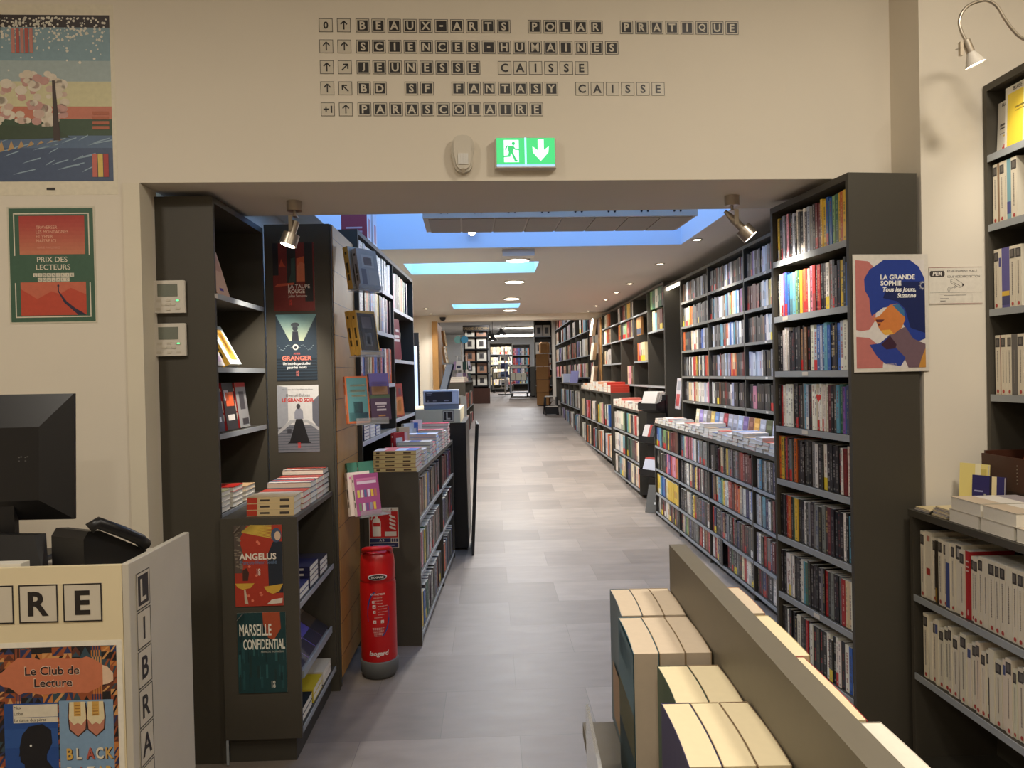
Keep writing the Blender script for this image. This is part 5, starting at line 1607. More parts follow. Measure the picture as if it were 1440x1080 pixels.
# ------------------------------------------------------------------ right front bookcase on a deeper counter
rc = empty('counter_bookcase', (1.52, 2.765, 0), A, 'olive grey counter bookcase of white paperbacks by the pier', 'bookcase')
L_ = 1.9
for a in (0.0, 0.95, L_ - 0.019):
    MB().box(a, a + 0.019, 0.0, 0.56, 0, 0.955).build('side_panel', CAB, parent=rc)
MB().box(0, L_, -0.006, 0.56, 0.956, 0.98).build('counter_top', CAB, parent=rc)
MB().box(0.02, L_ - 0.02, 0.30, 0.31, 0.05, 0.95).build('back_panel', CABIN, parent=rc)
MB().box(0.0195, L_ - 0.02, 0.03, 0.05, 0, 0.05).build('plinth', BLACKM, parent=rc)
for sz in (0.672, 0.386, 0.075):
    for a, b_ in ((0.0195, 0.9495), (0.9695, L_ - 0.0195)):
        s = MB().box(a, b_, 0.004, 0.299, sz - 0.018, sz).build('shelf', CABIN, parent=rc)
        MB().box(a, b_, 0, 0.004, sz - 0.022, sz + 0.001).build('shelf_edge', SHELF, parent=s)
ub, _ = bookcase('bookcase', (1.832, 2.79, 0.982), A, [0.95, 0.95], 0.29, 1.54, [1.281, 1.028, 0.719, 0.408], 'tall olive grey bookcase standing on the counter beside the pier, white paperbacks', plinth=0, lip=0.024, skip=())


def cream_book(T, t, h, d, c, label, group, extra=(), portrait=True, name='book'):
    """A pale literary paperback: portrait square at the top of the spine, title running down, red roundel at the foot."""
    mb = MB()
    mb.box(0, t, 0, d, 0, h, c)
    e = -0.0004
    pap = [(0.06, 0.94, 0.80, 0.95, (62, 58, 56)), (0.25, 0.7, 0.83, 0.93, (104, 98, 92))] if portrait else []
    for x0, x1, z0, z1, cc in list(pap) + list(extra):
        rect(mb, x0 * t, x1 * t, z0 * h, z1 * h, e, cc)
        e -= 0.0001
    z = 0.74
    r_ = random.Random(label)
    while z > 0.22:
        s = r_.choice([0.012, 0.018, 0.025])
        if not extra or extra[0][4] == (1, 1, 1):
            rect(mb, t * 0.40, t * 0.56, (z - s) * h, z * h, -0.0004, (132, 122, 112))
        z -= s + 0.006
    if portrait:
        mb.disc(t / 2, 0.055 * h, min(t * 0.3, 0.006), min(t * 0.34, 0.007), -0.0006, (182, 66, 56), n=14)
    o = mb.build(name, PRINT, M=T)
    MB().box(0.0012, t - 0.0012, 0.002, d + 0.0002, h, h + 0.0004).build('pages', PAPER, parent=o)
    N_BOOK[0] += 1
    return tag(o, label, 'book', group)


TR = XF((1.52, 2.765, 0), A)
CW = (222, 212, 190)
r1 = [(0.022, 0.236, CW, (), True, 'slim cream paperback with portrait'), (0.036, 0.24, CW, ((0.3, 0.75, 0.86, 0.94, (190, 120, 100)), (0.15, 0.8, 0.36, 0.46, (170, 54, 44))), False, 'white paperback with red sail mark'),
      (0.026, 0.225, CW, (), True, 'cream paperback with small dark portrait'), (0.012, 0.22, (46, 38, 30), ((0.1, 0.9, 0.02, 0.25, (150, 116, 40)),), False, 'thin dark brown book'),
      (0.022, 0.23, CW, (), True, 'cream paperback with full-height portrait'), (0.024, 0.225, CW, (), True, 'cream paperback with bearded portrait'),
      (0.024, 0.228, CW, ((0.1, 0.95, 0.03, 0.7, (66, 78, 130)),), False, 'white paperback with blue block'), (0.018, 0.23, CW, (), True, 'slim cream paperback with line portrait'),
      (0.032, 0.232, CW, ((0.05, 0.95, 0.78, 0.98, (70, 66, 64)), (0.3, 0.7, 0.82, 0.94, (170, 166, 160))), False, 'thick cream paperback with dark photo top'), (0.024, 0.22, CW, (), True, 'cream paperback beside the red one'),
      (0.022, 0.222, (170, 30, 34), ((0.1, 0.8, 0.84, 0.86, (222, 200, 190)), (0.1, 0.8, 0.76, 0.78, (222, 200, 190)), (0.1, 0.8, 0.7, 0.72, (222, 200, 190)), (0.4, 0.6, 0.06, 0.14, (222, 200, 190))), False, 'bright red paperback'),
      (0.021, 0.21, CW, (), True, 'cream paperback after the red one'), (0.022, 0.21, CW, (), True, 'cream paperback with hat portrait')]
x = 0.045
for k, (t_, h_, c_, ex_, po, lab) in enumerate(r1):
    cream_book(TR @ XF((x, 0.014 + 0.004 * (k % 3), 0.673)), t_, h_, 0.15, c_, lab + ', ' + ORD[k] + ' from the pier, shelf under the counter', 'paperbacks under the counter', ex_, po)
    x += t_ + 0.0015
for k in range(9):
    t_ = 0.021 + 0.004 * ((k * 7) % 3)
    cream_book(TR @ XF((x, 0.016, 0.673)), t_, 0.22, 0.15, CW, 'cream paperback, ' + ORD[k + 13] + ' from the pier, shelf under the counter', 'paperbacks under the counter', (), k % 4 != 1)
    x += t_ + 0.0015
x = 0.055
for k in range(23):
    t_ = (0.027, 0.02, 0.022, 0.018, 0.026, 0.03, 0.02, 0.028, 0.016, 0.032, 0.02)[k % 11]
    h_ = 0.23 - 0.012 * ((k * 5) % 3)
    look = ('with dark portrait', 'with black stripe', 'with tiny portrait', 'with blue portrait', 'with red roundel', 'with large portrait', 'with grey photograph')[k % 7]
    ex_ = ((0.0, 0.14, 0.0, 0.6, (50, 46, 44)),) if k % 7 == 1 else ((0.1, 0.9, 0.78, 0.92, (76, 86, 130)),) if k % 7 == 3 else ()
    cream_book(TR @ XF((x, 0.014 + 0.003 * (k % 3), 0.387)), t_, h_, 0.16, jitter(CW, rnd, 6), 'cream paperback ' + look + ', ' + ORD[k] + ' from the pier on the lower counter shelf', 'paperbacks on the lower counter shelf', ex_, k % 7 not in (1, 3))
    x += t_ + 0.001
# upper bookcase rows
TU = XF((1.832, 2.79, 0.982), A)
names = [(1.028 - 0.0, 'second'), (0.719, 'third'), (0.408, 'fourth')]
ux = [[(0.024, CW, (), True, 'white'), (0.01, (150, 120, 90), (), False, 'thin brown'), (0.026, CW, (), True, 'white'), (0.012, CW, (), False, 'slim white'), (0.02, (120, 168, 180), ((0, 1, 0.1, 0.3, (60, 70, 140)),), False, 'turquoise'), (0.03, CW, (), True, 'thick white')],
      [(0.024, CW, (), True, 'white'), (0.016, CW, ((0.1, 0.8, 0.7, 0.85, (70, 70, 130)),), False, 'slim white'), (0.04, (90, 84, 150), ((0, 1, 0.05, 0.2, (60, 60, 110)), (0, 1, 0.2, 0.28, (220, 180, 60))), False, 'violet'), (0.03, CW, (), True, 'white'), (0.03, CW, (), True, 'white')],
      [(0.026, CW, (), True, 'white'), (0.003, (140, 50, 44), (), False, 'thin red'), (0.024, CW, (), True, 'white'), (0.008, CW, (), False, 'thin white'), (0.022, CW, (), True, 'white'), (0.03, (96, 92, 88), (), False, 'grey'), (0.03, CW, (), True, 'white')]]
for (sz, nm), row in zip(names, ux):
    x = 0.028
    for k, (t_, c_, ex_, po, lab) in enumerate(row):
        cream_book(TU @ XF((x, 0.014, sz + 0.001)), t_, 0.215, 0.14, c_, lab + ' paperback, ' + ORD[k] + ' from the pier on the ' + nm + ' shelf above the counter', 'paperbacks above the counter', ex_, po)
        x += t_ + 0.001
faceout(TU @ XF((0.024, 0.032, 1.282), 0, R(-3)), 0.075, 0.185, 0.03, (224, 218, 204), 'white book reading BLAISE with a red triangle, on the top shelf by the pier', None, [(0.2, 0.8, 0.52, 0.56, (90, 84, 80)), (0.2, 0.8, 0.46, 0.49, (90, 84, 80)), (0.2, 0.7, 0.36, 0.38, (150, 144, 136)), (0.45, 0.8, 0.3, 0.33, (222, 190, 70)), (0.3, 0.9, 0.03, 0.06, (206, 60, 44)), (0.4, 0.8, 0.06, 0.10, (206, 60, 44)), (0.5, 0.7, 0.10, 0.14, (206, 60, 44))], 'front-facing books above the counter', texts=[('BLAISE', 0.55, 0.9, 0.06, (60, 56, 54))])
faceout(TU @ XF((0.09, 0.016, 1.282), 0, R(-2)), 0.13, 0.215, 0.03, (226, 220, 206), 'white book reading BLAISE with a broad yellow panel, on the top shelf', None, [(0.1, 0.72, 0.02, 0.88, (234, 204, 60)), (0.42, 0.9, 0.6, 0.63, (120, 110, 70)), (0.42, 0.85, 0.55, 0.57, (120, 110, 70))], 'front-facing books above the counter', texts=[('BLAISE', 0.5, 0.91, 0.06, (60, 56, 54))])

# on the counter
TCn = XF((1.52, 2.765, 0.9815), A)
for k, (x, w, n) in enumerate(((0.02, 0.11, 2), (0.115, 0.10, 5))):
    for j in range(n):
        lying(TCn @ XF((x + 0.004 * j, 0.006 + 0.003 * j, j * 0.0062)), w, 0.16, 0.006, (206, 186, 140) if (j + k) % 2 else (120, 116, 130), 'thin pamphlet, %s from bottom of the %s on the counter by the pier' % (ORD[j], ('farther pair', 'nearer stack')[k]), 'back', group='pamphlets on the counter', name='pamphlet')
for k, (x, n) in enumerate(((0.235, 2), (0.40, 2), (0.565, 1))):
    for j in range(n):
        lying(TCn @ XF((x + 0.012 * j, 0.004, j * 0.0415)), 0.155, 0.22, 0.041, (206, 198, 182), 'thick pale paperback, %s in the %s pile along the counter edge' % (('lower', 'upper')[j], ORD[k]), 'back', group='thick paperbacks along the counter edge', top=[(196, 176, 150), (222, 214, 200), (160, 150, 150)] if j == n - 1 else None)
faceout(TCn @ XF((0.03, 0.165, 0.001), R(28), R(-4)), 0.10, 0.165, 0.012, (230, 212, 132), 'pale yellow booklet standing on the counter against the pier', None, [(0.55, 0.75, 0, 1, (236, 226, 190)), (0.75, 0.95, 0.3, 0.9, (206, 186, 100))], 'booklets standing on the counter', name='booklet')
faceout(TCn @ XF((0.135, 0.145, 0.001), R(30), R(-4)), 0.105, 0.135, 0.012, (40, 36, 92), 'navy booklet with cream band standing on the counter', None, [(0.55, 0.62, 0, 1, (24, 20, 40)), (0.62, 0.77, 0, 1, (222, 206, 160)), (0.08, 0.35, 0.58, 0.62, (150, 150, 190)), (0.38, 0.45, 0.5, 0.55, (160, 160, 150)), (0.84, 0.95, 0.4, 0.5, (190, 180, 150))], 'booklets standing on the counter', name='booklet')
db = empty('display_crate', (1.872, 2.72, 0.983), A, 'dark brown wooden crate of cards on the counter', 'crate')
mb = MB()
mb.box(0.0, 0.34, -0.11, -0.10, 0.085, 0.20).box(0, 0.01, -0.10, 0.06, 0.0, 0.21).box(0.33, 0.34, -0.10, 0.06, 0, 0.21).box(0.01, 0.33, 0.05, 0.06, 0, 0.21).box(0.01, 0.33, -0.10, 0.05, 0.0, 0.01)
mb.build('crate_body', DARKWOOD, parent=db)
MB().box(0.12, 0.22, -0.102, -0.10, 0.02, 0.084).build('lower_rail', DARKWOOD, parent=db)
sb = MB()
for k in range(6):
    sb.cyl((0.19, -0.1105, 0.115 + 0.012 * k), (0.19, -0.113, 0.115 + 0.012 * k), 0.0022, n=8)
sb.build('studs', STEEL, parent=db)
faceout(XF((1.852, 2.72, 0.983), A) @ XF((0.12, -0.03, 0.13), 0, R(-10)), 0.13, 0.14, 0.012, (214, 96, 36), 'orange card set standing in the dark brown crate', None, [(0.2, 0.5, 0.3, 0.34, (80, 40, 30)), (0.55, 0.8, 0.5, 0.53, (80, 40, 30))], name='card_set')

# gooseneck lamp on the upper bookcase
gl = empty('gooseneck_lamp', (1.885, 2.5, 2.523), 0, 'brushed steel gooseneck lamp arching over the bookcase beside the pier', 'lamp')


neck = [(0.0, 0.0, 0.012), (-0.035, 0.0, 0.022), (-0.07, 0.0, 0.035), (-0.103, 0.0, 0.048), (-0.122, 0.0, 0.059), (-0.148, 0.0, 0.088), (-0.169, 0.0, 0.118), (-0.187, 0.0, 0.149), (-0.206, 0.0, 0.167), (-0.23, 0.0, 0.176), (-0.256, 0.0, 0.172), (-0.287, 0.0, 0.159), (-0.309, 0.0, 0.136), (-0.319, 0.0, 0.103), (-0.31, 0.0, 0.068), (-0.298, 0.0, 0.045)]
smooth_n = []
for i in range(len(neck) - 1):
    p0, p1, p2, p3 = (Vector(neck[max(0, min(len(neck) - 1, i + q))]) for q in (-1, 0, 1, 2))
    for s in range(5):
        t_ = s / 5
        smooth_n.append(0.5 * ((2 * p1) + (p2 - p0) * t_ + (2 * p0 - 5 * p1 + 4 * p2 - p3) * t_ ** 2 + (3 * p1 - p0 - 3 * p2 + p3) * t_ ** 3))
smooth_n.append(Vector(neck[-1]))
MB().tube(smooth_n, 0.0052, 10).build('neck', STEEL, parent=gl)
MB().cyl((0.0, 0.0, 0.0), (0.0, 0.0, 0.02), 0.03, n=24).build('base', STEEL, parent=gl)
hd = Vector((0.030, 0.0, -0.075)).normalized()
p = Vector(neck[-1])
mb = MB().cyl(p, p + hd * 0.042, 0.013, n=18)
mb.box(p.x - 0.022, p.x - 0.012, p.y - 0.006, p.y + 0.006, p.z - 0.05, p.z - 0.005)
mb.cyl((p.x - 0.022, p.y, p.z - 0.025), (p.x - 0.034, p.y, p.z - 0.03), 0.0022, n=8)
mb.build('lamp_holder', STEEL, parent=gl)
MB().cyl(p + hd * 0.042, p + hd * 0.085, 0.012, 0.031, n=28, caps=False).build('shade', WHITEP, parent=gl)
MB().cyl(p + hd * 0.080, p + hd * 0.083, 0.027, 0.027, n=24).build('bulb', SPOTM, parent=gl)
g0 = Vector((1.885, 2.5, 2.523)) + p + hd * 0.09
lamp('gooseneck_beam', 'SPOT', g0, 9, WARM, tuple(g0 + hd + Vector((0.25, -0.05, 0))), spot_size=R(110), spot_blend=0.7, shadow_soft_size=0.025)

# ------------------------------------------------------------------ display stand close to the camera
SA = R(-90 - 2.1)      # local x runs towards the camera
st = empty('display_stand', (0.252, 1.05, 0), SA, 'grey divider board of a display stand with paperbacks on both sides', 'display stand')
MB().box(0, 0.85, -0.011, 0.011, 0.0, 1.262).build('divider_board', STAND, parent=st)
for s_ in (-1, 1):
    y0, y1 = sorted((s_ * 0.0115, s_ * 0.135))
    MB().box(0.0, 0.85, y0, y1, 1.0, 1.018).build('ledge', STAND, parent=st)
    y0, y1 = sorted((s_ * 0.136, s_ * 0.140))
    MB().box(0.12, 0.85, y0, y1, 0.985, 1.095).build('clear_lip', ACRYL, parent=st)
    sc = MB()
    for q in (0.17, 0.6):
        sc.cyl((q, s_ * 0.1405, 1.03), (q, s_ * 0.144, 1.03), 0.0042, n=12)
    sc.build('lip_screws', STEEL, parent=st)
MB().box(0.05, 0.80, -0.20, 0.20, 0.0, 0.03).build('foot', STAND, parent=st)
TS_ = XF((0.252, 1.05, 0), SA)


def fore_book(x, y, w, t_, h, cov, lab, z=1.0185, lean=0.0, pages=None, art=None):
    """A thick paperback: fore-edge towards the camera (+x local), covers on its two sides."""
    T = TS_ @ XF((x, y, z)) @ Matrix.Rotation(lean, 4, 'X')
    n = 7
    mb, pb = MB(), MB()
    bow = [0.0016 * math.sin(math.pi * q / (n - 1)) for q in range(n)]
    for side, y0 in ((0, 0.0), (1, t_ - 0.0006)):
        vs = []
        for q in range(n):
            xx = w * q / (n - 1)
            yy = y0 + bow[q] * (1 if q else 0)
            vs += [(xx, yy, 0), (xx, yy + 0.0006, 0), (xx, yy + 0.0006, h), (xx, yy, h)]
        fs = []
        for q in range(n - 1):
            for e_ in range(4):
                fs.append((q * 4 + e_, q * 4 + (e_ + 1) % 4, q * 4 + 4 + (e_ + 1) % 4, q * 4 + 4 + e_))
        fs += [(0, 1, 2, 3), tuple((n - 1) * 4 + e_ for e_ in (3, 2, 1, 0))]
        mb.mesh(vs, fs, cov)
    mb.box(-0.001, 0, 0, t_, 0, h, cov)
    if art:
        for (a0, a1, z0, z1, cc) in art:
            mb.face([(a1 * w, -0.0006, z0 * h), (a0 * w, -0.0006, z0 * h), (a0 * w, -0.0006, z1 * h), (a1 * w, -0.0006, z1 * h)], cc)
    vs, fs = [], []
    for q in range(n):
        xx = 0.001 + (w - 0.002) * q / (n - 1)
        vs += [(xx, 0.0007 + bow[q], 0.001), (xx, t_ - 0.0007 + bow[q], 0.001), (xx, t_ - 0.0007 + bow[q], h - 0.0002), (xx, 0.0007 + bow[q], h - 0.0002)]
    for q in range(n - 1):
        for e_ in range(4):
            fs.append((q * 4 + e_, q * 4 + (e_ + 1) % 4, q * 4 + 4 + (e_ + 1) % 4, q * 4 + 4 + e_))
    fs += [(0, 1, 2, 3), tuple((n - 1) * 4 + e_ for e_ in (3, 2, 1, 0))]
    pb.mesh(vs, fs)
    o = mb.build('display_book', PRINT, M=T)
    pb.build('pages', pages or PAPERY, parent=o)
    return tag(o, lab, 'book', 'paperbacks on the display stand')


TAN = mat('tan_book_pages', (206, 188, 164), 0.85, noise=0.05, nscale=120)
side_art = [(0, 1, 0, 1, (72, 104, 116)), (0, 1, 0.35, 0.62, (150, 140, 90)), (0, 1, 0.0, 0.35, (70, 84, 90)), (0.1, 0.9, 0.8, 0.95, (54, 90, 108))]
deep = -0.0135
rowsL = [(-0.008, 0.118, 3, 0.0262, 0.181, (96, 112, 120), TAN, 'very first'), (0.114, 0.123, 3, 0.0275, 0.180, (72, 108, 118), TAN, 'second'), (0.262, 0.10, 2, 0.031, 0.176, (60, 84, 70), PAPERY, 'third'), (0.366, 0.113, 3, 0.0255, 0.182, (60, 56, 92), PAPERY, 'fourth')]
for x, w, n, t_, h, cov, pg, nm in rowsL:
    for k in range(n):
        y = -0.0125 - (k + 1) * (t_ + 0.0006)
        fore_book(x, y, w, t_, h, cov if k == n - 1 else (166, 142, 110), 'thick paperback, %s from the divider in the %s row on the aisle side' % (ORD[k], nm), pages=pg, art=side_art if k == n - 1 and nm == 'second' else [(0.2, 0.8, 0.1, 0.5, (150, 120, 84))] if k == n - 1 else None)
for k in range(3):
    fore_book(0.485, -0.0125 - (k + 1) * 0.0272, 0.113, 0.0266, 0.178, (60, 56, 92) if k == 2 else (166, 142, 110), 'thick paperback, %s from the divider in the fifth row on the aisle side' % ORD[k], pages=PAPERY)
rowsR = [(-0.005, 0.115, 0.072, 0.181, (206, 150, 110), TAN, 'very first'), (0.116, 0.135, 0.074, 0.180, (196, 176, 120), PAPERY, 'second'), (0.254, 0.148, 0.066, 0.180, (176, 50, 50), PAPERY, 'third')]
for x, w, t_, h, cov, pg, nm in rowsR:
    fore_book(x, 0.0125, w, t_, h, cov, 'thick cream-edged paperback in the ' + nm + ' row on the shelf side of the stand board', pages=pg)
fore_book(0.405, 0.0125, 0.15, 0.076, 0.1795, (216, 206, 190), 'pale paperback in the last row on the shelf side of the stand board', pages=PAPER)
# ------------------------------------------------------------------ piles on the low right bookcases
WC = [(224, 220, 216), (216, 212, 210), (228, 222, 214), (206, 206, 212)]
TOPS = [(196, 88, 64), (226, 214, 200), (150, 164, 190), (222, 206, 190), (90, 104, 130), (206, 196, 200), (230, 226, 222), (176, 150, 120)]
PILES_HI = PILES
x = 0.01
k = 0
while x < 3.36:
    w = (0.128, 0.112, 0.12, 0.108, 0.135)[k % 5]
    n = (2, 2, 2, 3, 3, 2, 3, 2, 2, 2, 3, 3, 2, 3, 4, 3, 2, 2, 3, 2, 3, 4, 4, 3, 3, 4, 3, 3, 4)[k % 29]
    for j in range(n):
        t_ = (0.024, 0.021, 0.027)[(k + j) % 3]
        zz = 0.9755 + sum((0.024, 0.021, 0.027)[(k + q) % 3] + 0.0003 for q in range(j))
        cv = TOPS[(k * 3 + j) % 8]
        lying(XF((1.687, 7.93 - x, zz), A) @ XF((0.001 * j, 0.005 + 0.004 * ((k + j) % 3), 0)), w - 0.004, 0.178, t_, cv,
              'white-edged paperback, %s from bottom of the %s pile from the floor stand' % (ORD[j], ORD[k]), 'back', (200, 190, 180), 'white-edged piles on the long low bookcase',
              [cv, TOPS[(k + 5) % 8]] if j == n - 1 else None)
    x += w
    k += 1
FC = [((224, 210, 170), 'cream'), ((150, 130, 180), 'mauve'), ((178, 174, 178), 'pale grey'), ((128, 122, 112), 'stone'), ((206, 178, 100), 'ochre'), ((104, 130, 170), 'steel blue'), ((176, 174, 180), 'silver'), ((160, 50, 58), 'red'), ((172, 170, 178), 'grey'),
      ((150, 150, 160), 'slate grey'), ((160, 170, 190), 'ice blue'), ((110, 90, 140), 'purple'), ((120, 70, 50), 'brown'), ((206, 150, 60), 'amber'), ((168, 166, 170), 'ash grey'), ((70, 76, 40), 'olive'), ((178, 178, 186), 'pearl grey'), ((90, 130, 190), 'blue'), ((190, 160, 140), 'beige'), ((214, 190, 160), 'sand'), ((96, 40, 36), 'maroon'), ((210, 186, 160), 'buff')]
for k, (cv, nm) in enumerate(FC):
    faceout(XF((1.687, 7.93 - 0.85 - 0.121 * k, 0.977), A) @ XF((0, 0.198, 0), 0, R(-7)), 0.108, 0.172, 0.026, cv, nm + ' paperback, ' + ORD[k] + ' of the upright row behind the white-edged piles', None,
            [(0.15, 0.85, 0.62, 0.8, tuple(min(240, q + 40) for q in cv)), (0.2, 0.8, 0.15, 0.45, tuple(int(q * 0.75) for q in cv))], 'upright row behind the white-edged piles')
# coral and white piles on the short low bookcase
k = 0
for x, w in ((0.02, 0.22), (0.26, 0.2), (0.48, 0.2), (0.70, 0.22), (0.94, 0.24), (1.2, 0.22), (1.44, 0.2), (1.65, 0.19)):
    n = (3, 3, 4, 3, 3, 2, 3, 2)[k]
    for j in range(n):
        cv = ((224, 206, 190), (212, 120, 104), (226, 220, 210), (206, 150, 130))[(k + j) % 4]
        lying(XF((1.687, 10.62 - x, 1.0555 + j * 0.0285), A) @ XF((0, 0.006, 0)), w - 0.01, 0.265, 0.028, cv, 'art book, %s up in the %s pile from the far end, short low bookcase' % (ORD[j], ORD[k]), 'right', cv, 'piles on the short low bookcase',
              [cv, (222, 130, 112), cv] if j == n - 1 and k > 3 else None, title=False)
    k += 1
k = 0
for x, w in ((0.1, 0.25), (0.4, 0.25), (0.7, 0.25), (1.0, 0.28), (1.35, 0.28), (1.7, 0.3), (2.1, 0.3), (2.5, 0.32), (2.95, 0.34), (3.33, 0.30)):
    n = (2, 3, 2, 3, 3, 4, 4, 3, 4, 3)[k]
    for j in range(n):
        cv = (186, 56, 40) if k >= 8 else ((216, 160, 124), (222, 210, 196), (206, 196, 190))[(k + j) % 3]
        lying(XF((1.687, 14.45 - x, 1.2205 + j * 0.036), A) @ XF((0, 0.006, 0)), w - 0.01, 0.27, 0.035, cv, '%s large book, %s up in the %s pile, low bookcase by the beam' % ('red' if k >= 8 else 'pale', ORD[j], ORD[k]), 'right', cv, 'piles on the low bookcase near the beam', None, title=False)
    k += 1

# ------------------------------------------------------------------ black floor stand with three trays between the low bookcases
fs_ = empty('floor_stand', (1.80, 8.34, fz(8.34)), R(-62), 'black floor stand with tilted trays of books between the low bookcases', 'display stand')
MB().box(-0.16, 0.16, 0.0, 0.025, 0.0, 1.22).build('back_board', BLACKM, parent=fs_)
for k, zz in enumerate((0.30, 0.66, 1.02)):
    mb = MB()
    mb.prism([(-0.155, zz + 0.02), (0.155, zz + 0.02), (0.155, zz + 0.14), (-0.155, zz + 0.14)], -0.012, -0.001)
    mb.mesh([(-0.155, -0.001, zz), (0.155, -0.001, zz), (0.155, -0.13, zz + 0.04), (-0.155, -0.13, zz + 0.04), (-0.155, -0.13, zz + 0.11), (0.155, -0.13, zz + 0.11)], [(0, 1, 2, 3), (3, 2, 5, 4)])
    mb.mesh([(-0.155, -0.001, zz), (-0.155, -0.13, zz + 0.04), (-0.155, -0.13, zz + 0.11), (-0.155, -0.001, zz + 0.14)], [(0, 1, 2, 3)])
    mb.mesh([(0.155, -0.001, zz), (0.155, -0.13, zz + 0.04), (0.155, -0.13, zz + 0.11), (0.155, -0.001, zz + 0.14)], [(0, 1, 2, 3)])
    mb.build('tray', BLACKM, parent=fs_)
TF = XF((1.80, 8.34, fz(8.34)), R(-62))
for k, zz in enumerate((0.32, 0.68, 1.045)):
    for j in range((4, 2, 4)[k]):
        faceout(TF @ XF((-0.13, -0.118 + 0.026 * j, zz + 0.024), 0, R(-20)), 0.13 + 0.1 * (k != 1), 0.19, 0.022, ((178, 70, 64), (214, 206, 198), (196, 188, 178))[k], '%s book, %s from the front, %s tray of the floor stand' % (('red and white', 'white', 'pale grey')[k], ORD[j], ('lowest', 'middle', 'top')[k]), None,
                [(0, 1, 0.2, 0.9, (206, 206, 216))] if k == 0 else [(0.7, 1, 0, 1, (180, 60, 50))] if k == 1 else [], 'books in the black floor stand')
mb = MB().box(0, 0.22, 0, 0.004, 0, 0.30, (92, 88, 80))
mb.text('L', 0.10, 0.19, 0.035, -0.001, (206, 202, 194), 'c')
mb.text('L \u2190', 0.13, 0.14, 0.03, -0.001, (206, 202, 194), 'c')
rect(mb, 0.09, 0.13, 0.09, 0.115, -0.001, (206, 202, 194))
tag(mb.build('floor_sign', PRINT, M=XF((1.60, 8.06, fz(8.06) + 0.001), R(-35), R(-22))), 'small grey slanted sign standing on the floor at the low bookcase end', 'sign')
mb = MB().box(-0.01, 0.19, 0.0, 0.012, 0, 0.33, (206, 196, 196))
rect(mb, 0.02, 0.16, 0.03, 0.16, -0.001, (190, 70, 70))
rect(mb, 0.02, 0.16, 0.2, 0.3, -0.001, (150, 150, 156))
tag(mb.build('display_book', PRINT, M=XF((1.985, 8.25, 1.10), A, R(-6))), 'pale magazine leaning in the strip-lit niche above the floor stand', 'magazine')

# ------------------------------------------------------------------ left side beyond: second till, screen, low bookcases
cd = empty('counter_desk', (-0.92, 6.62, 0), 0, 'black and cream till desk with an L tile and a photo printer on top', 'desk')
MB().box(0, 0.70, 0.0, 1.0, 0.02, 1.10).build('body', BLACK, parent=cd)
MB().box(-0.02, 0.655, -0.012, 0.98, 1.101, 1.215).build('cream_top', CREAM, parent=cd)
tile('letter_tile', XF((-0.415, 6.607, 1.113)), 0.095, 0.095, 'L', True, 'black L tile on the cream top of the corridor till desk', 'sign tile')
pr = empty('photo_printer', (-0.585, 6.66, 1.2165), R(2), 'pale grey photo printer on the cream till desk in the corridor', 'printer')
MB().bevbox(0, 0.31, 0, 0.30, 0.045, 0.165, 0.006).build('housing', mat('printer_grey', (204, 206, 212), 0.5), parent=pr)
MB().box(0.004, 0.306, 0.008, 0.29, 0.001, 0.045).build('base', mat('printer_blue_grey', (124, 128, 140), 0.5), parent=pr)
mb = MB().box(0.02, 0.25, -0.003, -0.0005, 0.06, 0.152, (42, 44, 52))
for z, x0, x1 in ((0.135, 0.03, 0.08), (0.122, 0.03, 0.07), (0.07, 0.033, 0.05), (0.07, 0.085, 0.115), (0.07, 0.18, 0.22)):
    rect(mb, x0, x1, z, z + 0.007, -0.0035, (150, 152, 160))
mb.build('front_panel', PRINT, parent=pr)
MB().box(0.258, 0.295, -0.003, -0.0005, 0.065, 0.14).build('button_strip', mat('printer_buttons', (214, 216, 222), 0.4), parent=pr)
tb_ = empty('till_screen', (-0.42, 7.2, 1.2165), R(14), 'thin black till screen on a stand behind the photo printer', 'till screen')
MB().bevbox(-0.12, 0.06, -0.03, 0.07, 0, 0.02, 0.004).build('foot', BLACK, parent=tb_)
MB().box(-0.05, -0.02, 0.0, 0.03, 0.02, 0.16).build('stand_neck', STEEL, parent=tb_)
mb = MB()
mb.box(-0.008, 0.008, -0.16, 0.16, -0.12, 0.16, T=XF((0.01, 0.02, 0.24), 0, 0, R(16)))
mb.build('screen', BLACK, parent=tb_)
lf = empty('leaning_frame', (-0.195, 6.66, 0), R(-88), 'thin black frame leaning on the corridor till desk', 'frame')
mb = MB()
TT = XF((0, 0, 0), 0, R(-3.2))
mb.box(-0.25, -0.22, 0, 0.02, 0, 1.10, T=TT).box(0.22, 0.25, 0, 0.02, 0, 1.10, T=TT).box(-0.22, 0.22, 0, 0.02, 0, 0.03, T=TT).box(-0.22, 0.22, 0, 0.02, 1.07, 1.10, T=TT)
mb.build('frame_bars', BLACK, parent=lf)
MB().box(-0.22, 0.22, 0.008, 0.012, 0.03, 1.07, T=TT).build('panel', WHITEP, parent=lf)
ds = empty('advert_screen', (-1.13, 8.6, fz(8.6)), R(4), 'tall lit advertising screen in a black case behind the till desk', 'screen')
MB().box(-0.08, 0.34, 0.0, 0.10, 0.0, 1.95).build('case', BLACK, parent=ds)
MB().box(-0.06, 0.32, -0.004, -0.001, 1.12, 1.80).build('display', SCREEN, parent=ds)
mb = MB()
for k in range(40):
    mb.box(0.3405, 0.343, 0.005, 0.095, 1.0 + k * 0.022, 1.0 + k * 0.022 + 0.012, ((60, 56, 52), (160, 156, 150))[k % 2])
mb.build('side_pattern', PRINT, parent=ds)
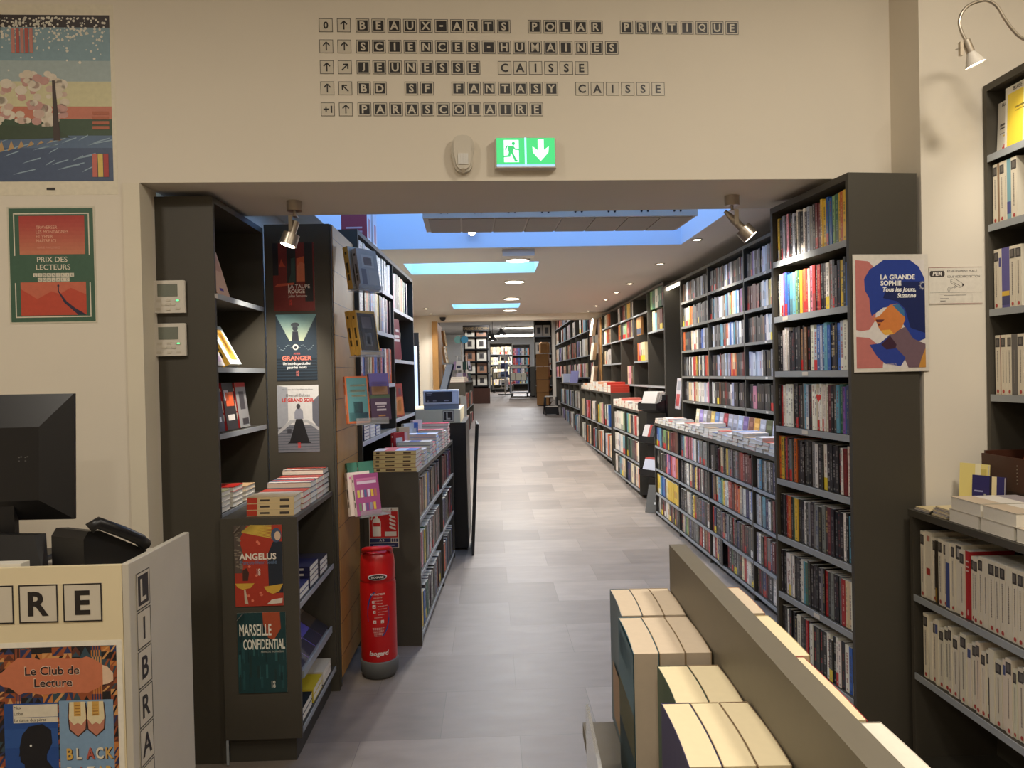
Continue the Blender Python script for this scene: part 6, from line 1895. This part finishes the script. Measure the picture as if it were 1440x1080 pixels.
for i, (y0, y1, x0, lab) in enumerate(((11.2, 13.7, -0.52, 'grey low bookcase beyond the till desk with coral books in it'), (14.4, 18.0, -0.47, 'farther low bookcase on the till side, in front of the art book display'))):
    z0 = fz(y0)
    o, bb_ = bookcase('low_bookcase', (x0, y0, z0), R(89), [(y1 - y0) / 2] * 2, 0.45, 1.0 if i == 0 else 1.08, [0.55, 0.08], lab, plinth=0.05)
    TL = XF((x0, y0, z0), R(89))
    for bi in range(2):
        for sz in (0.55, 0.08):
            q = TL @ Vector((bb_[bi] + 0.03, 0, sz + 0.001))
            fill(q.x, q.y, q.z, R(89), (y1 - y0) / 2 - 0.08, rseq(14, 'OORkNbwK'), 0.3, 0.22, 'lo', setback=0.015)
    for k in range(7):
        n = (3, 2, 3, 2, 3, 2, 2)[k]
        for j in range(n):
            cv = ((226, 214, 180), (206, 130, 100), (226, 222, 216), (206, 60, 130), (120, 124, 136), (60, 64, 80))[(k * 2 + j + i * 3) % 6]
            T = TL @ XF((0.05 + 0.17 * k * (1 if i == 0 else 1.4), 0.02, (1.0 if i == 0 else 1.08) + 0.0006 + j * 0.034))
            lying(T, 0.15, 0.28, 0.033, cv, 'large book, %s from bottom of the %s pile on the %s low bookcase' % (ORD[j], ORD[k], ('coral-filled', 'farther till-side')[i]), 'right', cv, 'piles on the till-side low bookcases', title=False)
so = empty('hand_sanitiser_post', (-0.44, 11.14, fz(11.14)), 0, 'grey metal post with bracket at the corner of the coral-filled low bookcase', 'post')
MB().box(0, 0.09, -0.03, 0.0, 0.35, 1.05).build('plate', mat('grey_metal', (146, 148, 146), 0.4, metal=0.3), parent=so)
MB().box(0.03, 0.06, -0.02, 0.0, 0.0, 0.35).build('post', BLACKM, parent=so)

cc_ = empty('security_camera', (-0.83, 13.86, 2.56), 0, 'small dark dome camera on the end beam above the wooden frame', 'camera')
MB().cyl((0, 0.03, 0.02), (0, -0.02, 0.02), 0.07, n=20).build('mount', WHITEP, parent=cc_)
mb = MB()
mb.lathe([(0.0, -0.065), (0.03, -0.058), (0.052, -0.035), (0.058, 0.0)], n=20)
mb.build('dome', BLACK, parent=cc_)

# slat walls at both sides of the beam with face-out books
for sx, x0, y0, rz, lab in ((1, 1.97, 13.93, R(-90), 'oak slatwall at the bookcase end of the beam'), (-1, -0.96, 14.3, R(90), 'dim oak slatwall behind the wooden frame')):
    e_ = empty('slatwall', (x0, y0, 0.2), rz, lab, 'slatwall')
    MB().box(0, 0.30 if sx > 0 else 1.2, 0, 0.02, 0.02, 2.29).build('board', OAK, parent=e_)
    TW_ = XF((x0, y0, 0.2), rz)
    for k in range(6 if sx > 0 else 5):
        zz = (1.97, 1.54, 1.13)[k // 2] if sx > 0 else (1.86, 1.56, 1.56, 1.22, 1.22)[k]
        xx = (0.02 + 0.14 * (k % 2)) if sx > 0 else (0.1, 0.1, 0.5, 0.15, 0.6)[k]
        cv = ((206, 176, 130), (226, 218, 204), (190, 170, 130), (226, 214, 190), (110, 50, 44), (222, 214, 200))[k]
        faceout(TW_ @ XF((xx, -0.10 if sx > 0 else -0.17, zz), R(-30 if sx > 0 else 20), R(-8)), 0.16, 0.30, 0.03, cv, ('art book, %s of six on the slatwall at the bookcase end' if sx > 0 else 'art book, %s of five on the dim slatwall behind the frame') % ORD[k], cv, [(0.2, 0.8, 0.4, 0.8, tuple(int(q * 0.7) for q in cv))], 'art books on the far slatwalls')

# ------------------------------------------------------------------ far room furniture
ts = empty('display_bookcase', (-0.76, 22.7, fz(22.7)), 0, 'freestanding bookcase of black and white art books with a TASCHEN sign board', 'bookcase')
MB().box(0, 0.02, 0, 0.45, 0, 2.25).build('side_panel', BLACK, parent=ts)
MB().box(0.68, 0.70, 0, 0.45, 0, 2.25).build('side_panel', BLACK, parent=ts)
MB().box(0.02, 0.68, 0.43, 0.45, 0, 2.25).build('back_panel', DARKWOOD, parent=ts)
for k in range(5):
    MB().box(0.021, 0.72, -0.10, 0.43, 0.50 + 0.36 * k, 0.53 + 0.36 * k).build('shelf', BLACK, parent=ts)
MB().box(0.0, 0.74, -0.08, -0.02, 0, 0.46).build('base_front', DARKWOOD, parent=ts)
mb = MB().box(-0.02, 0.74, -0.12, -0.08, 2.12, 2.30, (34, 30, 28))
for xx in (0.17, 0.55):
    mb.text('TASCHEN', xx, 2.17, 0.075, -0.121, (150, 126, 84), 'c', 0.78)
mb.build('sign_board', PRINT, parent=ts)
kk = 0
for k in range(5):
    for j in range(2):
        cv = ((186, 180, 164), (206, 200, 184), (150, 110, 84))[(k + j) % 3]
        faceout(XF((-0.72 + 0.34 * j, 22.64, fz(22.7) + 0.532 + 0.36 * k), 0, R(-6)), 0.28, 0.30, 0.04, cv, 'grey art book, %s on the %s shelf of the TASCHEN bookcase' % (('first', 'second')[j], ORD[4 - k]), cv, [(0.25, 0.7, 0.2, 0.75, (70, 66, 64)), (0.35, 0.55, 0.3, 0.7, (130, 124, 116))], 'art books in the sign-topped bookcase')
# rear shelves in the deep background
for i, (x0, y0, rz, L, lab, seq) in enumerate(((0.0, 30.5, 0, 0.9, 'rear bookcase of cream spines beyond the art book display', 'CWwCCWCWCw'), (0.95, 32.6, 0, 0.75, 'rear bookcase with red and violet books by the white wall', 'RpPBbLWkTO'), (1.95, 29.5, 0, 1.1, 'rear bookcase right of the white wall with pale and blue books', 'BbkpYWkTCLw'))):
    z0 = fz(y0)
    lab = lab.replace(' right of', ' beyond the carts near')
    o, bb_ = bookcase('bookcase', (x0, y0, z0), rz, [L], 0.35, 1.95 if i < 2 else 1.35, [0.3, 0.7, 1.1, 1.5] if i < 2 else [0.3, 0.7, 1.05], lab, plinth=0.04)
    for sz in ([0.3, 0.7, 1.1, 1.5] if i < 2 else [0.3, 0.7, 1.05]):
        fill(x0 + 0.03, y0, z0 + sz + 0.001, rz, L - 0.07, seq, 0.3, 0.2, 'lo', setback=0.02)
    if i == 2:
        fill(x0 + 0.35, y0, z0 + 1.351, rz, 0.7, 'B kpWk', 0.34, 0.2, 'lo', setback=0.02)
for x0, y0, w, lab in ((0.05, 29.0, 0.55, 'far grey book table on castors beside the postcard spinner'), (0.62, 25.0, 0.62, 'grey metal book trolley loaded with cream boxes, near the cardboard stand')):
    z0 = fz(y0)
    e_ = empty('book_trolley', (x0, y0, z0), R(-6), lab, 'trolley', 'book trolleys at the back')
    gm = MATS.get('trolley_grey') or mat('trolley_grey', (104, 108, 116), 0.45, metal=0.2)
    MB().box(0, 0.03, 0, 0.6, 0.12, 0.95).build('end_panel', gm, parent=e_)
    MB().box(w - 0.03, w, 0, 0.6, 0.12, 0.95).build('end_panel', gm, parent=e_)
    for zz in (0.14, 0.52, 0.92):
        MB().box(0.031, w - 0.031, 0, 0.6, zz, zz + 0.025).build('shelf', gm, parent=e_)
    for cx_, cy_ in ((0.06, 0.06), (w - 0.06, 0.06), (0.06, 0.54), (w - 0.06, 0.54)):
        c_ = MB().cyl((cx_ - 0.015, cy_, 0.05), (cx_ + 0.015, cy_, 0.05), 0.05, n=14)
        c_.box(cx_ - 0.02, cx_ + 0.02, cy_ - 0.02, cy_ + 0.02, 0.09, 0.12)
        c_.build('castor', BLACK, parent=e_)
    for k in range(3):
        tag(MB().bevbox(0.0, w * 0.24, 0, 0.3, 0, 0.24, 0.004).build('box', mat('cream_box' + '_abc'[k] if False else 'cream_box', (206, 200, 178), 0.6) if 'cream_box' not in MATS else MATS['cream_box'], M=XF((x0 + 0.04 + k * w * 0.29, y0 + 0.02, z0 + 0.546), R(-6))), 'cream box, %s on the middle shelf of the %s' % (ORD[k], 'far book table' if x0 < 1 else 'book trolley'), 'box', 'cream boxes on the trolleys')
    for k in range(3):
        lying(XF((x0 + 0.035 + k * w * 0.3, y0 + 0.02, z0 + 0.946), R(-6)), w * 0.27, 0.3, 0.06, ((206, 206, 196), (176, 190, 206), (222, 216, 204))[k], 'thick book, %s along the top of the %s' % (ORD[k], 'far book table' if x0 < 1 else 'book trolley'), 'back', group='books on the trolley tops', title=False)
    mb = MB().box(-0.006, -0.001, 0.05, 0.11, 0.3, 0.85, (226, 230, 236))
    mb.build('label_strip', PRINT, parent=e_)
for x0, y0, lab, cap in ((0.50, 26.5, 'postcard spinner of blue and white cards beside the book trolley', False), (-0.68, 18.6, 'white wire postcard spinner topped with round teal signs', True)):
    z0 = fz(y0)
    e_ = empty('postcard_spinner', (x0, y0, z0), 0, lab, 'postcard rack')
    MB().cyl((0, 0, 0.03), (0, 0, 1.9 if cap else 1.6), 0.018, n=12).build('pole', WHITEP, parent=e_)
    MB().cyl((0, 0, 0), (0, 0, 0.03), 0.24, n=28).build('base', WHITEP if cap else BLACK, parent=e_)
    wb = MB()
    for q in range(4):
        a = R(45 + 90 * q)
        wb.tube([(0.16 * math.cos(a), 0.16 * math.sin(a), 0.25), (0.16 * math.cos(a), 0.16 * math.sin(a), 1.5)], 0.006, 6)
    for zz in (0.25, 0.67, 1.08, 1.49):
        wb.tube([(0.16 * math.cos(R(15 * q)), 0.16 * math.sin(R(15 * q)), zz) for q in range(25)], 0.005, 6)
    wb.build('wire_frame', WHITEP, parent=e_)
    nq = 0
    for q in range(4):
        for zz in (0.32, 0.60, 0.88, 1.16):
            cvs = [(80, 90, 140), (206, 206, 216), (120, 140, 180), (226, 222, 216)] if not cap else [(206, 200, 210), (60, 90, 80), (190, 160, 200), (222, 216, 210)]
            cb = MB().box(-0.075, 0.075, -0.004, 0, 0, 0.2, cvs[(q + int(zz * 10)) % 4])
            rect(cb, -0.05, 0.05, 0.03, 0.10, -0.0045, (60, 64, 86))
            tag(cb.build('postcard', PRINT, M=XF((x0, y0, z0 + zz), R(-20 + 90 * q)) @ XF((0, -0.205, 0), 0, R(-8))), 'postcard, %s tier from the floor on side %s of the %s spinner' % (ORD[int((zz - 0.3) / 0.27)], 'abcd'[q], 'teal-topped' if cap else 'blue and white'), 'postcard', 'postcards on the spinners')
    if cap:
        tm = mat('teal_card', (64, 140, 172), 0.5)
        for q, dx in enumerate((-0.08, 0.08)):
            MB().cyl((dx, -0.03 - 0.03 * q, 1.88), (dx, -0.036 - 0.03 * q, 1.88), 0.09, n=28).build('round_sign', tm if q else mat('pale_teal_card', (120, 170, 160), 0.5), parent=e_)

cs = empty('cardboard_display', (1.28, 21.4, fz(21.4)), R(-12), 'tall brown cardboard book dispenser in the aisle beyond the step stool', 'cardboard display')
for k in range(4):
    mb = MB()
    zz = 0.02 + 0.36 * k
    mb.mesh([(0, 0, zz), (0.34, 0, zz), (0.34, 0.3, zz), (0, 0.3, zz), (0, 0.03, zz + 0.35), (0.34, 0.03, zz + 0.35), (0.34, 0.3, zz + 0.35), (0, 0.3, zz + 0.35)], BOX_F)
    mb.mesh([(0.34, -0.001, zz), (0.34, 0.3, zz), (0.40, 0.3, zz + 0.10), (0.40, 0.0, zz + 0.10)], [(0, 1, 2, 3)])
    mb.build('tier', CARDB, parent=cs)
MB().bevbox(0.08, 0.36, 0.04, 0.28, 1.471, 1.78, 0.05).build('header', CARDB, parent=cs)
ss = empty('step_stool', (1.33, 18.72, fz(18.8)), R(2), 'black two-step stool with white treads beside the low bookcase beyond the beam', 'step stool')
for y_, x_ in ((0, 0), (0, 0.29)):
    MB().tube([(x_ + (-0.02 if x_ == 0 else 0.02), -0.02, 0.0), (x_, 0.06, 0.44)], 0.014, 8).build('leg', BLACKM, parent=ss)
    MB().tube([(x_ + (-0.02 if x_ == 0 else 0.02), 0.30, 0.0), (x_, 0.20, 0.44)], 0.014, 8).build('leg', BLACKM, parent=ss)
MB().box(0.015, 0.275, 0.05, 0.24, 0.44, 0.462).build('tread', WHITEP, parent=ss)
MB().box(0.0, 0.29, -0.06, 0.08, 0.20, 0.218).build('tread', WHITEP, parent=ss)
MB().box(0.0, 0.29, -0.045, -0.03, 0.02, 0.195).build('riser', BLACK, parent=ss)
MB().box(0.0, 0.02, 0.0, 0.24, 0.0, 0.43).build('side_plate', BLACK, parent=ss)
MB().box(0.27, 0.29, 0.0, 0.24, 0.0, 0.43).build('side_plate', BLACK, parent=ss)
for k in range(7):
    a = R(50 * k)
    lying(XF((1.80 + 0.03 * math.cos(a), 17.3 + 0.10 * math.sin(a), 1.301 + 0.0125 * k), R(6 * k - 110)), 0.24, 0.2, 0.012, ((150, 150, 206), (206, 200, 226), (170, 176, 214))[k % 3], 'lilac magazine, %s from bottom of the heap on the step stool\u2019s low bookcase' % ORD[k], 'left', group='magazines on the step stool\u2019s low bookcase', name='magazine')
for k in range(3):
    faceout(XF((1.73 - 0.01 * k, 16.75 - 0.09 * k, 1.301), R(-40), R(-14)), 0.2, 0.26, 0.014, ((206, 190, 226), (190, 170, 214), (150, 150, 200))[k], 'lilac magazine, %s standing copy on the step stool\u2019s low bookcase' % ORD[k], name='magazine', group='standing magazines on the step stool\u2019s low bookcase')
for k in range(3):
    lying(XF((1.50, 19.4, 0.30 + 1.0006 + 0.067 * k + 0.0), R(0)) if False else XF((1.70, 18.3, 1.301 + 0.067 * k), A), 0.4, 0.26, 0.066, (196, 204, 222), 'thick pale blue volume, %s of the stack on the step stool\u2019s low bookcase' % ('lowest', 'middle', 'topmost')[k], 'right', (190, 198, 220), 'pale blue volumes on the step stool\u2019s low bookcase', title=False)

# pendant lamps and tube lights of the rear room
for k, (x0, y0, zz) in enumerate(((0.02, 27.5, 2.86), (0.42, 27.5, 2.94), (0.1, 25.6, 2.66))):
    e_ = empty('pendant_lamp', (x0, y0, zz), 0, 'grey industrial pendant lamp, ' + ('smaller one', 'larger one', 'lowest one')[k] + ' of three in the rear room', 'lamp', 'industrial pendant lamps')
    MB().lathe([(0.025, 0.24), (0.05, 0.22), (0.06, 0.14), (0.16 + 0.08 * (k == 1), 0.02), (0.17 + 0.08 * (k == 1), 0.0)], n=28).build('shade', MATS.get('pendant_grey') or mat('pendant_grey', (84, 86, 88), 0.4, metal=0.3), parent=e_)
    MB().tube([(0, 0, 0.24), (0, 0, 3.3 - zz)], 0.008, 8).build('cord', BLACK, parent=e_)
    MB().lathe([(0.0, -0.01), (0.035, 0.01), (0.04, 0.05), (0.02, 0.1)], n=16).build('bulb', SPOTM, parent=e_)
for k, (x0, x1, y0, zz) in enumerate(((0.55, 1.5, 26.5, 3.1), (-0.3, 1.9, 29.6, 2.98))):
    e_ = empty('tube_light', ((x0 + x1) / 2, y0, zz), 0, ('short', 'long')[k] + ' fluorescent tube light hanging in the rear room', 'lamp', 'rear room tube lights')
    h_ = (x1 - x0) / 2
    MB().box(-h_, h_, -0.04, 0.04, 0.03, 0.08).build('housing', WHITEP, parent=e_)
    MB().cyl((-h_, 0, 0.012), (h_, 0, 0.012), 0.016, n=12).build('tube', LEDM, parent=e_)
    hb_ = MB()
    for s_ in (-0.8, 0.8):
        hb_.tube([(s_ * h_, 0, 0.08), (s_ * h_, 0, 3.3 - zz)], 0.006, 6)
    hb_.build('hanger', BLACKM, parent=e_)

# more of the rear rooms: tall shelves along the till side, art display and white pillar beyond the tall bookcases
struct('wall_rear_pillar', MB().box(1.93, 2.32, 23.6, 23.9, 0.6, 3.3), WALL)
tl, tlb = bookcase('bookcase', (-1.32, 15.4, fz(15.4)), R(90), [1.3, 1.3, 1.3, 1.3], 0.3, 2.6, [2.1, 1.7, 1.3, 0.9], 'tall bookcase of upright picture books behind the postcard spinner with teal signs', lip=0.022)
for bi in range(4):
    for si, sz in enumerate((2.1, 1.7, 1.3, 0.9)):
        fill(-1.32, 15.4 + tlb[bi] + 0.025, fz(15.4) + sz + 0.001, R(90), 1.2, rseq(14, 'CWwkSNCWpK'), 0.32, 0.22, 'lo', setback=0.02)
ad, adb = bookcase('bookcase', (1.42, 24.4, fz(24.4)), 0, [0.56], 0.3, 2.55, [1.95, 1.4, 0.9, 0.4], 'narrow bookcase with framed prints facing the aisle behind the cardboard dispenser', lip=0.022)
for k, sz in enumerate((1.95, 1.4, 0.9)):
    for j in range(2):
        faceout(XF((1.46 + 0.25 * j, 24.42, fz(24.4) + sz + 0.002), 0, R(-5)), 0.22, 0.36, 0.02, ((186, 180, 170), (206, 198, 182))[(k + j) % 2], 'framed print, %s on the %s shelf behind the cardboard dispenser' % (ORD[j], ('top', 'second', 'third')[k]), None, [(0.25, 0.75, 0.25, 0.78, ((50, 50, 50), (90, 86, 84), (120, 116, 110))[(k + j) % 3])], 'framed prints behind the cardboard dispenser')
lb6, lbb6 = bookcase('low_bookcase', (1.30, 25.6, fz(25.6)), R(-90), [0.8], 0.3, 0.95, [0.5, 0.08], 'low bookcase of grey spines between the book trolley and the cardboard dispenser', plinth=0.04)
for sz in (0.5, 0.08):
    fill(1.30, 25.57, fz(25.6) + sz + 0.001, R(-90), 0.7, 'bLNSLWkLS', 0.33, 0.22, 'lo', setback=0.02)

# ------------------------------------------------------------------ ceiling fittings
for k, (x0, y0) in enumerate(LEDS):
    e_ = empty('led_panel_light', (x0, y0, 2.6), 0, 'round LED ceiling light, %s from the air conditioner' % ORD[k], 'ceiling light', 'round corridor ceiling lights')
    MB().lathe([(0.0, -0.012), (0.108, -0.012), (0.108, -0.006)], n=40).build('diffuser', LEDM, parent=e_)
    MB().lathe([(0.108, -0.0005), (0.122, -0.002), (0.120, -0.014), (0.1085, -0.014), (0.1085, -0.0005)], n=40).build('rim', WHITEP, parent=e_)
for k, (x0, y0) in enumerate(DOWN):
    side = x0 > 0
    lab = '%s recessed downlight along the tall bookcases, counting from the niche side' % ORD[k - 2] if side and k > 1 else '%s recessed downlight above the low bookcase' % ORD[k] if side else '%s of five recessed downlights on the till side, nearer three unseen and added' % ORD[k - 8]
    e_ = empty('downlight', (x0, y0, 2.6), 0, lab, 'ceiling light', 'recessed corridor downlights')
    MB().lathe([(0.0, -0.003), (0.036, -0.003)], n=24).build('lens', SPOTM, parent=e_)
    MB().lathe([(0.037, -0.0005), (0.052, -0.001), (0.05, -0.006), (0.037, -0.008), (0.037, -0.0005)], n=24).build('rim', STEEL, parent=e_)
e_ = empty('ceiling_box', (0.27, 6.80, 2.6), 0, 'small white rectangular ceiling unit before the first round light', 'ceiling unit')
MB().box(-0.14, 0.14, -0.07, 0.09, -0.06, -0.0005).build('housing', WHITEP, parent=e_)

ac = empty('air_conditioner', (-0.355, 4.27, 2.38), R(1.8), 'long beige ceiling air conditioner hung in the skylight opening', 'air conditioner')
MB().prism([(0, 0.0), (1.545, 0.0), (1.545, 0.17), (1.515, 0.2), (0.03, 0.2), (0, 0.17)], 0.02, 0.44).build('casing', IVORY, parent=ac)
mb = MB().box(0.0, 1.545, 0.0, 0.0195, -0.004, 0.05)
mb.build('front_bar', IVORY, parent=ac)
sc = MB()
for k in range(8):
    for dx in (-0.018, 0.018):
        sc.cyl((0.12 + k * 0.187 + dx, 0.0, 0.025), (0.12 + k * 0.187 + dx, -0.003, 0.025), 0.006, n=10)
sc.build('screws', BLACKM, parent=ac)
gm = MB()
for k in range(8):
    gm.box(0.03 + k * 0.188, 0.03 + k * 0.188 + 0.178, 0.03, 0.43, -0.006, -0.0005)
gm.build('grille_panel', mat('grey_beige_grille', (176, 166, 148), 0.6, noise=0.05, nscale=200), parent=ac)
rods = MB()
for x_ in (0.08, 1.46):
    for y_ in (0.08, 0.38):
        rods.cyl((x_, y_, 0.195), (x_, y_, 0.845), 0.006, n=8)
rods.build('hanging_rods', STEEL, parent=ac)
# cable clip and small spot seen in the skylight
e_ = empty('skylight_spot', (-0.13, 6.62, 2.75), 0, 'small bright spotlight on the skylight frame above the corridor', 'lamp')
MB().cyl((0, 0.0, 0.0), (0.0, -0.07, -0.03), 0.028, 0.035, n=18).build('head', STEEL, parent=e_)
MB().cyl((0.0, -0.0705, -0.0302), (0.0, -0.073, -0.031), 0.03, n=18).build('lens', SPOTM, parent=e_)
MB().cyl((0.0, 0.0, 0.0), (0.0, 0.028, 0.01), 0.02, n=12).build('bracket', STEEL, parent=e_)
lamp('skylight_spot_beam', 'SPOT', (-0.13, 6.535, 2.715), 90, NEUT, (-0.25, 5.2, 0.95), spot_size=R(80), spot_blend=0.8, shadow_soft_size=0.03)

# two steel spotlights under the passage soffit
for nm, x0, y0, lean_, aim, lab in (('a', -0.80, 3.235, -18, (-1.02, 3.55, 1.45), 'brushed steel spotlight under the soffit in front of the poster panel'), ('b', 1.045, 3.26, 42, (1.42, 3.12, 1.5), 'brushed steel spotlight under the soffit beside the crime bookcase')):
    e_ = empty('spotlight', (x0, y0, LZ), 0, lab, 'spotlight', 'soffit spotlights')
    MB().cyl((0, 0, -0.0005), (0, 0, -0.042), 0.031, n=28).cyl((0, 0, -0.042), (0, 0, -0.065), 0.006, n=10).build('mount', STEEL, parent=e_)
    br_ = MB().box(-0.020, -0.005, -0.024, -0.021, -0.125, -0.062).box(-0.005, 0.012, -0.022, 0.018, -0.066, -0.062)
    if nm == 'b':
        br_ = MB().box(0.002, 0.020, -0.026, -0.023, -0.126, -0.062).box(-0.012, 0.006, -0.022, 0.018, -0.066, -0.062)
    br_.build('bracket', STEEL, parent=e_)
    dirv = Vector((math.sin(R(lean_)), -0.1 if nm == 'a' else -0.12, -math.cos(R(lean_)))).normalized()
    c0 = Vector((0.004, 0, -0.085 if nm == 'a' else -0.10))
    hb_ = MB().cyl(c0, c0 + dirv * 0.055, 0.017, n=20).cyl(c0 + dirv * 0.055, c0 + dirv * 0.105, 0.034, 0.036, n=28)
    if nm == 'b':
        hb_.cyl(c0 - dirv * 0.05, c0, 0.007, 0.017, n=12)
    hb_.build('head', STEEL, parent=e_)
    MB().cyl(c0 + dirv * 0.1055, c0 + dirv * 0.107, 0.029, n=24).build('lens', SPOTM, parent=e_)
    p0 = Vector((x0, y0, LZ)) + c0 + dirv * 0.115
    lamp('spotlight_beam', 'SPOT', p0, 50 if nm == 'a' else 19, WARM, aim, spot_size=R(72 if nm == 'a' else 100), spot_blend=0.75, shadow_soft_size=0.025)

# ------------------------------------------------------------------ the remaining books
tag(STUFF.build('shelved_books', [PRINT, PAPER]), 'the many upright books in the low, tall and far bookcases', 'books', kind='stuff')
